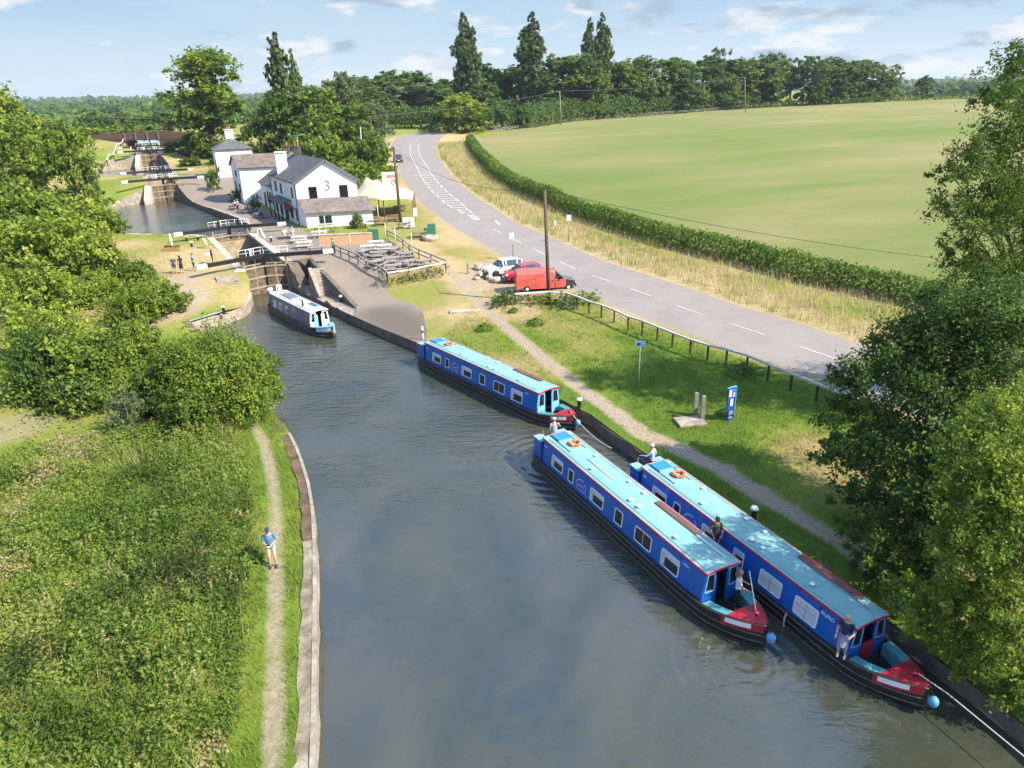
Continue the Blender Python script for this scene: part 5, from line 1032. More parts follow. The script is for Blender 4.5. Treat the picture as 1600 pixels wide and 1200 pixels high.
for i, (px, pt, wp, Y, lab, m) in enumerate([(60, 185, 80, 250, 'far tree above the left hand row', LEAF_D), (165, 172, 45, 290, 'far tree left of the canal beyond the bridge', LEAF), (188, 176, 40, 300, 'second far tree left of the canal beyond the bridge', LEAF), (215, 172, 40, 320, 'dark far tree beyond the middle of the bridge', LEAF_D), (245, 178, 45, 310, 'mid green far tree beyond the bridge', LEAF), (275, 170, 50, 280, 'dark tree right beyond the bridge', LEAF_D), (300, 175, 55, 240, 'tree behind the right end of the bridge', LEAF_D)]):
    tree_px(px, pt, wp, Y, 'field_tree', lab, m=m, variant=i % 5, group='trees beyond the bridge')
for i, (px, pt, wp, Y, lab, m) in enumerate([(175, 192, 60, 240, 'low yellow green bush left behind the bridge', LEAF_Y), (210, 190, 60, 245, 'yellow green bush behind the middle of the bridge', LEAF_Y), (250, 192, 55, 243, 'bright bush behind the right half of the bridge', LEAF_Y), (293, 215, 50, 188, 'bush at the right foot of the brick bridge', LEAF), (312, 225, 50, 178, 'bush between the topmost lock and the cottage', LEAF), (305, 245, 38, 165, 'dark round bush on the lockside left of the cottage', LEAF_D), (330, 205, 40, 172, 'bush behind the cottage chimney', LEAF), (280, 240, 22, 185, 'small bush right of the topmost lock', LEAF), (370, 210, 60, 165, 'green bush right behind the cottage', LEAF)]):
    tree_px(px, pt, wp, Y, 'bush', lab, 'bush', kind='bush', m=m, variant=i % 8, n=3500, size=.16)
# ------------------------------------------------------------------ locks
GATEL = mat('gate_planking', (.17, .13, .085), .9, .5, 1.6, (.05, .04, .03), .5, 12, stretch=(1, 1, 3))
WOOD_G = mat('gate_timber', (.40, .32, .21), .85, .5, 2.2, (.17, .13, .085), .5, 12, stretch=(1, 1, 4))
BEAMB = mat('balance_beam_black', (.014, .013, .014), .5, .3, 3)
PALEST = mat('pale_wing_stone', (.52, .46, .38), .9, .45, 1.5, (.30, .25, .20), .6, 8)  # pale stone of the left wing walls
CHAMB = mat('chamber_brick', (.15, .12, .095), .9, .5, 1.2, (.06, .052, .042), .7, 8, stretch=(1, 1, 3))
TANW = mat('cill_brick', (.40, .32, .20), .9, .4, 1.3, (.22, .17, .11), .5, 9)
def v3(p, z): return Vector((p.x, p.y, z))
def lock_gate(K, upper, sg, lab):
    c = K.top if upper else K.c; piv = c+K.n*sg*K.w/2; tip = c+K.u*.75+K.n*sg*.03; zg = K.zg; zb = (K.zl+1.0) if upper else K.zl-.5
    out = (piv-tip).normalized(); t = thing('lock_gate', lab, 'lock gate', v3(piv, zg), 0, 'lock gates'); o = v3(piv, zg)
    L = lambda p, z: v3(p, z)-o
    leaf = MB(); nm = Vector((-out.y, out.x)); leaf.beam(L(piv, (zb+zg)/2), L(tip, (zb+zg)/2), .12, zg-zb, GATEL)
    leaf.build('leaf', t)
    for f in (0, .33, .66, 1.): q = MB(); zz = zb+.15+(zg-zb-.25)*f; q.beam(L(piv.lerp(tip, .02), zz), L(tip, zz), .26, .16, WOOD_G); q.build('cross_rail', t)
    for f in (.02, .52, .98): q = MB(); p = piv.lerp(tip, f); q.beam(L(p, zb), L(p, zg+(.9 if f != .52 else .2)), .2, .2, BEAMB if f == .98 else WOOD_G); q.build('upright', t)
    e = piv+out*4.7; w0 = piv+out*3.7; bm_ = MB(); bm_.beam(L(tip, zg+.92), L(w0, zg+1.0), .34, .36, BEAMB); bo = bm_.build('balance_beam', t)
    q = MB(); q.beam(L(w0, zg+1.0), L(e, zg+1.02), .35, .37, WHITE); q.build('white_end', bo)
    sd_ = K.u*-.0; hr = MB(); a = piv+K.u*.35+out*.3; b = tip+K.u*.35; ra = .028
    hr.tube([L(a, zg+.15), L(a, zg+1.75), L(b, zg+1.75), L(b-out*-.15, zg+1.45), L(b, zg+.2)], ra, WHITE, 6); hr.tube([L(a, zg+1.4), L(b, zg+1.4)], ra*.8, WHITE, 5)
    for f in (.33, .66): p = a.lerp(b, f); hr.tube([L(p, zg+.15), L(p, zg+1.75)], ra, WHITE, 5)
    hr.build('handrail', t)
    wb = MB(); wb.beam(L(a, zg+.13), L(b, zg+.13), .35, .06, WOOD_G); wb.build('walkway', t)
    pg = MB(); p = piv.lerp(tip, .45)+K.u*.1; pg.box(L(p, zg+1.25), (.18, .18, 1.1), BEAMB if upper else WHITE); pg.tube([L(p, zg+1.7), L(p+out*.35, zg+1.7)], .05, STEEL, 6); pg.build('paddle_gear', t)
LK = {K1: 'nearest lock', K2: 'middle lock', K3: 'topmost lock'}
for K in (K1, K2, K3):
    for up in (False, True):
        for sg in (-1, 1): lock_gate(K, up, sg, f'{"left" if sg < 0 else "right"} {"upper" if up else "lower"} gate of the {LK[K]} with white tipped black beam')
    for sg in (-1, 1):
        mb = MB(); a, b = (K.ll, K.ul) if sg < 0 else (K.lr, K.ur); o_ = K.n*sg*.6
        mb.prism([v3(a, K.zl-.6), v3(b, K.zl-.6), v3(b+o_, K.zl-.6), v3(a+o_, K.zl-.6)], (0, 0, K.zg+.03-K.zl+.6-.25), CHAMB)
        mb.prism([v3(a-K.u*.02-K.n*sg*.03, K.zg-.22), v3(b+K.u*.02-K.n*sg*.03, K.zg-.22), v3(b+o_*1.2, K.zg-.22), v3(a+o_*1.2, K.zg-.22)], (0, 0, .27), STONE_L)
        tag(mb.build('lock_wall'), f'{"left" if sg < 0 else "right"} hand stone chamber wall of the {LK[K]}', 'lock wall', 'lock chamber walls')
    mb = MB(); zu = {K1: 2.2, K2: 4.4, K3: 6.6}[K]; mb.prism([v3(K.ul, K.zl-.6), v3(K.ur, K.zl-.6), v3(K.ur+K.u*.5, K.zl-.6), v3(K.ul+K.u*.5, K.zl-.6)], (0, 0, zu-.04-K.zl+.6), TANW)
    tag(mb.build('lock_cill'), f'tan cill wall under the upper gates of the {LK[K]}', 'lock wall')
    # sloping wing walls on both sides of the mouth
    for sg in (-1, 1):
        a = K.ll if sg < 0 else K.lr; L_ = {(-1): 3.6, 1: 1.6}[sg]; q = K.n*sg; f = -K.u*1; lo = K.zl+.9
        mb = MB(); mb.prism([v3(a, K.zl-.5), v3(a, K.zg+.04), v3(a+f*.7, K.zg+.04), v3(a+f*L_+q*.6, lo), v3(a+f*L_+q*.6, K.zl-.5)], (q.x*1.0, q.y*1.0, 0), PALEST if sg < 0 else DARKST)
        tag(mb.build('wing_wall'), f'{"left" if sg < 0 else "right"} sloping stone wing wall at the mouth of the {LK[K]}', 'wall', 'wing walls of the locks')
def steps(name, label, foot, head, width, z0, z1, n, m):
    foot, head = Vector(foot), Vector(head); mb = MB(); d = (head-foot); w = Vector((-d.y, d.x)).normalized()*width/2
    for i in range(n):
        a = foot.lerp(head, i/n); z = z0+(z1-z0)*(i+1)/n; mb.prism([v3(a-w, z0-.3), v3(head-w, z0-.3), v3(head+w, z0-.3), v3(a+w, z0-.3)], (0, 0, z-z0+.3), m)
    return tag(mb.build(name), label, 'steps')
steps('stone_steps', 'broad worn stone steps on the grass left of the nearest lock', at(368, 478, .9).to_2d(), at(353, 430, 2.85).to_2d(), 1.9, .85, 2.9, 11, STONE)
steps('stone_steps', 'stone steps in a dark recess right of the nearest lock mouth', at(512, 461, .72).to_2d(), at(497, 419, 2.8).to_2d(), 1.3, .7, 2.82, 9, STONE)
mb = MB(); a, b = RAMP_A, RAMP_B; w_ = (b-a).normalized(); nn = Vector((w_.y, -w_.x)); mb.prism([v3(a-nn*.1, .4), v3(b-nn*.1, .4), v3(b-nn*.1, 2.95), v3(a-nn*.1, .85)], (nn.x*.4, nn.y*.4, 0), DARKST)
tag(mb.build('ramp_wall'), 'wedge shaped dark stone wall beside the sloping brick ramp', 'wall')
mb = MB(); cc = [RAMP_B, K1.lr+K1.n*2.6+K1.u*1.0, K1.lr+K1.n*.3+K1.u*.4]
for a, b in zip(cc[:-1], cc[1:]): d_ = (b-a).normalized(); o_ = Vector((d_.y, -d_.x))*.34; mb.prism([v3(a-d_*.2-o_*.4, .4), v3(b+d_*.15-o_*.4, .4), v3(b+d_*.15+o_*.6, .4), v3(a-d_*.2+o_*.6, .4)], (0, 0, 2.47+(.004 if a is RAMP_B else 0)), DARKST)
tag(mb.build('retaining_wall'), 'dark retaining wall at the head of the recessed steps', 'wall')
p = at(505, 466, .72); q = at(487, 420, 2.8); mb = MB(); mb.prism([(p.x, p.y, .5), (q.x, q.y, .5), (q.x, q.y, 2.92), (p.x, p.y, 1.0)], (-.35, -.1, 0), STONE); tag(mb.build('step_wall'), 'pale sloping wall between the lock mouth and the recessed steps', 'wall')
# bollards, planter, life ring posts on the lockside
def bollard(loc, lab):
    t = thing('mooring_bollard', lab, 'bollard', loc, 0, 'mooring bollards'); m = MB(); m.lathe([(.15, -.1), (.14, .05), (.115, .12), (.115, .40), (.16, .46), (.17, .50)], BLACK, n=12); m.build('post', t); c = MB(); c.lathe([(.172, .49), (.175, .56), (.13, .63), (.02, .66)], WHITE, n=12); c.build('white_cap', t)
for px, py, lab in [(905, 637, 'white topped bollard at the bow of the boat nearest the lock'), (1177, 811, 'white topped bollard in the grass beside the boat against the bank'), (350, 489, 'white topped bollard on the left bank below the worn path'), (533, 472, 'white capped bollard on the low quay right of the silver boat'), (424, 378, 'white topped bollard on the bricks near the picnic tables'), (292, 377, 'white topped bollard on the lockside grass near the balance beam'), (300, 386, 'dark bollard on the grass left of the lifebuoy stand'), (310, 376, 'small bollard behind the lifebuoy stand')]: bollard(gp(px, py), lab)
def marker_post(base, top, lab, ring=True, name='marker_post'):
    b = gp(*base); z = at_y(top[0], top[1], b.y).z; t = thing(name, lab, 'post', b); m = MB(); m.tube([(0, 0, -.1), (0, 0, z-b.z)], .07, WHITE, 8); m.build('post', t)
    if ring: r = MB(); r.tube([(0, 0, (z-b.z)*.52), (0, 0, (z-b.z)*.74)], .085, RED, 8); r.build('red_band', t)
marker_post((661, 531), (660, 510), 'white post with a red band at the end of the tarmac by the water')
b = gp(270, 392); t = thing('planter', 'low wooden planter of plants round a white post on the lockside grass', 'planter', b); m = MB(); m.box((0, 0, .2), (1.9, .6, .4), mat('planter_wood', (.38, .22, .11), .8, .3, 4), bev=.03); m.build('trough', t)
m = MB(); m.tube([(0, .1, .2), (-.05, .1, 1.9)], [.14, .07], WHITE, 8); m.build('white_post', t)
C = np.c_[rng.uniform(-.85, .85, 160), rng.uniform(-.22, .22, 160), rng.uniform(.4, .62, 160)]; V, F, tt = leaves(C, np.tile([0, 0, 1.], (160, 1)), rng.normal(.4, .15, 160), .09, 4); link('plants', mesh_np('plants', V, F, [LEAF_D], tint=tt), t)
b = gp(322, 388); t = thing('lifebuoy_stand', 'white lifebuoy leaning on its stand beside the lock chamber', 'lifebuoy', b, .5); m = MB(); m.torus((0, 0, .75), .36, .10, WHITE, 20, 8, M=Matrix.Translation((0, 0, .75)) @ Matrix.Rotation(1.2, 4, 'Y') @ Matrix.Translation((0, 0, -.75))); m.build('ring', t); m = MB(); m.tube([(0, 0, 0), (.12, 0, .95)], .04, WHITE, 6); m.build('stand', t)
b = gp(407, 372); t = thing('bench_frame', 'white A shaped paddle gear stand on the lockside bricks', 'stand', b); m = MB(); m.beam((-.45, 0, 0), (-.12, 0, 1.05), .14, .14, WHITE); m.beam((.55, 0, 0), (.15, 0, 1.05), .14, .14, WHITE); m.beam((-.2, 0, 1.08), (.25, 0, 1.08), .2, .14, WHITE); m.build('frame', t); m = MB(); m.tube([(0, -.1, 1.0), (0, .25, 1.0)], .09, STEEL, 8); m.build('gear', t)

# ------------------------------------------------------------------ public house and its neighbours
WALLW = mat('white_render', (.80, .80, .80), .8, .06, .8, (.74, .745, .75), .15, 6, dirt=((.50, .49, .46), 1.1, .52, .75, .6, (1, 1, .3)))
SLATE = course_mat('slate_roof', (.12, .115, .12), (.085, .08, .085), (-.5, .866))
TILE_B = course_mat('brown_tile_roof', (.20, .155, .12), (.13, .10, .075), (.98, .19))
TILE_P = course_mat('mossy_tile_roof', (.205, .165, .15), (.14, .115, .10), (.98, .19))
POT = mat('clay_pot', (.50, .14, .06), .8, .2, 5)
WINB = mat('window_black', (.018, .018, .022), .35, .3, 6); WING = mat('window_green', (.05, .09, .075), .5, .3, 6)
BRICKT = mat('tan_brick', (.50, .32, .19), .9, .3, 6, (.38, .24, .14), .4, 12); BRICKR = mat('dark_red_brick', (.15, .075, .055), .9, .4, 3, (.09, .055, .045), .5, 10)
def house(name, label, A, u, lu, w, lw, z0, ze, zr, wallm, roofm, ridge='u', ov=.3, cat='building'):
    A, u, w = Vector(A), Vector(u).normalized(), Vector(w).normalized(); t = thing(name, label, cat, v3(A, z0)); o = v3(A, z0); P = lambda a, b, z: v3(A+u*a+w*b, z)-o
    mb = MB()
    if ridge == 'u':
        for a, s in ((0, 1), (lu, -1)): mb.prism([P(a, 0, z0-.4), P(a, lw, z0-.4), P(a, lw, ze), P(a, lw/2, zr), P(a, 0, ze)], (u.x*.25*s, u.y*.25*s, 0), wallm)
        for b_, s in ((0, 1), (lw, -1)): mb.prism([P(.26, b_, z0-.4), P(lu-.26, b_, z0-.4), P(lu-.26, b_, ze), P(.26, b_, ze)], (w.x*.25*s, w.y*.25*s, 0), wallm)
    elif ridge == 'w':
        for b_, s in ((0, 1), (lw, -1)): mb.prism([P(0, b_, z0-.4), P(lu, b_, z0-.4), P(lu, b_, ze), P(lu/2, b_, zr), P(0, b_, ze)], (w.x*.25*s, w.y*.25*s, 0), wallm)
        for a, s in ((0, 1), (lu, -1)): mb.prism([P(a, .26, z0-.4), P(a, lw-.26, z0-.4), P(a, lw-.26, ze), P(a, .26, ze)], (u.x*.25*s, u.y*.25*s, 0), wallm)
    else:
        for a, s in ((0, 1), (lu, -1)): mb.prism([P(a, 0, z0-.4), P(a, lw, z0-.4), P(a, lw, ze), P(a, 0, ze)], (u.x*.25*s, u.y*.25*s, 0), wallm)
        for b_, s in ((0, 1), (lw, -1)): mb.prism([P(.26, b_, z0-.4), P(lu-.26, b_, z0-.4), P(lu-.26, b_, ze), P(.26, b_, ze)], (w.x*.25*s, w.y*.25*s, 0), wallm)
    mb.build('wall', t); rf = MB(); sl = (zr-ze)/((lw if ridge == 'u' else lu)/2); th = .12
    def slab(pts): n_ = (pts[1]-pts[0]).cross(pts[2]-pts[0]).normalized(); n_ = n_ if n_.z > 0 else -n_; rf.prism([p+n_*.02 for p in pts], n_*th, roofm)
    if ridge == 'u':
        slab([P(-ov, -ov, ze-ov*sl), P(lu+ov, -ov, ze-ov*sl), P(lu+ov, lw/2, zr), P(-ov, lw/2, zr)]); slab([P(-ov, lw+ov, ze-ov*sl), P(lu+ov, lw+ov, ze-ov*sl), P(lu+ov, lw/2+.01, zr), P(-ov, lw/2+.01, zr)])
    elif ridge == 'w':
        slab([P(-ov, -ov, ze-ov*sl), P(-ov, lw+ov, ze-ov*sl), P(lu/2, lw+ov, zr), P(lu/2, -ov, zr)]); slab([P(lu+ov, -ov, ze-ov*sl), P(lu+ov, lw+ov, ze-ov*sl), P(lu/2+.01, lw+ov, zr), P(lu/2+.01, -ov, zr)])
    else:
        k = [P(-ov, -ov, ze), P(lu+ov, -ov, ze), P(lu+ov, lw+ov, ze), P(-ov, lw+ov, ze)]; ap = P(lu/2, lw/2, zr)
        for i in range(4): slab([k[i], k[(i+1) % 4], ap])
    ro = rf.build('roof', t); return t, P, ro
def opening(t, P, face, a, z, w, hgt, fm=WINB, lu=0, bars=(2, 3), kind='window', out=.03, sill=True, trim=None):
    """window on face 'u0' (gable at a=0) or 'w0' (long wall at b=0); a = distance along the face"""
    if face == 'u0': X = (P(0, 1, 0)-P(0, 0, 0)).normalized(); p = P(0, a, z); nrm = -(P(1, 0, 0)-P(0, 0, 0)).normalized()
    else: X = (P(1, 0, 0)-P(0, 0, 0)).normalized(); p = P(a, 0, z); nrm = -(P(0, 1, 0)-P(0, 0, 0)).normalized()
    Z = Vector((0, 0, 1)); nv = X.cross(Z); nv = nv if nv.dot(nrm) > 0 else -nv
    f = MB(); r = lambda x0, x1, z0, z1, d, m, mbb: mbb.prism([p+X*x0+Z*z0, p+X*x1+Z*z0, p+X*x1+Z*z1, p+X*x0+Z*z1], nv*d, m)
    for x0, x1, z0, z1 in ((-w/2, -w/2+.09, 0, hgt), (w/2-.09, w/2, 0, hgt), (-w/2+.09, w/2-.09, 0, .09), (-w/2+.09, w/2-.09, hgt-.09, hgt)): r(x0, x1, z0, z1, out+.05, trim or fm, f)
    for i in range(1, bars[0]): x = -w/2+w*i/bars[0]; r(x-.025, x+.025, .09, hgt-.09, out+.03, trim or fm, f)
    for i in range(1, bars[1]): zz = hgt*i/bars[1]; r(-w/2+.09, w/2-.09, zz-.025, zz+.025, out+.025, trim or fm, f)
    if kind == 'window' and sill: r(-w/2-.08, w/2+.08, -.08, 0, out+.12, WHITE, f)
    fo = f.build(kind, t); g = MB(); r(-w/2+.08, w/2-.08, .08, hgt-.08, out, GLASS if kind == 'window' else fm, g); g.build('pane' if kind == 'window' else 'panel', fo); return fo
def chimney(parent, P, a, b_, z0, z1, s, m, pots=1, pm=POT):
    c = MB(); p = P(a, b_, 0); c.box((p.x, p.y, (z0+z1)/2-parent.parent.location.z if False else 0), (.01, .01, .01), m) if False else None
    q = P(a, b_, z0); q2 = P(a, b_, z1); c.box((q.x, q.y, (q.z+q2.z)/2), (s, s*.75, q2.z-q.z), m); c.box((q.x, q.y, q2.z), (s+.16, s*.75+.16, .14), m); co = c.build('chimney', parent)
    for i in range(pots): k = MB(); k.lathe([(.15, 0), (.12, .1), (.11, .55), (.14, .6)], pm, (q.x+(i-(pots-1)/2)*.4, q.y, q2.z+.07), 8); k.build('chimney_pot', co)
gz_ = 2.75
pub, P, ro = house('public_house', 'large white public house with slate roof and a big 3 on its gable', (-27.2, 94.5), (-.5, .866), 14, (.98, .19), 7.75, gz_, 8.45, 11.0, WALLW, SLATE)
opening(pub, P, 'u0', 2.1, 6.15, 1.0, 1.6, WINB, bars=(3, 3)); opening(pub, P, 'u0', 6.0, 6.2, 1.05, 1.6, WINB, bars=(3, 3))
X = (P(0, 1, 0)-P(0, 0, 0)).normalized(); nv = Vector((X.y, -X.x, 0)); SIGNM = mat('sign_grey', (.24, .24, .25), .7); SIGNL = mat('sign_pale_grey', (.50, .50, .51), .7)
RM = lambda p: Matrix((tuple(X)+(p.x,), (0, 0, 1, p.z), (-X.y*-1 if False else nv.x, 0, 0, 0), (0, 0, 0, 1)))
def wallT(p):
    T = Matrix.Identity(4); Y = Vector((0, 0, 1))
    for i in range(3): T[i][0] = X[i]; T[i][1] = Y[i]; T[i][2] = nv[i]; T[i][3] = p[i]
    return T
text_part('gable_number', '3', 1.9, SIGNM, pub, wallT(P(0, 3.95, 7.75)+nv*.03)); text_part('gable_lettering', 'L O C K S', .62, SIGNL, pub, wallT(P(0, 3.95, 6.45)+nv*.03))
# lean-to in front of the gable
lt = MB(); d = 2.5; lw_ = 8.6
lt.prism([P(-d, .2, gz_-.4), P(-d, lw_, gz_-.4), P(-d, lw_, 4.75), P(-d, .2, 4.75)], (P(.2, 0, 0)-P(0, 0, 0)), WALLW)
for b_ in (.2, lw_-.2): lt.prism([P(-d+.2, b_, gz_-.4), P(-.02, b_, gz_-.4), P(-.02, b_, 6.0), P(-d+.2, b_, 4.75)], (P(0, .2, 0)-P(0, 0, 0)), WALLW)
lo = lt.build('lean_to', pub); lr_ = MB(); lr_.prism([P(-d-.35, -.1, 4.68), P(-d-.35, lw_+.3, 4.68), P(-.02, lw_+.3, 6.15), P(-.02, -.1, 6.15)], (0, 0, .13), TILE_P); lr_.build('lean_to_roof', lo)
Pq = lambda a, b_, z: P(a-d, b_, z)
opening(pub, Pq, 'u0', 2.6, 3.35, 1.55, 1.0, WING, bars=(4, 2))
for a, z, w, hh in ((2.2, 6.2, .55, 1.35), (4.2, 6.2, .5, 1.3), (5.7, 6.2, .5, 1.3), (8.0, 6.2, .75, 1.4), (11.0, 6.3, .8, 1.4)): opening(pub, P, 'w0', a, z, w, hh, WINB if a in (2.2, 8.0, 11.0) else WHITE, bars=(2, 3))
opening(pub, P, 'w0', 6.4, 2.8, 1.5, 2.3, WINB, kind='door', bars=(2, 3)); opening(pub, P, 'w0', 3.6, 3.4, .9, 1.6, WINB); opening(pub, P, 'w0', 9.3, 3.3, 1.0, 1.7, WINB); opening(pub, P, 'w0', 12.0, 3.3, 1.0, 1.7, WINB); opening(pub, P, 'w0', 1.2, 3.4, .45, 1.6, WINB, bars=(1, 3))
cn = MB(); cn.prism([P(3.2, -.02, 5.75), P(10.4, -.02, 5.75), P(10.4, -1.5, 5.3), P(3.2, -1.5, 5.3)], (0, 0, .12), SLATE); co = cn.build('porch_roof', pub)
for a in (3.5, 5.6, 7.6, 10.1): q = MB(); q.beam(P(a, -1.35, 2.7), P(a, -1.35, 5.28), .14, .14, WINB); q.build('porch_post', co)
for b_ in (-.28, 7.75+.28): q = MB(); q.tube([P(-.2, b_, 8.28), P(14.2, b_, 8.28)], .07, WINB, 6); q.build('gutter', pub)
for a_, b_, z_ in ((.25, -.1, 8.2), (13.6, -.1, 8.2)): q = MB(); q.tube([P(a_, b_, z_), P(a_, b_, gz_)], .05, WINB, 6); q.build('downpipe', pub)
for s_ in (0, 1): q = MB(); e0, e1 = (P(-.31, -.3, 8.22), P(-.31, 3.875, 10.98)) if s_ == 0 else (P(-.31, 8.05, 8.22), P(-.31, 3.875, 10.98)); q.beam(e0, e1, .04, .24, mat('bargeboard', (.16, .16, .17), .7)); q.build('bargeboard', pub)
chimney(ro, P, 9.6, .9, 8.6, 11.6, 1.25, WALLW, 0); chimney(ro, P, 12.6, 3.9, 10.6, 12.1, .95, mat('dark_stack', (.10, .09, .085), .9), 2)
ae = MB(); p = P(11.6, 3.9, 10.9); q = P(11.6, 3.9, 13.6); ae.tube([p, q], .035, STEEL, 5); ae.tube([q+Vector((-.9, 0, -.1)), q+Vector((.9, 0, .1))], .03, STEEL, 5)
for k in range(5): x = -.7+k*.3; ae.tube([q+Vector((x, -.3, x*.1)), q+Vector((x, .3, x*.1))], .018, STEEL, 4)
ae.build('aerial', ro)
def basket(loc, lab, m, name='hanging_basket', r=.45):
    rr = np.random.default_rng(int(abs(loc[0]*10))); C = rr.normal(0, 1, (90, 3)); C /= np.linalg.norm(C, axis=1)[:, None]; V, F, tt = leaves(C*r*np.array([1, 1, .8]), C, rr.uniform(.1, 1, 90), .14, 9); o = link(name, mesh_np(name, V, F, [m], tint=tt), None, loc); tag(o, lab, 'flowers', 'hanging baskets of the public house')
FLOW = leaf_mat('basket_flowers', [(0, (.04, .05, .02)), (.4, (.10, .12, .03)), (.6, (.30, .05, .10)), (1, (.45, .12, .30))])
for a, z, lab in ((1.6, 4.9, 'hanging basket of flowers nearest the gable corner'), (2.6, 5.0, 'flower basket beside the porch roof end'), (11.4, 5.2, 'flower basket beyond the porch of the public house')): basket(Vector(pub.location)+P(a, -.7, z), lab, FLOW)
# lower wing, cross wing, cottage
A2 = Vector((-27.2, 94.5))+Vector((-.5, .866)).normalized()*14.05
wing, P2, r2 = house('public_house_wing', 'low white wing with slate roof behind the main block of the public house', A2+Vector((.98, .19))*.3, (-.5, .866), 9, (.98, .19), 6.2, 3.0, 6.6, 8.6, WALLW, SLATE)
for a in (1.2, 2.8, 4.4): opening(wing, P2, 'w0', a, 4.0, .8, 1.6, WINB)
opening(wing, P2, 'w0', 6.4, 3.1, 1.0, 2.2, WINB, kind='door', bars=(1, 1))
A3 = A2+Vector((-.5, .866)).normalized()*9.4
cw_, P3, r3 = house('gabled_house', 'white house with brown tiled roof between the cottage and the public house', A3-Vector((.98, .19))*2.0+Vector((-.5, .866))*2.0, (-.5, .866), 7.0, (.98, .19), 9.5, 3.5, 8.6, 10.3, WALLW, TILE_B, ridge='w')
opening(cw_, P3, 'w0', 1.6, 4.6, .7, 1.5, WINB); opening(cw_, P3, 'w0', 4.6, 4.8, .7, 1.5, WINB); opening(cw_, P3, 'w0', 3.2, 7.0, .8, 1.0, WINB); opening(cw_, P3, 'u0', 4.2, 6.6, .7, .8, WINB)
chimney(r3, P3, 3.4, 8.4, 9.2, 11.4, .8, mat('dark_stack', (.1, .09, .085)), 1)
ext = MB(); ext.prism([P3(-3.0, 3.5, 3), P3(-3.0, 8.5, 3), P3(-3.0, 8.5, 7.6), P3(-3.0, 6.0, 8.9), P3(-3.0, 3.5, 6.4)], (P3(2.95, 0, 0)-P3(0, 0, 0)), WALLW); ext.build('extension', cw_)
b = at(356, 279, 4.9)
cot, P4, r4 = house('cottage', 'square white cottage with a pyramid slate roof and central white chimney', Vector((b.x-1.6, b.y)), (-.42, .907), 6.6, (.907, .42), 6.6, h(b.x, b.y)-.2, 9.9, 11.9, WALLW, SLATE, ridge='hip', cat='cottage')
chimney(r4, P4, 3.3, 3.3, 11.3, 13.4, 1.3, WALLW, 2); opening(cot, P4, 'w0', 2.0, 6.8, .8, 1.3, WINB); opening(cot, P4, 'u0', 4.6, 6.9, .8, 1.2, WINB)
tree_px(375, 290, 34, 119, 'shrub', 'clipped round ivy bush on the wall of the low wing', 'shrub', kind='bush', m=LEAF, variant=2, n=3500, size=.12)
tree_px(396, 300, 24, 108, 'shrub', 'dark climbing shrub by the wall of the low wing', 'shrub', kind='bush', m=LEAF_D, variant=3, n=2500, size=.12)
tree_px(337, 256, 26, 128, 'shrub', 'dark flowering climber at the corner of the cottage', 'shrub', kind='bush', m=LEAF_D, variant=4, n=2500, size=.12)
tree_px(553, 328, 34, 91, 'shrub', 'green climbing shrub against the lean-to right of its window', 'shrub', kind='bush', m=LEAF, variant=1, n=5000, size=.1)
for i, (px, py) in enumerate([(488, 361), (500, 362), (512, 363), (524, 363), (572, 362)]): plant('border_plant', f'{ORD[i]} clump from the left in the flower border before the lean-to', 'plant', gp(px, py), .9, 1.6, 'bush', [LEAF_Y, LEAF_G, LEAF_Y, LEAF, LEAF_D][i], 30+i, 900, .09, 'flower border plants', trunk=False)
# garden wall, tent, tables, fences
def wall_run(name, label, a, b, hgt, th, m, cap=STONE_L):
    mb = MB(); za, zb_ = h(a.x, a.y), h(b.x, b.y); n_ = Vector((-(b-a).y, (b-a).x)).normalized()*th; t = thing(name, label, 'wall', v3(a, za)); o = v3(a, za)
    mb.prism([v3(a, za-.3)-o, v3(b, zb_-.3)-o, v3(b, zb_+hgt)-o, v3(a, za+hgt)-o], (n_.x, n_.y, 0), m); mb.build('brickwork', t); c = MB(); c.beam(v3(a, za+hgt+.05)+Vector((n_.x/2, n_.y/2, 0))-o, v3(b, zb_+hgt+.05)+Vector((n_.x/2, n_.y/2, 0))-o, th+.1, .1, cap); c.build('coping', t)
wall_run('brick_wall', 'low tan brick wall lit by the sun below the lean-to', gp(500, 386).to_2d(), gp(583, 382).to_2d(), 1.25, .25, BRICKT)
TENTM = mat('tent_canvas', (.43, .385, .275), .8, .1, .8, (.38, .34, .245), .1, 4)
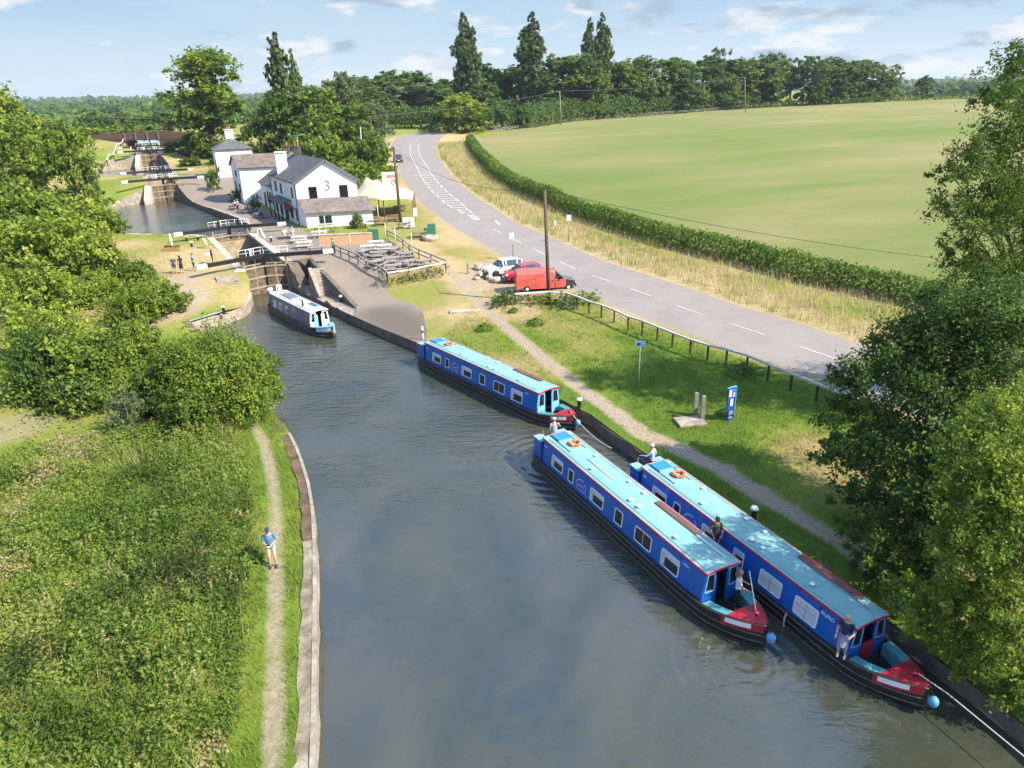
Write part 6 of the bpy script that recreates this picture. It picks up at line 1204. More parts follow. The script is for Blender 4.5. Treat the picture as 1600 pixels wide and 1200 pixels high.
def tent():
    c0 = gp(556, 345); c1 = gp(646, 340); ax = (c1-c0).to_2d(); L_ = ax.length; ax.normalize(); ay = Vector((-ax.y, ax.x)); W_ = 8.0; z0 = (c0.z+c1.z)/2
    t = thing('stretch_tent', 'pale cream stretch tent with two peaks beside the public house', 'tent', (c0.x, c0.y, z0)); nx, ny = 28, 18; V = []; pk = [(.18*L_, 4.6, 1.9), (.38*L_, 3.4, 1.5), (.70*L_, 6.0, .5)]
    for j in range(ny+1):
        for i in range(nx+1):
            u, v = i/nx*L_, j/ny*W_; z = 2.35
            for px, pv, hgt in pk: dd = sqrt((u-px)**2+(v-pv)**2); z += hgt*math.exp(-dd/1.55)
            e = min(i/nx, 1-i/nx, j/ny, 1-j/ny); ed = 1+.035*sin(i/nx*pi*5)*(j in (0, ny)); z += .5*min(1, e*6); vv = v*ed+.6*sin(i/nx*pi*3)*(1-j/ny)**4
            p = ax*u+ay*vv; V.append((p.x, p.y, z))
    F = [(j*(nx+1)+i, j*(nx+1)+i+1, (j+1)*(nx+1)+i+1, (j+1)*(nx+1)+i) for j in range(ny) for i in range(nx)]
    m = MB(); m.add(V, F, TENTM, True); o = m.build('canopy', t); sol = o.modifiers.new('thickness', 'SOLIDIFY'); sol.thickness = .03
    for u, v, hgt in [(.0, .2, 2.4), (.25*L_, .2, 2.4), (.5*L_, .2, 2.4), (.75*L_, .2, 2.4), (L_, .2, 2.4), (L_, W_/2, 2.5), (pk[0][0], pk[0][1], 4.2), (pk[1][0], pk[1][1], 3.8), (.0, W_, 2.4), (L_, W_, 2.4)]:
        q = MB(); p = ax*u+ay*v; q.tube([(p.x, p.y, -.3), (p.x, p.y, hgt)], .07, mat('tent_pole', (.12, .085, .06), .7), 6); q.build('pole', t)
tent()
TW = mat('table_timber_grey', (.30, .27, .25), .85, .35, 4, (.19, .165, .15), .3, 14, stretch=(.4, 4, 4)); TWB = mat('table_timber_brown', (.27, .18, .11), .8, .4, 4, (.15, .10, .07), .3, 14, stretch=(.4, 4, 4)); TWW = mat('table_timber_pale', (.55, .52, .47), .8, .3, 4, stretch=(.4, 4, 4))
def make_table(m):
    t = thing('picnic_table', '', 'picnic table', (0, 0, 0), 0, 'picnic tables of the public house')
    q = MB()
    for k in range(5): q.box((0, -.30+k*.15, .74), (1.8, .135, .045), m)
    q.build('tabletop', t)
    for s in (-1, 1): q = MB(); q.box((0, s*.62, .44), (1.8, .13, .045), m); q.box((0, s*.77, .44), (1.8, .13, .045), m); q.build('bench_seat', t)
    for s in (-1, 1):
        q = MB(); x = s*.62
        q.beam((x, -.22, .71), (x, -.72, 0), .05, .10, m); q.beam((x, .22, .71), (x, .72, 0), .05, .10, m); q.beam((x+.05, -.8, .39), (x+.05, .8, .39), .045, .09, m); q.beam((x+.05, -.36, .68), (x+.05, .36, .68), .045, .08, m); q.build('leg_frame', t)
    return t
TT = {}
def table(px, py, rz, m, lab):
    b = gp(px, py)
    if m.name not in TT: t = TT[m.name] = make_table(m)
    else: t = copy_tree(TT[m.name])
    t.location = b; t.rotation_euler = (0, 0, rz); t['label'] = lab; return t
tb = [(452, 372, .3, TW, 'picnic table with people seated right of the lock beam'), (468, 379, .3, TWW, 'pale picnic table next to the seated group'), (476, 388, .3, TWW, 'pale picnic table nearest the balance beam of the nearest lock'), (500, 371, .25, TWW, 'picnic table end-on before the tan brick wall'), (495, 396, .4, TW, 'picnic table behind the white tip of the lower beam'),
      (588, 387, .25, TWW, 'long pale table at the top of the fenced garden'), (600, 393, .25, TWW, 'second pale table down in the fenced garden'), (577, 394, .25, TWW, 'pale table at the left fence of the garden'), (617, 398, 1.2, TW, 'grey table at the right rear of the fenced garden'), (592, 404, .3, TW, 'grey table in the middle of the fenced garden'), (570, 402, 1.0, TW, 'grey table against the left fence of the garden'), (636, 405, .3, TW, 'grey table by the right fence of the garden'), (612, 413, .3, TW, 'grey table at the centre front of the garden'), (590, 418, 1.1, TW, 'grey table at the left front of the garden'), (640, 418, .9, TW, 'grey table at the right front of the garden'), (664, 417, .3, TW, 'grey table in the right front corner of the garden'), (615, 425, .3, TW, 'grey table nearest the yellow flowers'),
      (585, 348, .2, TWB, 'brown picnic table in front of the tent, left'), (596, 352, .2, TWB, 'brown picnic table under the front edge of the tent'), (580, 340, .2, TWB, 'brown table in the shade of the tent'), (610, 335, .2, TWB, 'brown table deep under the tent'), (615, 345, .2, TWB, 'brown table under the tent near the telegraph pole'), (632, 357, .3, TWB, 'brown table left of the small white board'), (625, 330, .2, TWB, 'brown table at the rear of the tent')]
for r_ in tb: table(*r_)
def post_fence(name, label, pxs, hgt, postm, railm, rails=(1.,), world=None, rw=.1, pw=.11):
    B = world or [gp(x, y) for x, y in pxs]; t = thing(name, label, 'fence', B[0]); o = B[0]
    for p in B: q = MB(); q.box((p.x-o.x, p.y-o.y, p.z-o.z+hgt/2-.1), (pw, pw, hgt+.2), postm); q.build('post', t)
    for r in rails:
        q = MB()
        for a, b_ in zip(B[:-1], B[1:]): q.beam(a-o+Vector((0, 0, hgt*r)), b_-o+Vector((0, 0, hgt*r)), rw, .12, railm)
        q.build('rail', t)
PBLK = mat('post_dark_brown', (.045, .028, .022), .8, .3, 4); RAILG = mat('weathered_rail', (.50, .48, .45), .8, .3, 5, stretch=(1, 1, 1))
post_fence('rail_fence', 'knee rail fence on brown posts along the road verge', [(884, 477), (901.6, 483), (920, 491), (939.4, 497), (959.3, 505), (981, 516), (1003, 523), (1026.5, 533), (1050, 543), (1078, 554), (1105, 563), (1134, 570), (1166, 580), (1199, 595), (1234.5, 610), (1274.5, 627), (1312.5, 642), (1352, 660)], 1.05, PBLK, RAILG, rw=.16)
post_fence('rail_fence', 'short white rail between the red van and the path', [(805, 477), (857, 474), (884, 477)], 1.0, PBLK, WHITE, rw=.16)
post_fence('garden_fence', 'timber fence between the brick ramp and the picnic garden', [(524, 397), (533, 402), (546, 407), (560, 413), (573, 424), (598, 434), (606, 442)], 1.05, mat('fence_post_grey', (.10, .095, .09), .8), TW, (.98, .55))
post_fence('garden_fence', 'fence along the path on the right of the picnic garden', [(605, 374), (619, 380), (630, 388), (640, 397), (655, 405), (674, 413), (697, 423)], 1.05, mat('fence_post_grey', (.1, .1, .1)), TW, (.98, .55))
post_fence('garden_fence', 'white topped rail across the front of the picnic garden', [(606, 442), (640, 437), (668, 431), (697, 425)], 1.0, PBLK, WHITE, (.98,))
post_fence('path_fence', 'white topped fence beside the path climbing to the brick bridge', None, 1.1, PBLK, WHITE, (1.,), world=[on(*(at(165, 243, 8.0).to_2d().lerp(at(193, 213, 10.0).to_2d(), k/7))) for k in range(8)], rw=.2, pw=.16)
post_fence('field_fence', 'thin post fence along the far edge of the field', None, 1.1, TW, TW, (.9, .5), world=[FEDGE[0].lerp(FEDGE[1], k/5) for k in range(5)]+[FEDGE[1].lerp(FEDGE[2], k/5) for k in range(5)]+[FEDGE[2].lerp(FEDGE[3], k/7) for k in range(7)]+[FEDGE[3].lerp(FEDGE[4], k/6) for k in range(7)], rw=.05, pw=.14)
YEL = leaf_mat('yellow_flowers', [(0, (.10, .14, .02)), (.35, (.45, .38, .02)), (1, (.75, .60, .03))])
for i, (px, py, m, hh) in enumerate([(598, 446, LEAF_D, .9), (610, 446, YEL, 1.0), (620, 444, LEAF_D, .8), (629, 441, YEL, 1.1), (638, 442, LEAF_D, .8), (647, 439, YEL, 1.15), (656, 439, LEAF_D, .8), (664, 436, LEAF, .9), (672, 434, YEL, 1.2), (682, 433, LEAF_D, .8), (691, 430, YEL, .95)]):
    plant('flower_bush', f'{"yellow flowered" if m is YEL else "green"} bush, {ORD[i]} from the left below the white garden rail', 'plant', gp(px, py), hh*1.5, 1.7, 'bush', m, 40, 900, .09, 'flower bed before the picnic garden', trunk=False)
LPOLE = mat('pale_green_pole', (.55, .60, .45), .6)
for i, (base, top) in enumerate([((500, 373), (499, 356)), ((510, 368), (508, 338)), ((548, 390), (547, 368)), ((604, 380), (600, 350)), ((619, 388), (617, 357)), ((645, 402), (641, 365)), ((592, 348), (589, 322))]):
    b = gp(*base); z = at_y(*top, b.y).z; q = MB(); q.tube([(0, 0, -.1), (0, 0, z-b.z)], .05, LPOLE, 6); q.ball((0, 0, z-b.z), .09, LPOLE, 6, 4); tag(q.build('lamp_pole', None, b), f'{ORD[i]} thin pale pole from the left in the garden of the public house', 'pole', 'thin garden poles')
GREEN = mat('bin_green', (.03, .14, .08), .6, .25, 4)
def bin_(px, py, w, hh, lab, lid=True):
    t = thing('bin', lab, 'bin', gp(px, py), .3, 'green bins'); q = MB(); q.box((0, 0, hh/2), (w, w*.9, hh), GREEN, bev=.05); q.build('body', t)
    if lid: q = MB(); q.box((0, 0, hh+.04), (w*1.06, w*.96, .09), GREEN, bev=.03); q.build('lid', t)
bin_(585, 379, 1.0, 1.4, 'tall green cabinet at the end of the tan brick wall'); bin_(675, 366, .8, 1.15, 'taller green bin on the grass by the road'); bin_(668, 369, .7, .9, 'smaller green bin left of the tall one by the road')
m = MB(); m.lathe([(.8, -.1), (.95, .3), (.9, .5), (.7, .5), (.65, .3)], STONE_L, n=16); tag(m.build('stone_planter', None, gp(672, 375)), 'round stone tub in front of the green bins', 'planter')
table(655, 372, .1, TWB, 'dark picnic table on the grass left of the stone tub')

# ------------------------------------------------------------------ brick bridge beyond the top lock
def bridge():
    c = K3.top+K3.u*22; ax = Vector((.985, -.17)); t = thing('canal_bridge', 'low dark brick bridge with a flat deck across the canal beyond the locks', 'bridge', v3(c, 7)); o = v3(c, 7); W_ = 5; uy = Vector((-ax.y, ax.x))
    p = lambda a, b_, z: v3(c+ax*a+uy*b_, z)-o
    for s, e0, e1 in ((-1, -16, -5.2), (1, 5.2, 15)): q = MB(); q.prism([p(e0, 0, 6), p(e1, 0, 6), p(e1, 0, 8.95), p(e0, 0, 8.95)], (uy.x*W_, uy.y*W_, 0), BRICKR); q.build('abutment', t)
    q = MB(); q.prism([p(-16, -.05, 8.95), p(15, -.05, 8.95), p(15, -.05, 9.35), p(-16, -.05, 9.35)], (uy.x*(W_+.1), uy.y*(W_+.1), 0), mat('deck_beam', (.07, .055, .05), .8)); q.build('deck', t)
    for b_ in (0, W_-.35): q = MB(); q.prism([p(-16, b_, 9.35), p(15, b_, 9.35), p(15, b_, 10.5), p(4, b_, 11.0), p(-6, b_, 11.0), p(-16, b_, 10.6)], (uy.x*.35, uy.y*.35, 0), BRICKR); q.build('parapet', t)
    for a in (-5.2, -1.8, 1.8, 5.2): q = MB(); q.box(p(a, -.12, 10.0), (.22, .2, 2.2), STEEL); q.build('parapet_post', t)
bridge()
m = MB(); m.tube([(0, 0, 0), (0, 0, 1.6)], .1, WHITE, 8); tag(m.build('marker_post', None, gp(206, 239)), 'white post on the grass left of the topmost lock', 'post')

# ------------------------------------------------------------------ road markings
def resample(pl, n):
    L = [0]; 
    for a, b_ in zip(pl[:-1], pl[1:]): L.append(L[-1]+(b_-a).length)
    s = np.linspace(0, L[-1], n); return np.c_[np.interp(s, L, [p.x for p in pl]), np.interp(s, L, [p.y for p in pl])]
rl_ = [p for p in RL if p.x < 60]; CLN = []
for p in rl_:
    q = min(RR, key=lambda k: (k-p).length); CLN.append((p+q)/2)
CLN = smooth_line(CLN, 1); C_ = resample(CLN, 900); S_ = np.concatenate([[0], np.cumsum(np.linalg.norm(np.diff(C_, axis=0), axis=1))])
def cl(s, off=0.):
    x = np.interp(s, S_, C_[:, 0]); y = np.interp(s, S_, C_[:, 1]); x2 = np.interp(s+.5, S_, C_[:, 0]); y2 = np.interp(s+.5, S_, C_[:, 1]); d_ = Vector((x2-x, y2-y)).normalized(); return Vector((x, y))+Vector((-d_.y, d_.x))*off
def s_at(px, py): p = gp(px, py); return S_[np.argmin(np.hypot(C_[:, 0]-p.x, C_[:, 1]-p.y))]
RM_ = mat('road_paint', (.66, .63, .59), .8, .25, 2.5, (.46, .43, .40)); mk = MB()
def stripe(pl, w):
    for a, b_ in zip(pl[:-1], pl[1:]):
        d_ = (b_-a).normalized(); n_ = Vector((-d_.y, d_.x))*w/2; mk.poly([(*(q), h(q.x, q.y)+.022) for q in (a+n_, b_+n_, b_-n_, a-n_)], RM_)
s0, s1, s2 = s_at(725, 346), s_at(655, 226), s_at(760, 362)
lo_, hi_ = min(s0, s1), max(s0, s1); s = S_[0]+1
while s < lo_-4: stripe([cl(x) for x in np.linspace(s, s+3.0, 5)], .10); s += 6
s = lo_
while s < hi_:
    for off in (-1.05, 1.05):
        k = min(1, (s-lo_)/14+.25); stripe([cl(x, off*k) for x in np.linspace(s, s+3.2, 4)], .15)
    s += 4.6
s = lo_
while s < hi_: k = min(1, (s-lo_)/14+.25); stripe([cl(s, -1.0*k), cl(s+1.0, 1.0*k)], .2); s += 2.1
s = hi_+2
while s < S_[-1]-4: stripe([cl(x) for x in np.linspace(s, s+2, 3)], .13); s += 8
p = s_at(762, 353); stripe([cl(p, -1.6), cl(p+2.5, -1.9)], .25); mo = mk.build('road_marking'); tag(mo, kind='structure')

# ------------------------------------------------------------------ poles, wires, signs
POLE = mat('telegraph_pole_wood', (.125, .082, .06), .9, .4, 3, (.07, .05, .04), .3, 10, stretch=(1, 1, .2))
TOPS = {}
def tpole(key, base, top, lab, r=.15, m=POLE, cat='pole', name='telegraph_pole', arm=False):
    b = gp(*base); p = at_y(top[0], top[1], b.y); t = thing(name, lab, cat, b, 0, 'telegraph poles' if name == 'telegraph_pole' else None); e = Vector((p.x-b.x, 0, p.z-b.z)); q = MB(); q.tube([(0, 0, -.3), e], [r, r*.72], m, 8); q.build('shaft', t)
    if arm: q = MB(); q.beam(e+Vector((-.5, 0, -.2)), e+Vector((.5, 0, -.2)), .09, .1, m); q.build('crossarm', t)
    TOPS[key] = b+e; return t
tpole('a', (858, 470), (851, 297), 'brown telegraph pole standing beside the red van', .17)
tpole('b', (626, 347), (615, 231), 'leaning telegraph pole in front of the tent and the hoarding', .2)
tpole('c', (877, 195), (874.5, 142), 'pale telegraph pole at the near corner of the field edge', .17, mat('pale_pole', (.30, .26, .22), .9), arm=True)
tpole('d', (1165, 176), (1164, 120), 'far telegraph pole in front of the wood along the field', .16, mat('pale_pole', (.3, .26, .22)), arm=True)
tpole('e', (598, 268), (591, 208), 'dark slim lamp column beside the road verge', .13, mat('dark_column', (.03, .03, .035), .5), 'lamp post', 'street_lamp')
tpole('f', (567, 262), (563, 198), 'white slim pole among the bushes left of the road', .11, mat('pale_column', (.5, .5, .48), .5), 'pole', 'flagpole')
tpole('g', (584, 262), (579, 180), 'tall dark pole in front of the silvery willow', .13, POLE, 'pole', 'wooden_pole')
WIRE = mat('cable', (.03, .03, .035), .6); WIREL = mat('pale_cable', (.25, .27, .28), .5)
def wire(a, b_, sag, lab, r=.028, m=WIRE):
    q = MB(); pts = []
    for k in range(25): t_ = k/24; p = Vector(a).lerp(Vector(b_), t_); p.z -= sag*4*t_*(1-t_); pts.append(p)
    q.tube(pts, r, m, 4); tag(q.build('overhead_wire'), lab, 'cable', 'overhead wires')
wire(TOPS['a'], TOPS['b'], 1.6, 'sagging wire from the pole by the van to the pole by the tent', .02)
wire(TOPS['a'], at_y(1480, 405, 60), .5, 'dark wire running from the pole by the van across the hedge to the right', .022)
wire(TOPS['c'], at_y(600, 180, 190), .8, 'pale wire from the field corner pole leftwards in front of the wood', .024, WIREL); wire(at_y(600, 180, 190), at_y(80, 178, 170), 1.2, 'pale wire crossing the view above the locks', .028, WIREL); wire(TOPS['c'], TOPS['d'], 1.0, 'pale wire between the two poles along the field edge', .024, WIREL)
def board(name, lab, pxs, zoff, legs, m=WHITE, Y=None, th=.06, cat='sign'):
    """upright rectangular board through two photo points (top left, bottom right) standing over the ground point below"""
    (x0, y0), (x1, y1), base = pxs; b = gp(*base); a = at_y(x0, y0, b.y); c = at_y(x1, y1, b.y); t = thing(name, lab, cat, b); o = b
    q = MB(); q.box(((a.x+c.x)/2-o.x, 0, (a.z+c.z)/2-o.z), (abs(c.x-a.x), th, abs(a.z-c.z)), m, bev=.01); po = q.build('panel', t)
    for f in legs: x = a.x+(c.x-a.x)*f-o.x; q = MB(); q.tube([(x, .08, -.2), (x, .08, max(a.z, c.z)-o.z-.05)], .05, STEEL, 6); q.build('leg', t)
    return t, po, a-o, c-o
t, po, a, c = board('hoarding', 'large white roadside hoarding with an orange banner left of the road', [(596, 269), (622, 290), (609, 300)], 0, (.25, .8))
q = MB(); w_ = c.x-a.x; q.box((a.x+w_*.58, -.045, a.z-(a.z-c.z)*.31), (w_*.6, .02, (a.z-c.z)*.2), mat('hoarding_orange', (.50, .22, .12), .6, .2, 3, (.6, .35, .25))); q.build('orange_band', po)
q = MB(); q.torus((0, 0, 0), .36, .045, mat('ink_grey', (.12, .12, .16), .7), 20, 6, M=Matrix.Translation((a.x+w_*.72, -.045, c.z+(a.z-c.z)*.28)) @ Matrix.Rotation(pi/2, 4, 'X')); q.box((a.x+w_*.74, -.05, c.z+(a.z-c.z)*.28), (.18, .02, .14), mat('ink_grey', (.1, .1, .1))); q.box((a.x+w_*.1, -.045, a.z-(a.z-c.z)*.25), (.3, .02, .06), mat('ink_grey', (.1, .1, .1))); q.build('round_emblem', po)
t, po, a, c = board('notice_board', 'plain white board at the corner of the tent by the road', [(629, 340), (648, 355), (639, 357)], 0, (.15, .9)); q = MB(); q.box((a.x+(c.x-a.x)*.6, -.045, (a.z+c.z)/2+.1), (.06, .02, .45), mat('ink_grey', (.1, .1, .1))); q.build('ink_mark', po)
board('notice_board', 'second white board side by side with the road behind the tent post', [(645, 325), (652, 338), (649, 345)], 0, (.5,))
board('bus_stop_flag', 'small white sign on a thin post at the near road edge', [(796, 364), (803, 373), (801, 407)], 0, (.7,), cat='road sign'); board('road_sign', 'small white sign on a post in the dry verge across the road', [(885.5, 336), (892, 345), (890, 378)], 0, (.5,), cat='road sign'); board('verge_marker', 'thin pale marker post in the dry verge', [(866, 345), (869, 353), (868, 360)], 0, (.5,), cat='road sign')
SB_ = mat('sign_blue', (.015, .06, .30), .4, .2, 4); SBL = mat('sign_light_blue', (.10, .38, .75), .4)
b = gp(1139, 657); t = thing('canal_sign', 'tall dark blue information sign with white panels on the grass', 'sign', b, .55); q = MB(); q.box((0, 0, 1.32), (.62, .09, 1.35), SB_, bev=.01); po = q.build('panel', t); q = MB(); q.box((.02, 0, .33), (.36, .08, .68), SB_); q.build('pillar', t)
q = MB(); q.box((.325, 0, 1.32), (.03, .10, 1.37), SBL); q.box((0, 0, 2.01), (.68, .1, .03), SBL); q.build('edge_strip', t)
for x, z, w_, hh, m in ((-.14, 1.68, .2, .42, mat('panel_white', (.62, .64, .68), .6, .3, 12)), (.14, 1.55, .18, .26, mat('panel_pale', (.35, .42, .62), .6, .3, 10)), (.14, 1.82, .18, .12, mat('panel_teal', (.06, .25, .45), .6)), (.0, 1.12, .2, .42, mat('panel_white', (.6, .6, .6)))): q = MB(); q.box((x, -.05, z), (w_, .02, hh), m); q.build('notice', po)
for z in (.56, .44, .2): q = MB(); q.box((.02, -.046, z), (.26, .02, .05), mat('panel_pale', (.3, .4, .6))); q.build('lettering', po)
b = gp(998, 597); t = thing('name_sign', 'small blue plate on a thin white post in the grass', 'sign', b, .1); q = MB(); q.tube([(0, 0, -.1), (0, 0, 2.75)], .035, WHITE, 6); q.build('post', t); q = MB(); q.box((0, -.05, 2.58), (.62, .03, .30), WHITE); po = q.build('plate', t); q = MB(); q.box((0, -.068, 2.58), (.54, .012, .22), SBL); q.box((-.14, -.078, 2.57), (.16, .012, .12), SB_); q.box((.12, -.078, 2.60), (.2, .012, .08), WHITE); q.build('blue_face', po)
GP_ = mat('grey_oak', (.26, .23, .19), .9, .4, 3, (.16, .14, .12))
b = gp(1078, 660); t = thing('paddle_stand', 'two grey wooden posts on a flat stone slab in the grass', 'posts', b, .15); q = MB(); q.box((0, 0, .06), (1.6, 1.15, .16), STONE, bev=.03); q.build('slab', t)
for px, py, hh in ((1086, 649, 1.45), (1097, 656, 1.5)): g = gp(px, py); q = MB(Matrix.Rotation(-.15, 4, 'Z')); q.box((g.x-b.x, g.y-b.y, hh/2), (.22, .2, hh), GP_, bev=.02); q.build('upright', t)
q = MB(); q.box((0, 0, .05), (2.6, .7, .18), STONE_L, bev=.03); tag(q.build('stone_slab', None, gp(727, 487)), 'flat pale stone slab set in the grass left of the path', 'slab')
def rock(px, py, s, lab):
    q = MB(); q.ball((0, 0, s*.3), (s, s*.75, s*.55), mat('boulder', (.42, .36, .27), .95, .4, 3, (.24, .2, .15), .6, 6), 9, 6); o = q.build('boulder', None, gp(px, py)); r = random.Random(px)
    for v in o.data.vertices: v.co *= r.uniform(.82, 1.18)
    for p in o.data.polygons: p.use_smooth = False
    o.rotation_euler = (0, 0, r.uniform(0, 6)); tag(o, lab, 'boulder', 'boulders before the parked cars')
for px, py, s, lab in [(747, 421, .65, 'boulder left of the white car, rearmost'), (752, 432, .6, 'boulder below the nose of the white car'), (765, 437, .55, 'boulder between the white and red cars'), (776, 441, .6, 'boulder right of the others before the red car'), (745, 437, .4, 'small boulder left of the boulder row')]: rock(px, py, s, lab)
q = MB(); q.box((0, 0, .5), (.16, .16, 1.1), GP_); tag(q.build('wooden_post', None, gp(731, 428)), 'short pale post left of the boulders', 'post')
# ------------------------------------------------------------------ vehicles
TYRE = mat('tyre_rubber', (.018, .018, .018), .85, .2, 6); ALLOY = mat('wheel_silver', (.45, .46, .47), .35, .2, 6, metal=.7); CGLASS = mat('car_glass', (.03, .045, .055), .05, .2, 2, spec=.8)
BLKPL = mat('black_trim', (.015, .015, .016), .5); LAMPG = mat('headlamp_glass', (.55, .57, .6), .12, .2, 6, spec=.8); TAILR = mat('tail_lamp_red', (.35, .01, .01), .25)
def car(name, label, cat, loc, rz, paint, prof, wid=1.75, wb=(-1.25, 1.3), rw=.31, nose=None, group='cars parked by the road'):
    """prof: list of (x, z_belt, z_roof or None, half width at belt, half width at roof); car faces +x"""
    t = thing(name, label, cat, loc, rz, group); b = MB(); V = []; n = len(prof); hw = wid/2
    for x, zb, zr, k, kr in prof: V += [(x, -hw*k, .28), (x, -hw*k*1.0, .62), (x, -hw*k*.97, zb), (x, hw*k*.97, zb), (x, hw*k, .62), (x, hw*k, .28)]
    F = []
    for i in range(n-1): F += [(i*6+j, i*6+j+1, (i+1)*6+j+1, (i+1)*6+j) for j in range(5)]
    F += [tuple(range(6)), tuple(range((n-1)*6, n*6))[::-1]]; b.add(V, F, paint, False); bo = b.build('body', t)
    cab = [(x, zb, zr, k, kr) for x, zb, zr, k, kr in prof if zr is not None]; g = MB(); r_ = MB(); m = len(cab); V = []
    for x, zb, zr, k, kr in cab: V += [(x, -hw*k*.96, zb-.01), (x, -hw*kr, zr), (x, hw*kr, zr), (x, hw*k*.96, zb-.01)]
    Fg = [(i*4, i*4+1, (i+1)*4+1, (i+1)*4) for i in range(m-1)]+[(i*4+3, i*4+2, (i+1)*4+2, (i+1)*4+3) for i in range(m-1)]; flat = [i for i in range(m-1) if abs(cab[i][2]-cab[i+1][2]) < .22]
    Fr = [(i*4+1, i*4+2, (i+1)*4+2, (i+1)*4+1) for i in flat]; Fw = [(i*4+1, i*4+2, (i+1)*4+2, (i+1)*4+1) for i in range(m-1) if i not in flat]
    g.add(V, Fg+Fw, CGLASS); g.build('windows', t); r_.add([(x, y*1.01, z+.012) for x, y, z in V], Fr, paint)
    for i in flat+[flat[-1]+1]:
        for s in (0, 3): a, c = Vector(V[i*4+s]), Vector(V[i*4+(1 if s == 0 else 2)]); r_.beam(a*1.004, c*1.004+Vector((0, 0, .01)), .09, .03, paint)
    r_.build('roof', t)
    for wx in wb:
        for s in (-1, 1):
            w = MB(); T = Matrix.Translation((wx, s*(hw-.09), rw)) @ Matrix.Rotation(-s*pi/2, 4, 'X'); w.lathe([(rw*.6, -.1), (rw*.95, -.1), (rw, -.06), (rw, .06), (rw*.95, .1), (rw*.62, .105)], TYRE, n=18, M=T); wo = w.build('wheel', t); q = MB(); q.lathe([(rw*.62, .0), (rw*.6, .102), (rw*.2, .085), (.02, .09)], ALLOY, n=14, M=T); q.build('rim', wo)
            a = MB(); a.lathe([(rw*1.18, -.005), (rw*1.18, .012)], BLKPL, n=18, M=Matrix.Translation((wx, s*hw, rw+.03)) @ Matrix.Rotation(-s*pi/2, 4, 'X')); a.build('wheel_arch', t)
    xf, xb = prof[-1][0], prof[0][0]; kf, kb = prof[-1][3], prof[0][3]
    for s in (-1, 1):
        q = MB(); q.box((xf-.12, s*hw*kf*.86, .70), (.34, .26, .15), LAMPG, bev=.03); q.build('headlight', t); q = MB(); q.box((xb+.04, s*hw*kb*.92, .86), (.12, .16, .3), TAILR, bev=.03); q.build('tail_light', t)
        q = MB(); xm = [c for c in cab if c[2]-c[1] < .1 or True][-1][0]-.35; q.box((xm, s*(hw+.09), prof[-3][1]+.12), (.12, .18, .13), BLKPL, bev=.03); q.build('door_mirror', t)
    for x_, kk in ((xf+.0, kf), (xb-.0, kb)): q = MB(); q.box((x_, 0, .42), (.16, wid*kk*.98, .26), nose or BLKPL, bev=.05); q.build('bumper', t)
    q = MB(); q.box((xf+.085, 0, .46), (.02, .5, .11), WHITE); q.build('number_plate', t)
    for s in (-1, 1): q = MB(); q.box((.1, s*(hw+.004), .78), (2.0, .012, .03), BLKPL); q.build('side_moulding', t)
    return t
HATCH = [(-1.98, .80, None, .80, 0), (-1.90, .95, .96, .90, .70), (-1.55, .97, 1.36, .97, .70), (-1.0, .95, 1.47, 1, .70), (.15, .93, 1.46, 1, .70), (.45, .92, 1.40, 1, .70), (1.05, .94, .945, .98, .78), (1.55, .88, None, .95, 0), (1.90, .76, None, .86, 0), (2.02, .62, None, .72, 0)]
g1, g2, g3 = gp(789, 428), gp(818, 436), gp(850, 452)
car('parked_car', 'white hatchback, leftmost of the vehicles parked by the road', 'car', g1, 3.55, mat('car_white', (.78, .79, .80), .22, .06, 2, coat=.6), HATCH)
car('parked_car', 'bright red hatchback between the white car and the van', 'car', g2, 3.55, mat('car_red', (.50, .012, .035), .22, .15, 2, coat=.6), HATCH)
VANP = mat('faded_van_orange', (.56, .115, .085), .45, .3, 1.2, (.46, .07, .055), .05, 10, coat=.2, dirt=((.35, .16, .12), 1.5, .5, .75, .5, (1, 1, .6)))
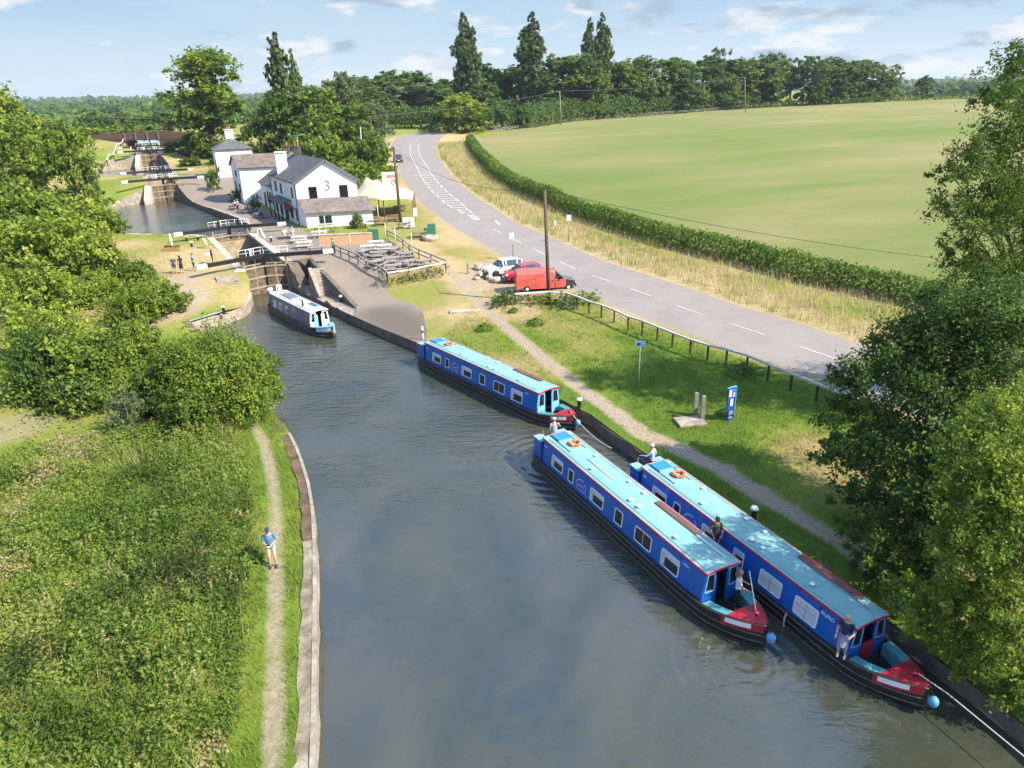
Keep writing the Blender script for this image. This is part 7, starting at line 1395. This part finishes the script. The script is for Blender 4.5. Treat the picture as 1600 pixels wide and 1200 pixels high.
def van():
    t = thing('parked_van', 'faded orange red van with a black nose, behind the telegraph pole', 'van', g3, .10, 'cars parked by the road'); t.scale = (.95, .95, .93); hw = .90; b = MB()
    S = [(-2.75, 1.84, .74), (-2.68, 1.98, .72), (-2.4, 2.03, .70), (.45, 2.05, .70), (.80, 2.02, .70), (.98, 1.94, .69)]
    V = []
    for x, zt, k in S: V += [(x, -hw, .32), (x, -hw, 1.15), (x, -hw*.93, zt-.28), (x, -hw*k, zt), (x, hw*k, zt), (x, hw*.93, zt-.28), (x, hw, 1.15), (x, hw, .32)]
    F = []
    for i in range(5): F += [(i*8+j, i*8+j+1, (i+1)*8+j+1, (i+1)*8+j) for j in range(7)]
    b.add(V, F+[tuple(range(8)), tuple(range(40, 48))[::-1]], VANP); b.box((1.42, 0, .74), (1.1, hw*2, .84), VANP, bev=.04); b.build('body', t)
    c = MB(); c.prism([(.98, -hw*.70, 1.93), (.98, hw*.70, 1.93), (1.85, hw*.92, 1.18), (1.85, -hw*.92, 1.18)], (0, 0, -.03), CGLASS); c.build('windscreen', t)
    for s in (-1, 1): c = MB(); c.prism([(.95, s*hw*.94, 1.18), (1.80, s*hw*.96, 1.17), (1.02, s*hw*.80, 1.95), (.95, s*hw*.80, 1.97)], (0, s*.02, 0), CGLASS); c.build('side_window', t)
    n = MB(); n.add([(1.85, -hw*.97, 1.17), (1.85, hw*.97, 1.17), (2.85, hw*.9, .92), (2.85, -hw*.9, .92), (1.95, -hw, .45), (1.95, hw, .45), (2.9, hw*.92, .5), (2.9, -hw*.92, .5)], [(0, 1, 2, 3), (3, 2, 6, 7), (0, 3, 7, 4), (1, 5, 6, 2), (4, 7, 6, 5)], mat('dark_bonnet', (.03, .03, .04), .2, .2, 2, coat=.8)); n.build('bonnet', t)
    for wx in (-1.75, 2.2):
        for s in (-1, 1): w = MB(); T = Matrix.Translation((wx, s*(hw-.07), .33)) @ Matrix.Rotation(-s*pi/2, 4, 'X'); w.lathe([(.2, -.1), (.32, -.1), (.33, 0), (.32, .1), (.21, .105)], TYRE, n=18, M=T); wo = w.build('wheel', t); q = MB(); q.lathe([(.2, 0), (.2, .10), (.03, .115)], WHITE, n=14, M=T); q.build('rim', wo)
    q = MB(); q.box((2.92, 0, .5), (.14, 1.7, .24), BLKPL, bev=.05); q.build('bumper', t)
    for s in (-1, 1): q = MB(); q.box((2.82, s*.66, .78), (.2, .3, .16), LAMPG, bev=.03); q.build('headlight', t); q = MB(); q.box((-2.77, s*.82, .95), (.06, .12, .5), TAILR); q.build('tail_light', t); q = MB(); q.box((1.5, s*1.0, 1.35), (.1, .2, .22), BLKPL, bev=.03); q.build('door_mirror', t)
    for x in (-.9, .92): q = MB(); q.box((x, -hw-.004, 1.0), (.02, .012, 1.2), mat('panel_gap', (.10, .02, .015), .8)); q.build('door_seam', t)
    q = MB(); q.box((-1.6, -hw*.985-.004, 1.24), (1.3, .02, .03), mat('panel_gap', (.10, .02, .015))); q.build('side_moulding', t); q = MB(); q.box((.72, -hw-.02, 1.05), (.16, .04, .05), BLKPL); q.build('door_handle', t)
    for s in (-1, 1): q = MB(); q.box((-2.765, s*.38, 1.62), (.03, .6, .5), CGLASS); q.build('rear_window', t)
van()
car('driving_car', 'dark car driving towards the view on the far stretch of the road', 'car', gp(622, 253), -1.35, mat('car_black', (.02, .02, .024), .22, .2, 2, coat=.6), HATCH, group=None)

# ------------------------------------------------------------------ people
SKIN = mat('skin', (.50, .29, .20), .55, .2, 6, (.42, .22, .15)); SKIN2 = mat('tanned_skin', (.40, .22, .145), .55, .2, 6)
def cloth(n, c, **k): return mat('cloth_'+n, c, .9, .3, 9, **k)
EYE = mat('eye_dark', (.03, .02, .018), .4); LIPS = mat('lips', (.42, .16, .13), .5)
STAND = dict(pel=(0, 0, .93), wai=(0, .0, 1.08), che=(0, .01, 1.30), nec=(0, .0, 1.48), hea=(0, .03, 1.63), shL=(-.185, 0, 1.42), elL=(-.25, -.02, 1.15), wrL=(-.25, .08, .92), shR=(.185, 0, 1.42), elR=(.25, -.02, 1.15), wrR=(.25, .08, .92), hiL=(-.09, 0, .90), knL=(-.10, .03, .50), anL=(-.11, -.01, .09), hiR=(.09, 0, .90), knR=(.10, .03, .50), anR=(.11, -.01, .09), face=(0, 1, 0))
def pose(**k): d = dict(STAND); d.update(k); return d
SIT = pose(pel=(0, 0, .50), wai=(0, .0, .64), che=(0, .03, .86), nec=(0, .04, 1.05), hea=(0, .08, 1.20), shL=(-.185, .04, .99), elL=(-.24, .10, .73), wrL=(-.15, .34, .76), shR=(.185, .04, .99), elR=(.24, .10, .73), wrR=(.15, .34, .76), hiL=(-.09, .02, .50), knL=(-.11, .44, .50), anL=(-.11, .42, .09), hiR=(.09, .02, .50), knR=(.11, .44, .50), anR=(.11, .42, .09))
def person(label, loc, rz, J, top, legs, shoes, skin=SKIN, hair=None, hat=None, sleeve=.55, leg_cut=1., skirt=None, longhair=False, vox=.014, female=False, cap_peak=True, scale=1., name='person'):
    """one continuous remeshed body, clothes as zones of that surface; hair and headgear are its children"""
    J = {k: Vector(v) for k, v in J.items()}; mb = MB(); T = lambda pts, r, n=10, sq=1.: mb.tube(pts, r, top, n, True, True, sq)
    f = J['face'].normalized(); sw = .93 if female else 1.
    side = (J['shR']-J['shL']).normalized()
    def torso(a, b, ra, rb, da, db):
        for k in range(6):
            t = k/5; c = a.lerp(b, t); rx = ra+(rb-ra)*t; ry = da+(db-da)*t; ax = (b-a).normalized(); fy = ax.cross(side).normalized(); M_ = Matrix((tuple(side)+(0,), tuple(fy)+(0,), tuple(ax)+(0,), (0, 0, 0, 1))).transposed(); M_.translation = c; mb.ball((0, 0, 0), (rx, ry, .075), top, 12, 8, M=M_)
    torso(J['pel'], J['wai'], .165 if female else .155, .135*sw, .115, .105); torso(J['wai'], J['che'], .138*sw, .168*sw, .105, .122); torso(J['che'], J['nec']-(J['nec']-J['che'])*.25, .168*sw, .12*sw, .12, .085)
    T([J['che'].lerp(J['nec'], .5), J['nec'], J['hea']-(J['hea']-J['nec'])*.3], [.075, .054, .05])
    hd = J['hea']; up = (J['hea']-J['nec']).normalized(); rt = f.cross(up).normalized(); fw = up.cross(rt).normalized(); MH = Matrix((tuple(rt)+(0,), tuple(fw)+(0,), tuple(up)+(0,), (0, 0, 0, 1))).transposed(); MH.translation = hd
    mb.ball((0, -.008, .025), (.074, .092, .092), top, 14, 10, M=MH); mb.ball((0, .022, -.055), (.052, .062, .062), top, 12, 8, M=MH); mb.ball((0, .092, -.018), (.014, .022, .024), top, 8, 6, M=MH)
    for s in (-1, 1): mb.ball((s*.077, -.005, -.005), (.012, .02, .03), top, 8, 6, M=MH)
    for s in 'LR':
        T([J['sh'+s]+(J['sh'+s]-J['che'])*-.15, J['sh'+s], J['sh'+s].lerp(J['el'+s], .5), J['el'+s], J['el'+s].lerp(J['wr'+s], .35), J['wr'+s]], [.062, .062*sw, .050*sw, .041, .040, .027])
        T([J['hi'+s]+Vector((0, 0, .05)), J['hi'+s].lerp(J['kn'+s], .2), J['hi'+s].lerp(J['kn'+s], .6), J['kn'+s], J['kn'+s].lerp(J['an'+s], .3), J['an'+s]], [.092, .088, .072, .056, .056, .037])
        a = J['an'+s]; toe = a+(Vector((f.x, f.y, 0)).normalized())*.17+Vector((0, 0, -.055)); hl = a-(Vector((f.x, f.y, 0)).normalized())*.05+Vector((0, 0, -.045)); T([hl, a+Vector((0, 0, -.03)), toe-(toe-a)*.35, toe], [.035, .043, .043, .028], 8)
        d = (J['wr'+s]-J['el'+s]).normalized(); px_ = d.cross(Vector((0, 0, 1))); px_ = px_.normalized() if px_.length > .1 else Vector((1, 0, 0)); w = J['wr'+s]; palm = w+d*.055; T([w, palm, w+d*.095], [.026, .034, .032], 8, .55)
        nv_ = d.cross(px_).normalized()
        for k, ln in enumerate((.062, .072, .068, .052)): b = w+d*.088+px_*(k-1.5)*.0185; m1 = b+d*ln*.55+nv_*.006; e = b+d*ln*.9+nv_*.026; T([b-d*.02, m1, e], [.0095, .0088, .0072], 6)
        b = w+d*.03+px_*.028; T([b-px_*.01, b+px_*.022+d*.025, b+px_*.03+d*.058+nv_*.012], [.012, .011, .0085], 6)
    if skirt: 
        c = J['pel']; lo = (J['knL']+J['knR'])/2+Vector((0, 0, .02)); T([c+Vector((0, 0, .08)), c, c.lerp(lo, .5), lo], [.14, .185, .21, .235], 14, .8)
    o = mb.build('person', None); md = o.modifiers.new('r', 'REMESH'); md.mode = 'VOXEL'; md.voxel_size = vox; md.use_smooth_shade = True
    sm = o.modifiers.new('s', 'SMOOTH'); sm.iterations = 2; sm.factor = .35; bpy.context.view_layer.update(); me = bpy.data.meshes.new_from_object(o.evaluated_get(bpy.context.evaluated_depsgraph_get())); bpy.data.objects.remove(o)
    mats = [skin, top, legs, shoes, EYE, LIPS]; me.materials.clear()
    for m in mats: me.materials.append(m)
    n = len(me.polygons); C = np.zeros(n*3, np.float32); me.polygons.foreach_get('center', C); C = C.reshape(-1, 3)
    def seg(a, b): a, b = np.array(J[a] if isinstance(a, str) else a), np.array(J[b] if isinstance(b, str) else b); ab = b-a; t = np.clip(((C-a)@ab)/(ab@ab), 0, 1); return np.linalg.norm(C-(a+t[:, None]*ab), axis=1), t
    D, Z = [], []
    def put(a, b, r, fn): d, t = seg(a, b); D.append(d-r); Z.append(fn(t))
    K = lambda v: (lambda t: np.full(n, v))
    put('pel', 'wai', .13, K(1)); put('wai', 'che', .13, K(1)); put('che', 'nec', .10, lambda t: np.where(t > .80, 0, 1)); put('nec', 'hea', .045, K(0)); put('hea', J['hea']+up*.02, .085, K(0))
    for s in 'LR':
        put('sh'+s, 'el'+s, .05, lambda t: np.where(t < sleeve*1.0, 1, 0) if sleeve < 1 else np.full(n, 1)); put('el'+s, 'wr'+s, .034, lambda t: np.full(n, 0) if sleeve < 1.01 else np.where(t < sleeve-1, 1, 0)); d = (J['wr'+s]-J['el'+s]).normalized(); put('wr'+s, J['wr'+s]+d*.16, .035, K(0))
        put('hi'+s, 'kn'+s, .075, lambda t: np.where(t < leg_cut, 2, 0) if leg_cut < 1 else np.full(n, 2)); put('kn'+s, 'an'+s, .045, lambda t: np.full(n, 2) if leg_cut >= 2 else (np.full(n, 0) if leg_cut <= 1 else np.where(t < leg_cut-1, 2, 0))); put('an'+s, J['an'+s]+Vector((f.x, f.y, 0))*.15-Vector((0, 0, .05)), .045, K(3))
    D = np.array(D); Z = np.array(Z); zi = Z[D.argmin(0), np.arange(n)]
    if skirt: lo = (J['knL']+J['knR'])/2; zi = np.where((C[:, 2] < J['pel'].z+.06) & (C[:, 2] > lo.z+.01), 2, zi)
    else: zi = np.where((zi == 1) & (C[:, 2] < J['pel'].z-.02) & (J['che'].z-J['pel'].z > .2), 2, zi)
    q = (C-np.array(hd))@np.array([rt, fw, up]).T
    for s in (-1, 1): zi = np.where((np.hypot(q[:, 0]-s*.03, q[:, 2]-.012) < .0125) & (q[:, 1] > .04), 4, zi)
    zi = np.where((np.abs(q[:, 0]) < .024) & (np.abs(q[:, 2]+.062) < .008) & (q[:, 1] > .04), 5, zi)
    me.polygons.foreach_set('material_index', zi.astype(np.int32)); me.polygons.foreach_set('use_smooth', np.full(n, True)); me.name = 'person'
    o = link(name, me, None, loc); o.rotation_euler = (0, 0, rz); o.scale = (scale,)*3; tag(o, label, 'person')
    hh = hair or mat('hair_brown', (.07, .04, .025), .8, .4, 20)
    hb = MB(MH)
    hb.ball((0, -.022, .042), (.080, .088, .086), hh, 14, 9)
    if longhair:
        hb.tube([(0, -.05, .05), (0, -.075, -.06), (0, -.085, -.19), (0, -.07, -.27)], [.06, .085, .080, .03], hh, 12, True, True, .6)
        for s in (-1, 1): hb.tube([(s*.06, .01, .05), (s*.078, -.005, -.05), (s*.075, .01, -.17)], [.03, .03, .015], hh, 8)
    hb.build('hair', o)
    if hat:
        c = MB(MH); c.lathe([(.092, .045), (.092, .075), (.078, .118), (.04, .135), (.005, .138)], hat, (0, -.01, 0), 16)
        if cap_peak == 'brim': c.lathe([(.15, .05), (.15, .058), (.09, .062)], hat, (0, -.01, 0), 18)
        elif cap_peak: c.add([(-.072, .06, .055), (-.05, .155, .04), (0, .172, .037), (.05, .155, .04), (.072, .06, .055), (.072, .06, .065), (0, .172, .046), (-.072, .06, .065)], [(0, 1, 2, 3, 4), (7, 6, 5), (0, 7, 1), (4, 3, 5)], hat)
        c.build('cap', o)
    return o
NAVY = cloth('navy', (.025, .035, .075)); KHAKI = cloth('khaki', (.52, .44, .31)); BLUES = cloth('blue_shirt', (.10, .20, .34)); DKSHOE = cloth('dark_shoes', (.035, .04, .06)); BLACKC = cloth('black', (.02, .02, .022)); WHITEC = cloth('white', (.72, .72, .72)); GREYC = cloth('grey', (.34, .35, .37)); OLIVE = cloth('olive', (.075, .08, .05)); STRIPE = mat('cloth_blue_stripe', (.40, .46, .68), .9, .3, 30, (.24, .30, .55), stretch=(3, 3, .1)); GREENC = cloth('green', (.03, .16, .08)); PURP = cloth('purple', (.10, .035, .13)); LBLUE = cloth('light_blue', (.22, .40, .60)); PRINT = mat('cloth_print', (.35, .38, .48), .9, .5, 28, (.05, .05, .09)); PINKC = cloth('pink', (.62, .40, .38)); CREAMC = cloth('cream', (.62, .58, .48)); DENIM = cloth('denim', (.07, .11, .22))
BLOND = mat('hair_blonde', (.55, .45, .30), .7, .3, 25); GREYH = mat('hair_grey', (.34, .33, .31), .8, .3, 20); DKH = mat('hair_dark', (.025, .018, .014), .7, .3, 20); LBR = mat('hair_light_brown', (.22, .13, .07), .7, .4, 25)
FACE_CAM = lambda loc: atan2(-loc.y, -loc.x)-pi/2
# man on the left towpath with a handset
g = gp(428, 886)+Vector((0, 0, -.0)); p1 = pose(elL=(-.24, .02, 1.15), wrL=(-.07, .24, 1.13), elR=(.24, .02, 1.15), wrR=(.07, .24, 1.13), hea=(0, .045, 1.625), face=(0, 1, -.18))
person('man in blue shirt, pale shorts and cap standing on the left towpath holding a handset', g, FACE_CAM(g)-.15, p1, BLUES, KHAKI, DKSHOE, hat=cloth('dark_cap', (.05, .045, .08)), sleeve=.95, leg_cut=.98, vox=.011, scale=1.06, hair=GREYH)
T = Matrix.Translation(g) @ Matrix.Rotation(FACE_CAM(g)-.15, 4, 'Z'); q = MB(); q.box((0, .33, 1.20), (.17, .11, .035), WHITE, bev=.01); q.box((0, .37, 1.25), (.15, .01, .09), mat('screen_dark', (.03, .035, .04), .15)); o = q.build('handset', None); o.matrix_world = T; tag(o, 'small white handset held by the man on the left towpath', 'handset')
# steerer leaning at the stern of the middle boat
def boat_T(b, x, y, z): return b.matrix_world @ Vector((x, y, z))
bend = pose(pel=(0, -.02, .90), wai=(0, .10, 1.02), che=(0, .30, 1.12), nec=(0, .47, 1.17), hea=(0, .60, 1.15), shL=(-.18, .40, 1.14), shR=(.18, .40, 1.14), elL=(-.24, .48, .90), wrL=(-.12, .56, .70), elR=(.24, .50, .92), wrR=(.14, .60, .74), face=(0, .8, -.6), knL=(-.1, .06, .50), knR=(.11, .10, .50), anR=(.11, .10, .09))
person('person in grey bending over at the stern of the middle boat', boat_T(B2, -6.7, .1, .85), B2.rotation_euler.z+pi-1.9, pose(elR=(.3, .12, 1.2), wrR=(.28, .36, 1.22), hea=(0, .10, 1.6), nec=(0, .06, 1.47), che=(0, .05, 1.3), face=(0, 1, -.4)), GREYC, KHAKI, DKSHOE, hair=GREYH, hat=WHITEC, sleeve=1.9, leg_cut=.95, vox=.013)
person('man in white cap and striped blue shirt steering the boat against the bank', boat_T(B3, -6.8, .2, .80), B3.rotation_euler.z+pi/2+.55, pose(elL=(-.30, .16, 1.22), wrL=(-.30, .42, 1.18), elR=(.27, -.06, 1.17), face=(-.35, 1, -.05)), STRIPE, BLACKC, DKSHOE, hair=GREYH, hat=WHITEC, sleeve=1.6, leg_cut=1.9, vox=.012)
person('man in dark cap and olive shirt standing between the two near boats', boat_T(B3, -.55, -1.02, .62), B3.rotation_euler.z-pi/2-.35, pose(elL=(-.26, .10, 1.16), wrL=(-.12, .34, 1.06), elR=(.25, .08, 1.15), wrR=(.20, .32, 1.02), hea=(0, .06, 1.62), face=(0, 1, -.3), knL=(-.06, .03, .5), anL=(-.06, 0, .09), knR=(.06, .03, .5), anR=(.06, 0, .09)), OLIVE, NAVY, DKSHOE, skin=SKIN2, hair=DKH, hat=BLACKC, sleeve=.85, leg_cut=.95, vox=.012)
person('woman with long brown hair in purple and white at the bow of the middle boat', boat_T(B2, 6.75, .30, .30), B2.rotation_euler.z-pi/2+.9, pose(elR=(.27, .10, 1.15), wrR=(.30, .36, 1.06), elL=(-.25, .05, 1.14), wrL=(-.2, .3, 1.05), face=(.3, 1, -.15)), WHITEC, BLACKC, DKSHOE, hair=LBR, longhair=True, female=True, sleeve=.7, leg_cut=1.9, vox=.012, scale=.98)
q = MB(); q.tube([boat_T(B2, 6.75, .75, 1.8), boat_T(B2, 7.95, .05, 1.05)], .02, CREAM, 6); tag(q.build('boat_pole'), 'slanting pale pole held by the woman at the bow of the middle boat', 'pole')
person('blonde woman in navy top and patterned skirt on the boat under the tree', boat_T(B3, 6.05, -.98, .60), B3.rotation_euler.z-pi/2-1.2, pose(elL=(-.30, .10, 1.18), wrL=(-.28, .38, 1.22), elR=(.24, .05, 1.15), wrR=(.2, .28, 1.0), knR=(.1, .20, .52), anR=(.1, .05, .12), face=(-.2, 1, 0)), NAVY, PRINT, WHITEC, hair=BLOND, longhair=True, female=True, skirt=True, sleeve=.7, leg_cut=.7, vox=.012, scale=.97)
# crew of the silver boat
person('woman in white at the left of the stern of the silver boat', boat_T(SB, -4.95, -.5, .85), SB.rotation_euler.z-pi/2, pose(elR=(.27, .1, 1.2), wrR=(.2, .3, 1.2)), WHITEC, DENIM, DKSHOE, hair=DKH, female=True, sleeve=1.8, leg_cut=1.9, vox=.02, scale=.95)
person('steerer with red brown hair in white at the tiller of the silver boat', boat_T(SB, -4.85, .3, .95), SB.rotation_euler.z-pi/2, STAND, WHITEC, NAVY, DKSHOE, hair=mat('hair_auburn', (.25, .07, .03), .7), sleeve=1.8, leg_cut=1.9, vox=.02)
# lockside group
for px, py, rz, top, lg, lab, kw in [(274, 428, .3, OLIVE, NAVY, 'leftmost of the three people on the worn grass left of the lock, in dark green', dict(hair=BLOND, leg_cut=.9)), (285, 427, .8, BLACKC, BLACKC, 'woman in a black dress, second of three people on the worn grass', dict(hair=DKH, longhair=True, female=True, skirt=True, leg_cut=.8)), (304, 424, -.9, LBLUE, NAVY, 'man in light blue shirt and cap by the white end of the lower left beam', dict(hat=NAVY, leg_cut=.95)), (333, 412, -1.2, NAVY, BLACKC, 'man in dark clothes carrying a bag beside the lock chamber', dict(hair=GREYH, leg_cut=1.9, hat=WHITEC)), (522, 398, 1.2, GREENC, NAVY, 'person in green pushing the white tip of the lower right beam', dict(hair=DKH, leg_cut=1.9))]:
    person(lab, gp(px, py), rz, pose(elR=(.26, .1, 1.16), wrR=(.18, .32, 1.1)), top, lg, DKSHOE, vox=.022, **kw)
q = MB(); q.box((0, 0, .0), (.34, .2, .3), WHITEC, bev=.04); g = gp(329, 412); tag(q.build('shoulder_bag', None, g+Vector((-.05, -.25, 1.0))), 'pale bag at the side of the man beside the lock chamber', 'bag')
# drinkers at the tables
tl_ = [o for o in bpy.data.objects if o.name.startswith('picnic_table') and o.parent is None and o.get('label', '').startswith('picnic table with people')][0]
def seat(t, dx, s, lab, top, lg, **k): M_ = t.matrix_world; person(lab, M_ @ Vector((dx, s*.69, -.03)), t.rotation_euler.z+(0 if s < 0 else pi), SIT, top, lg, DKSHOE, vox=.024, **k)
bpy.context.view_layer.update()
seat(tl_, -.5, -1, 'person in cream seated at the left of the occupied picnic table', CREAMC, NAVY, hair=LBR); seat(tl_, .45, -1, 'person in pale pink seated nearest at the occupied picnic table', PINKC, KHAKI, hair=BLOND, female=True); seat(tl_, -.4, 1, 'person in white seated at the far side of the occupied picnic table', WHITEC, DENIM, hair=DKH); seat(tl_, .5, 1, 'person in blue seated at the right end of the occupied picnic table', LBLUE, DENIM, hair=GREYH)
for i, (px, py, rz, m, c) in enumerate([(368, 327, .9, TW, 'far'), (386, 333, .9, TW, 'middle'), (408, 341, .9, TW, 'near')]):
    t = copy_tree(TT[TW.name]); t.location = gp(px, py); t.rotation_euler = (0, 0, rz); t['label'] = f'{["farthest", "middle", "nearest"][i]} shaded picnic table along the front of the public house'; bpy.context.view_layer.update()
    for j, (dx, s) in enumerate([(-.4, -1), (.4, 1)]): seat(t, dx, s, f'person in {["purple", "white", "navy", "blue", "olive", "pale blue"][i*2+j]} seated at the {["farthest", "middle", "nearest"][i]} shaded table', [PURP, WHITEC, NAVY, DENIM, OLIVE, LBLUE][i*2+j], NAVY, hair=[DKH, GREYH, LBR, BLOND, DKH, GREYH][i*2+j])
person('person in white top and dark trousers walking along the front of the public house', gp(373, 330), 2.4, STAND, WHITEC, BLACKC, DKSHOE, vox=.024, sleeve=.7, leg_cut=1.9, hair=GREYH)
# ------------------------------------------------------------------ summer haze
def haze():
    mb = MB(); mb.box((0, 4000, 33), (15800, 11800, 90), mat('haze_air', (.8, .8, .8))); o = mb.build('haze'); m = bpy.data.materials.new('haze'); m.use_nodes = True; nt = m.node_tree; nt.nodes.clear()
    out = nt.nodes.new('ShaderNodeOutputMaterial'); v = nt.nodes.new('ShaderNodeVolumePrincipled'); v.inputs['Color'].default_value = (.78, .86, 1, 1); v.inputs['Density'].default_value = .00011; v.inputs['Anisotropy'].default_value = .2
    nt.links.new(v.outputs[0], out.inputs['Volume']); o.data.materials.clear(); o.data.materials.append(m); tag(o, kind='stuff')
haze()
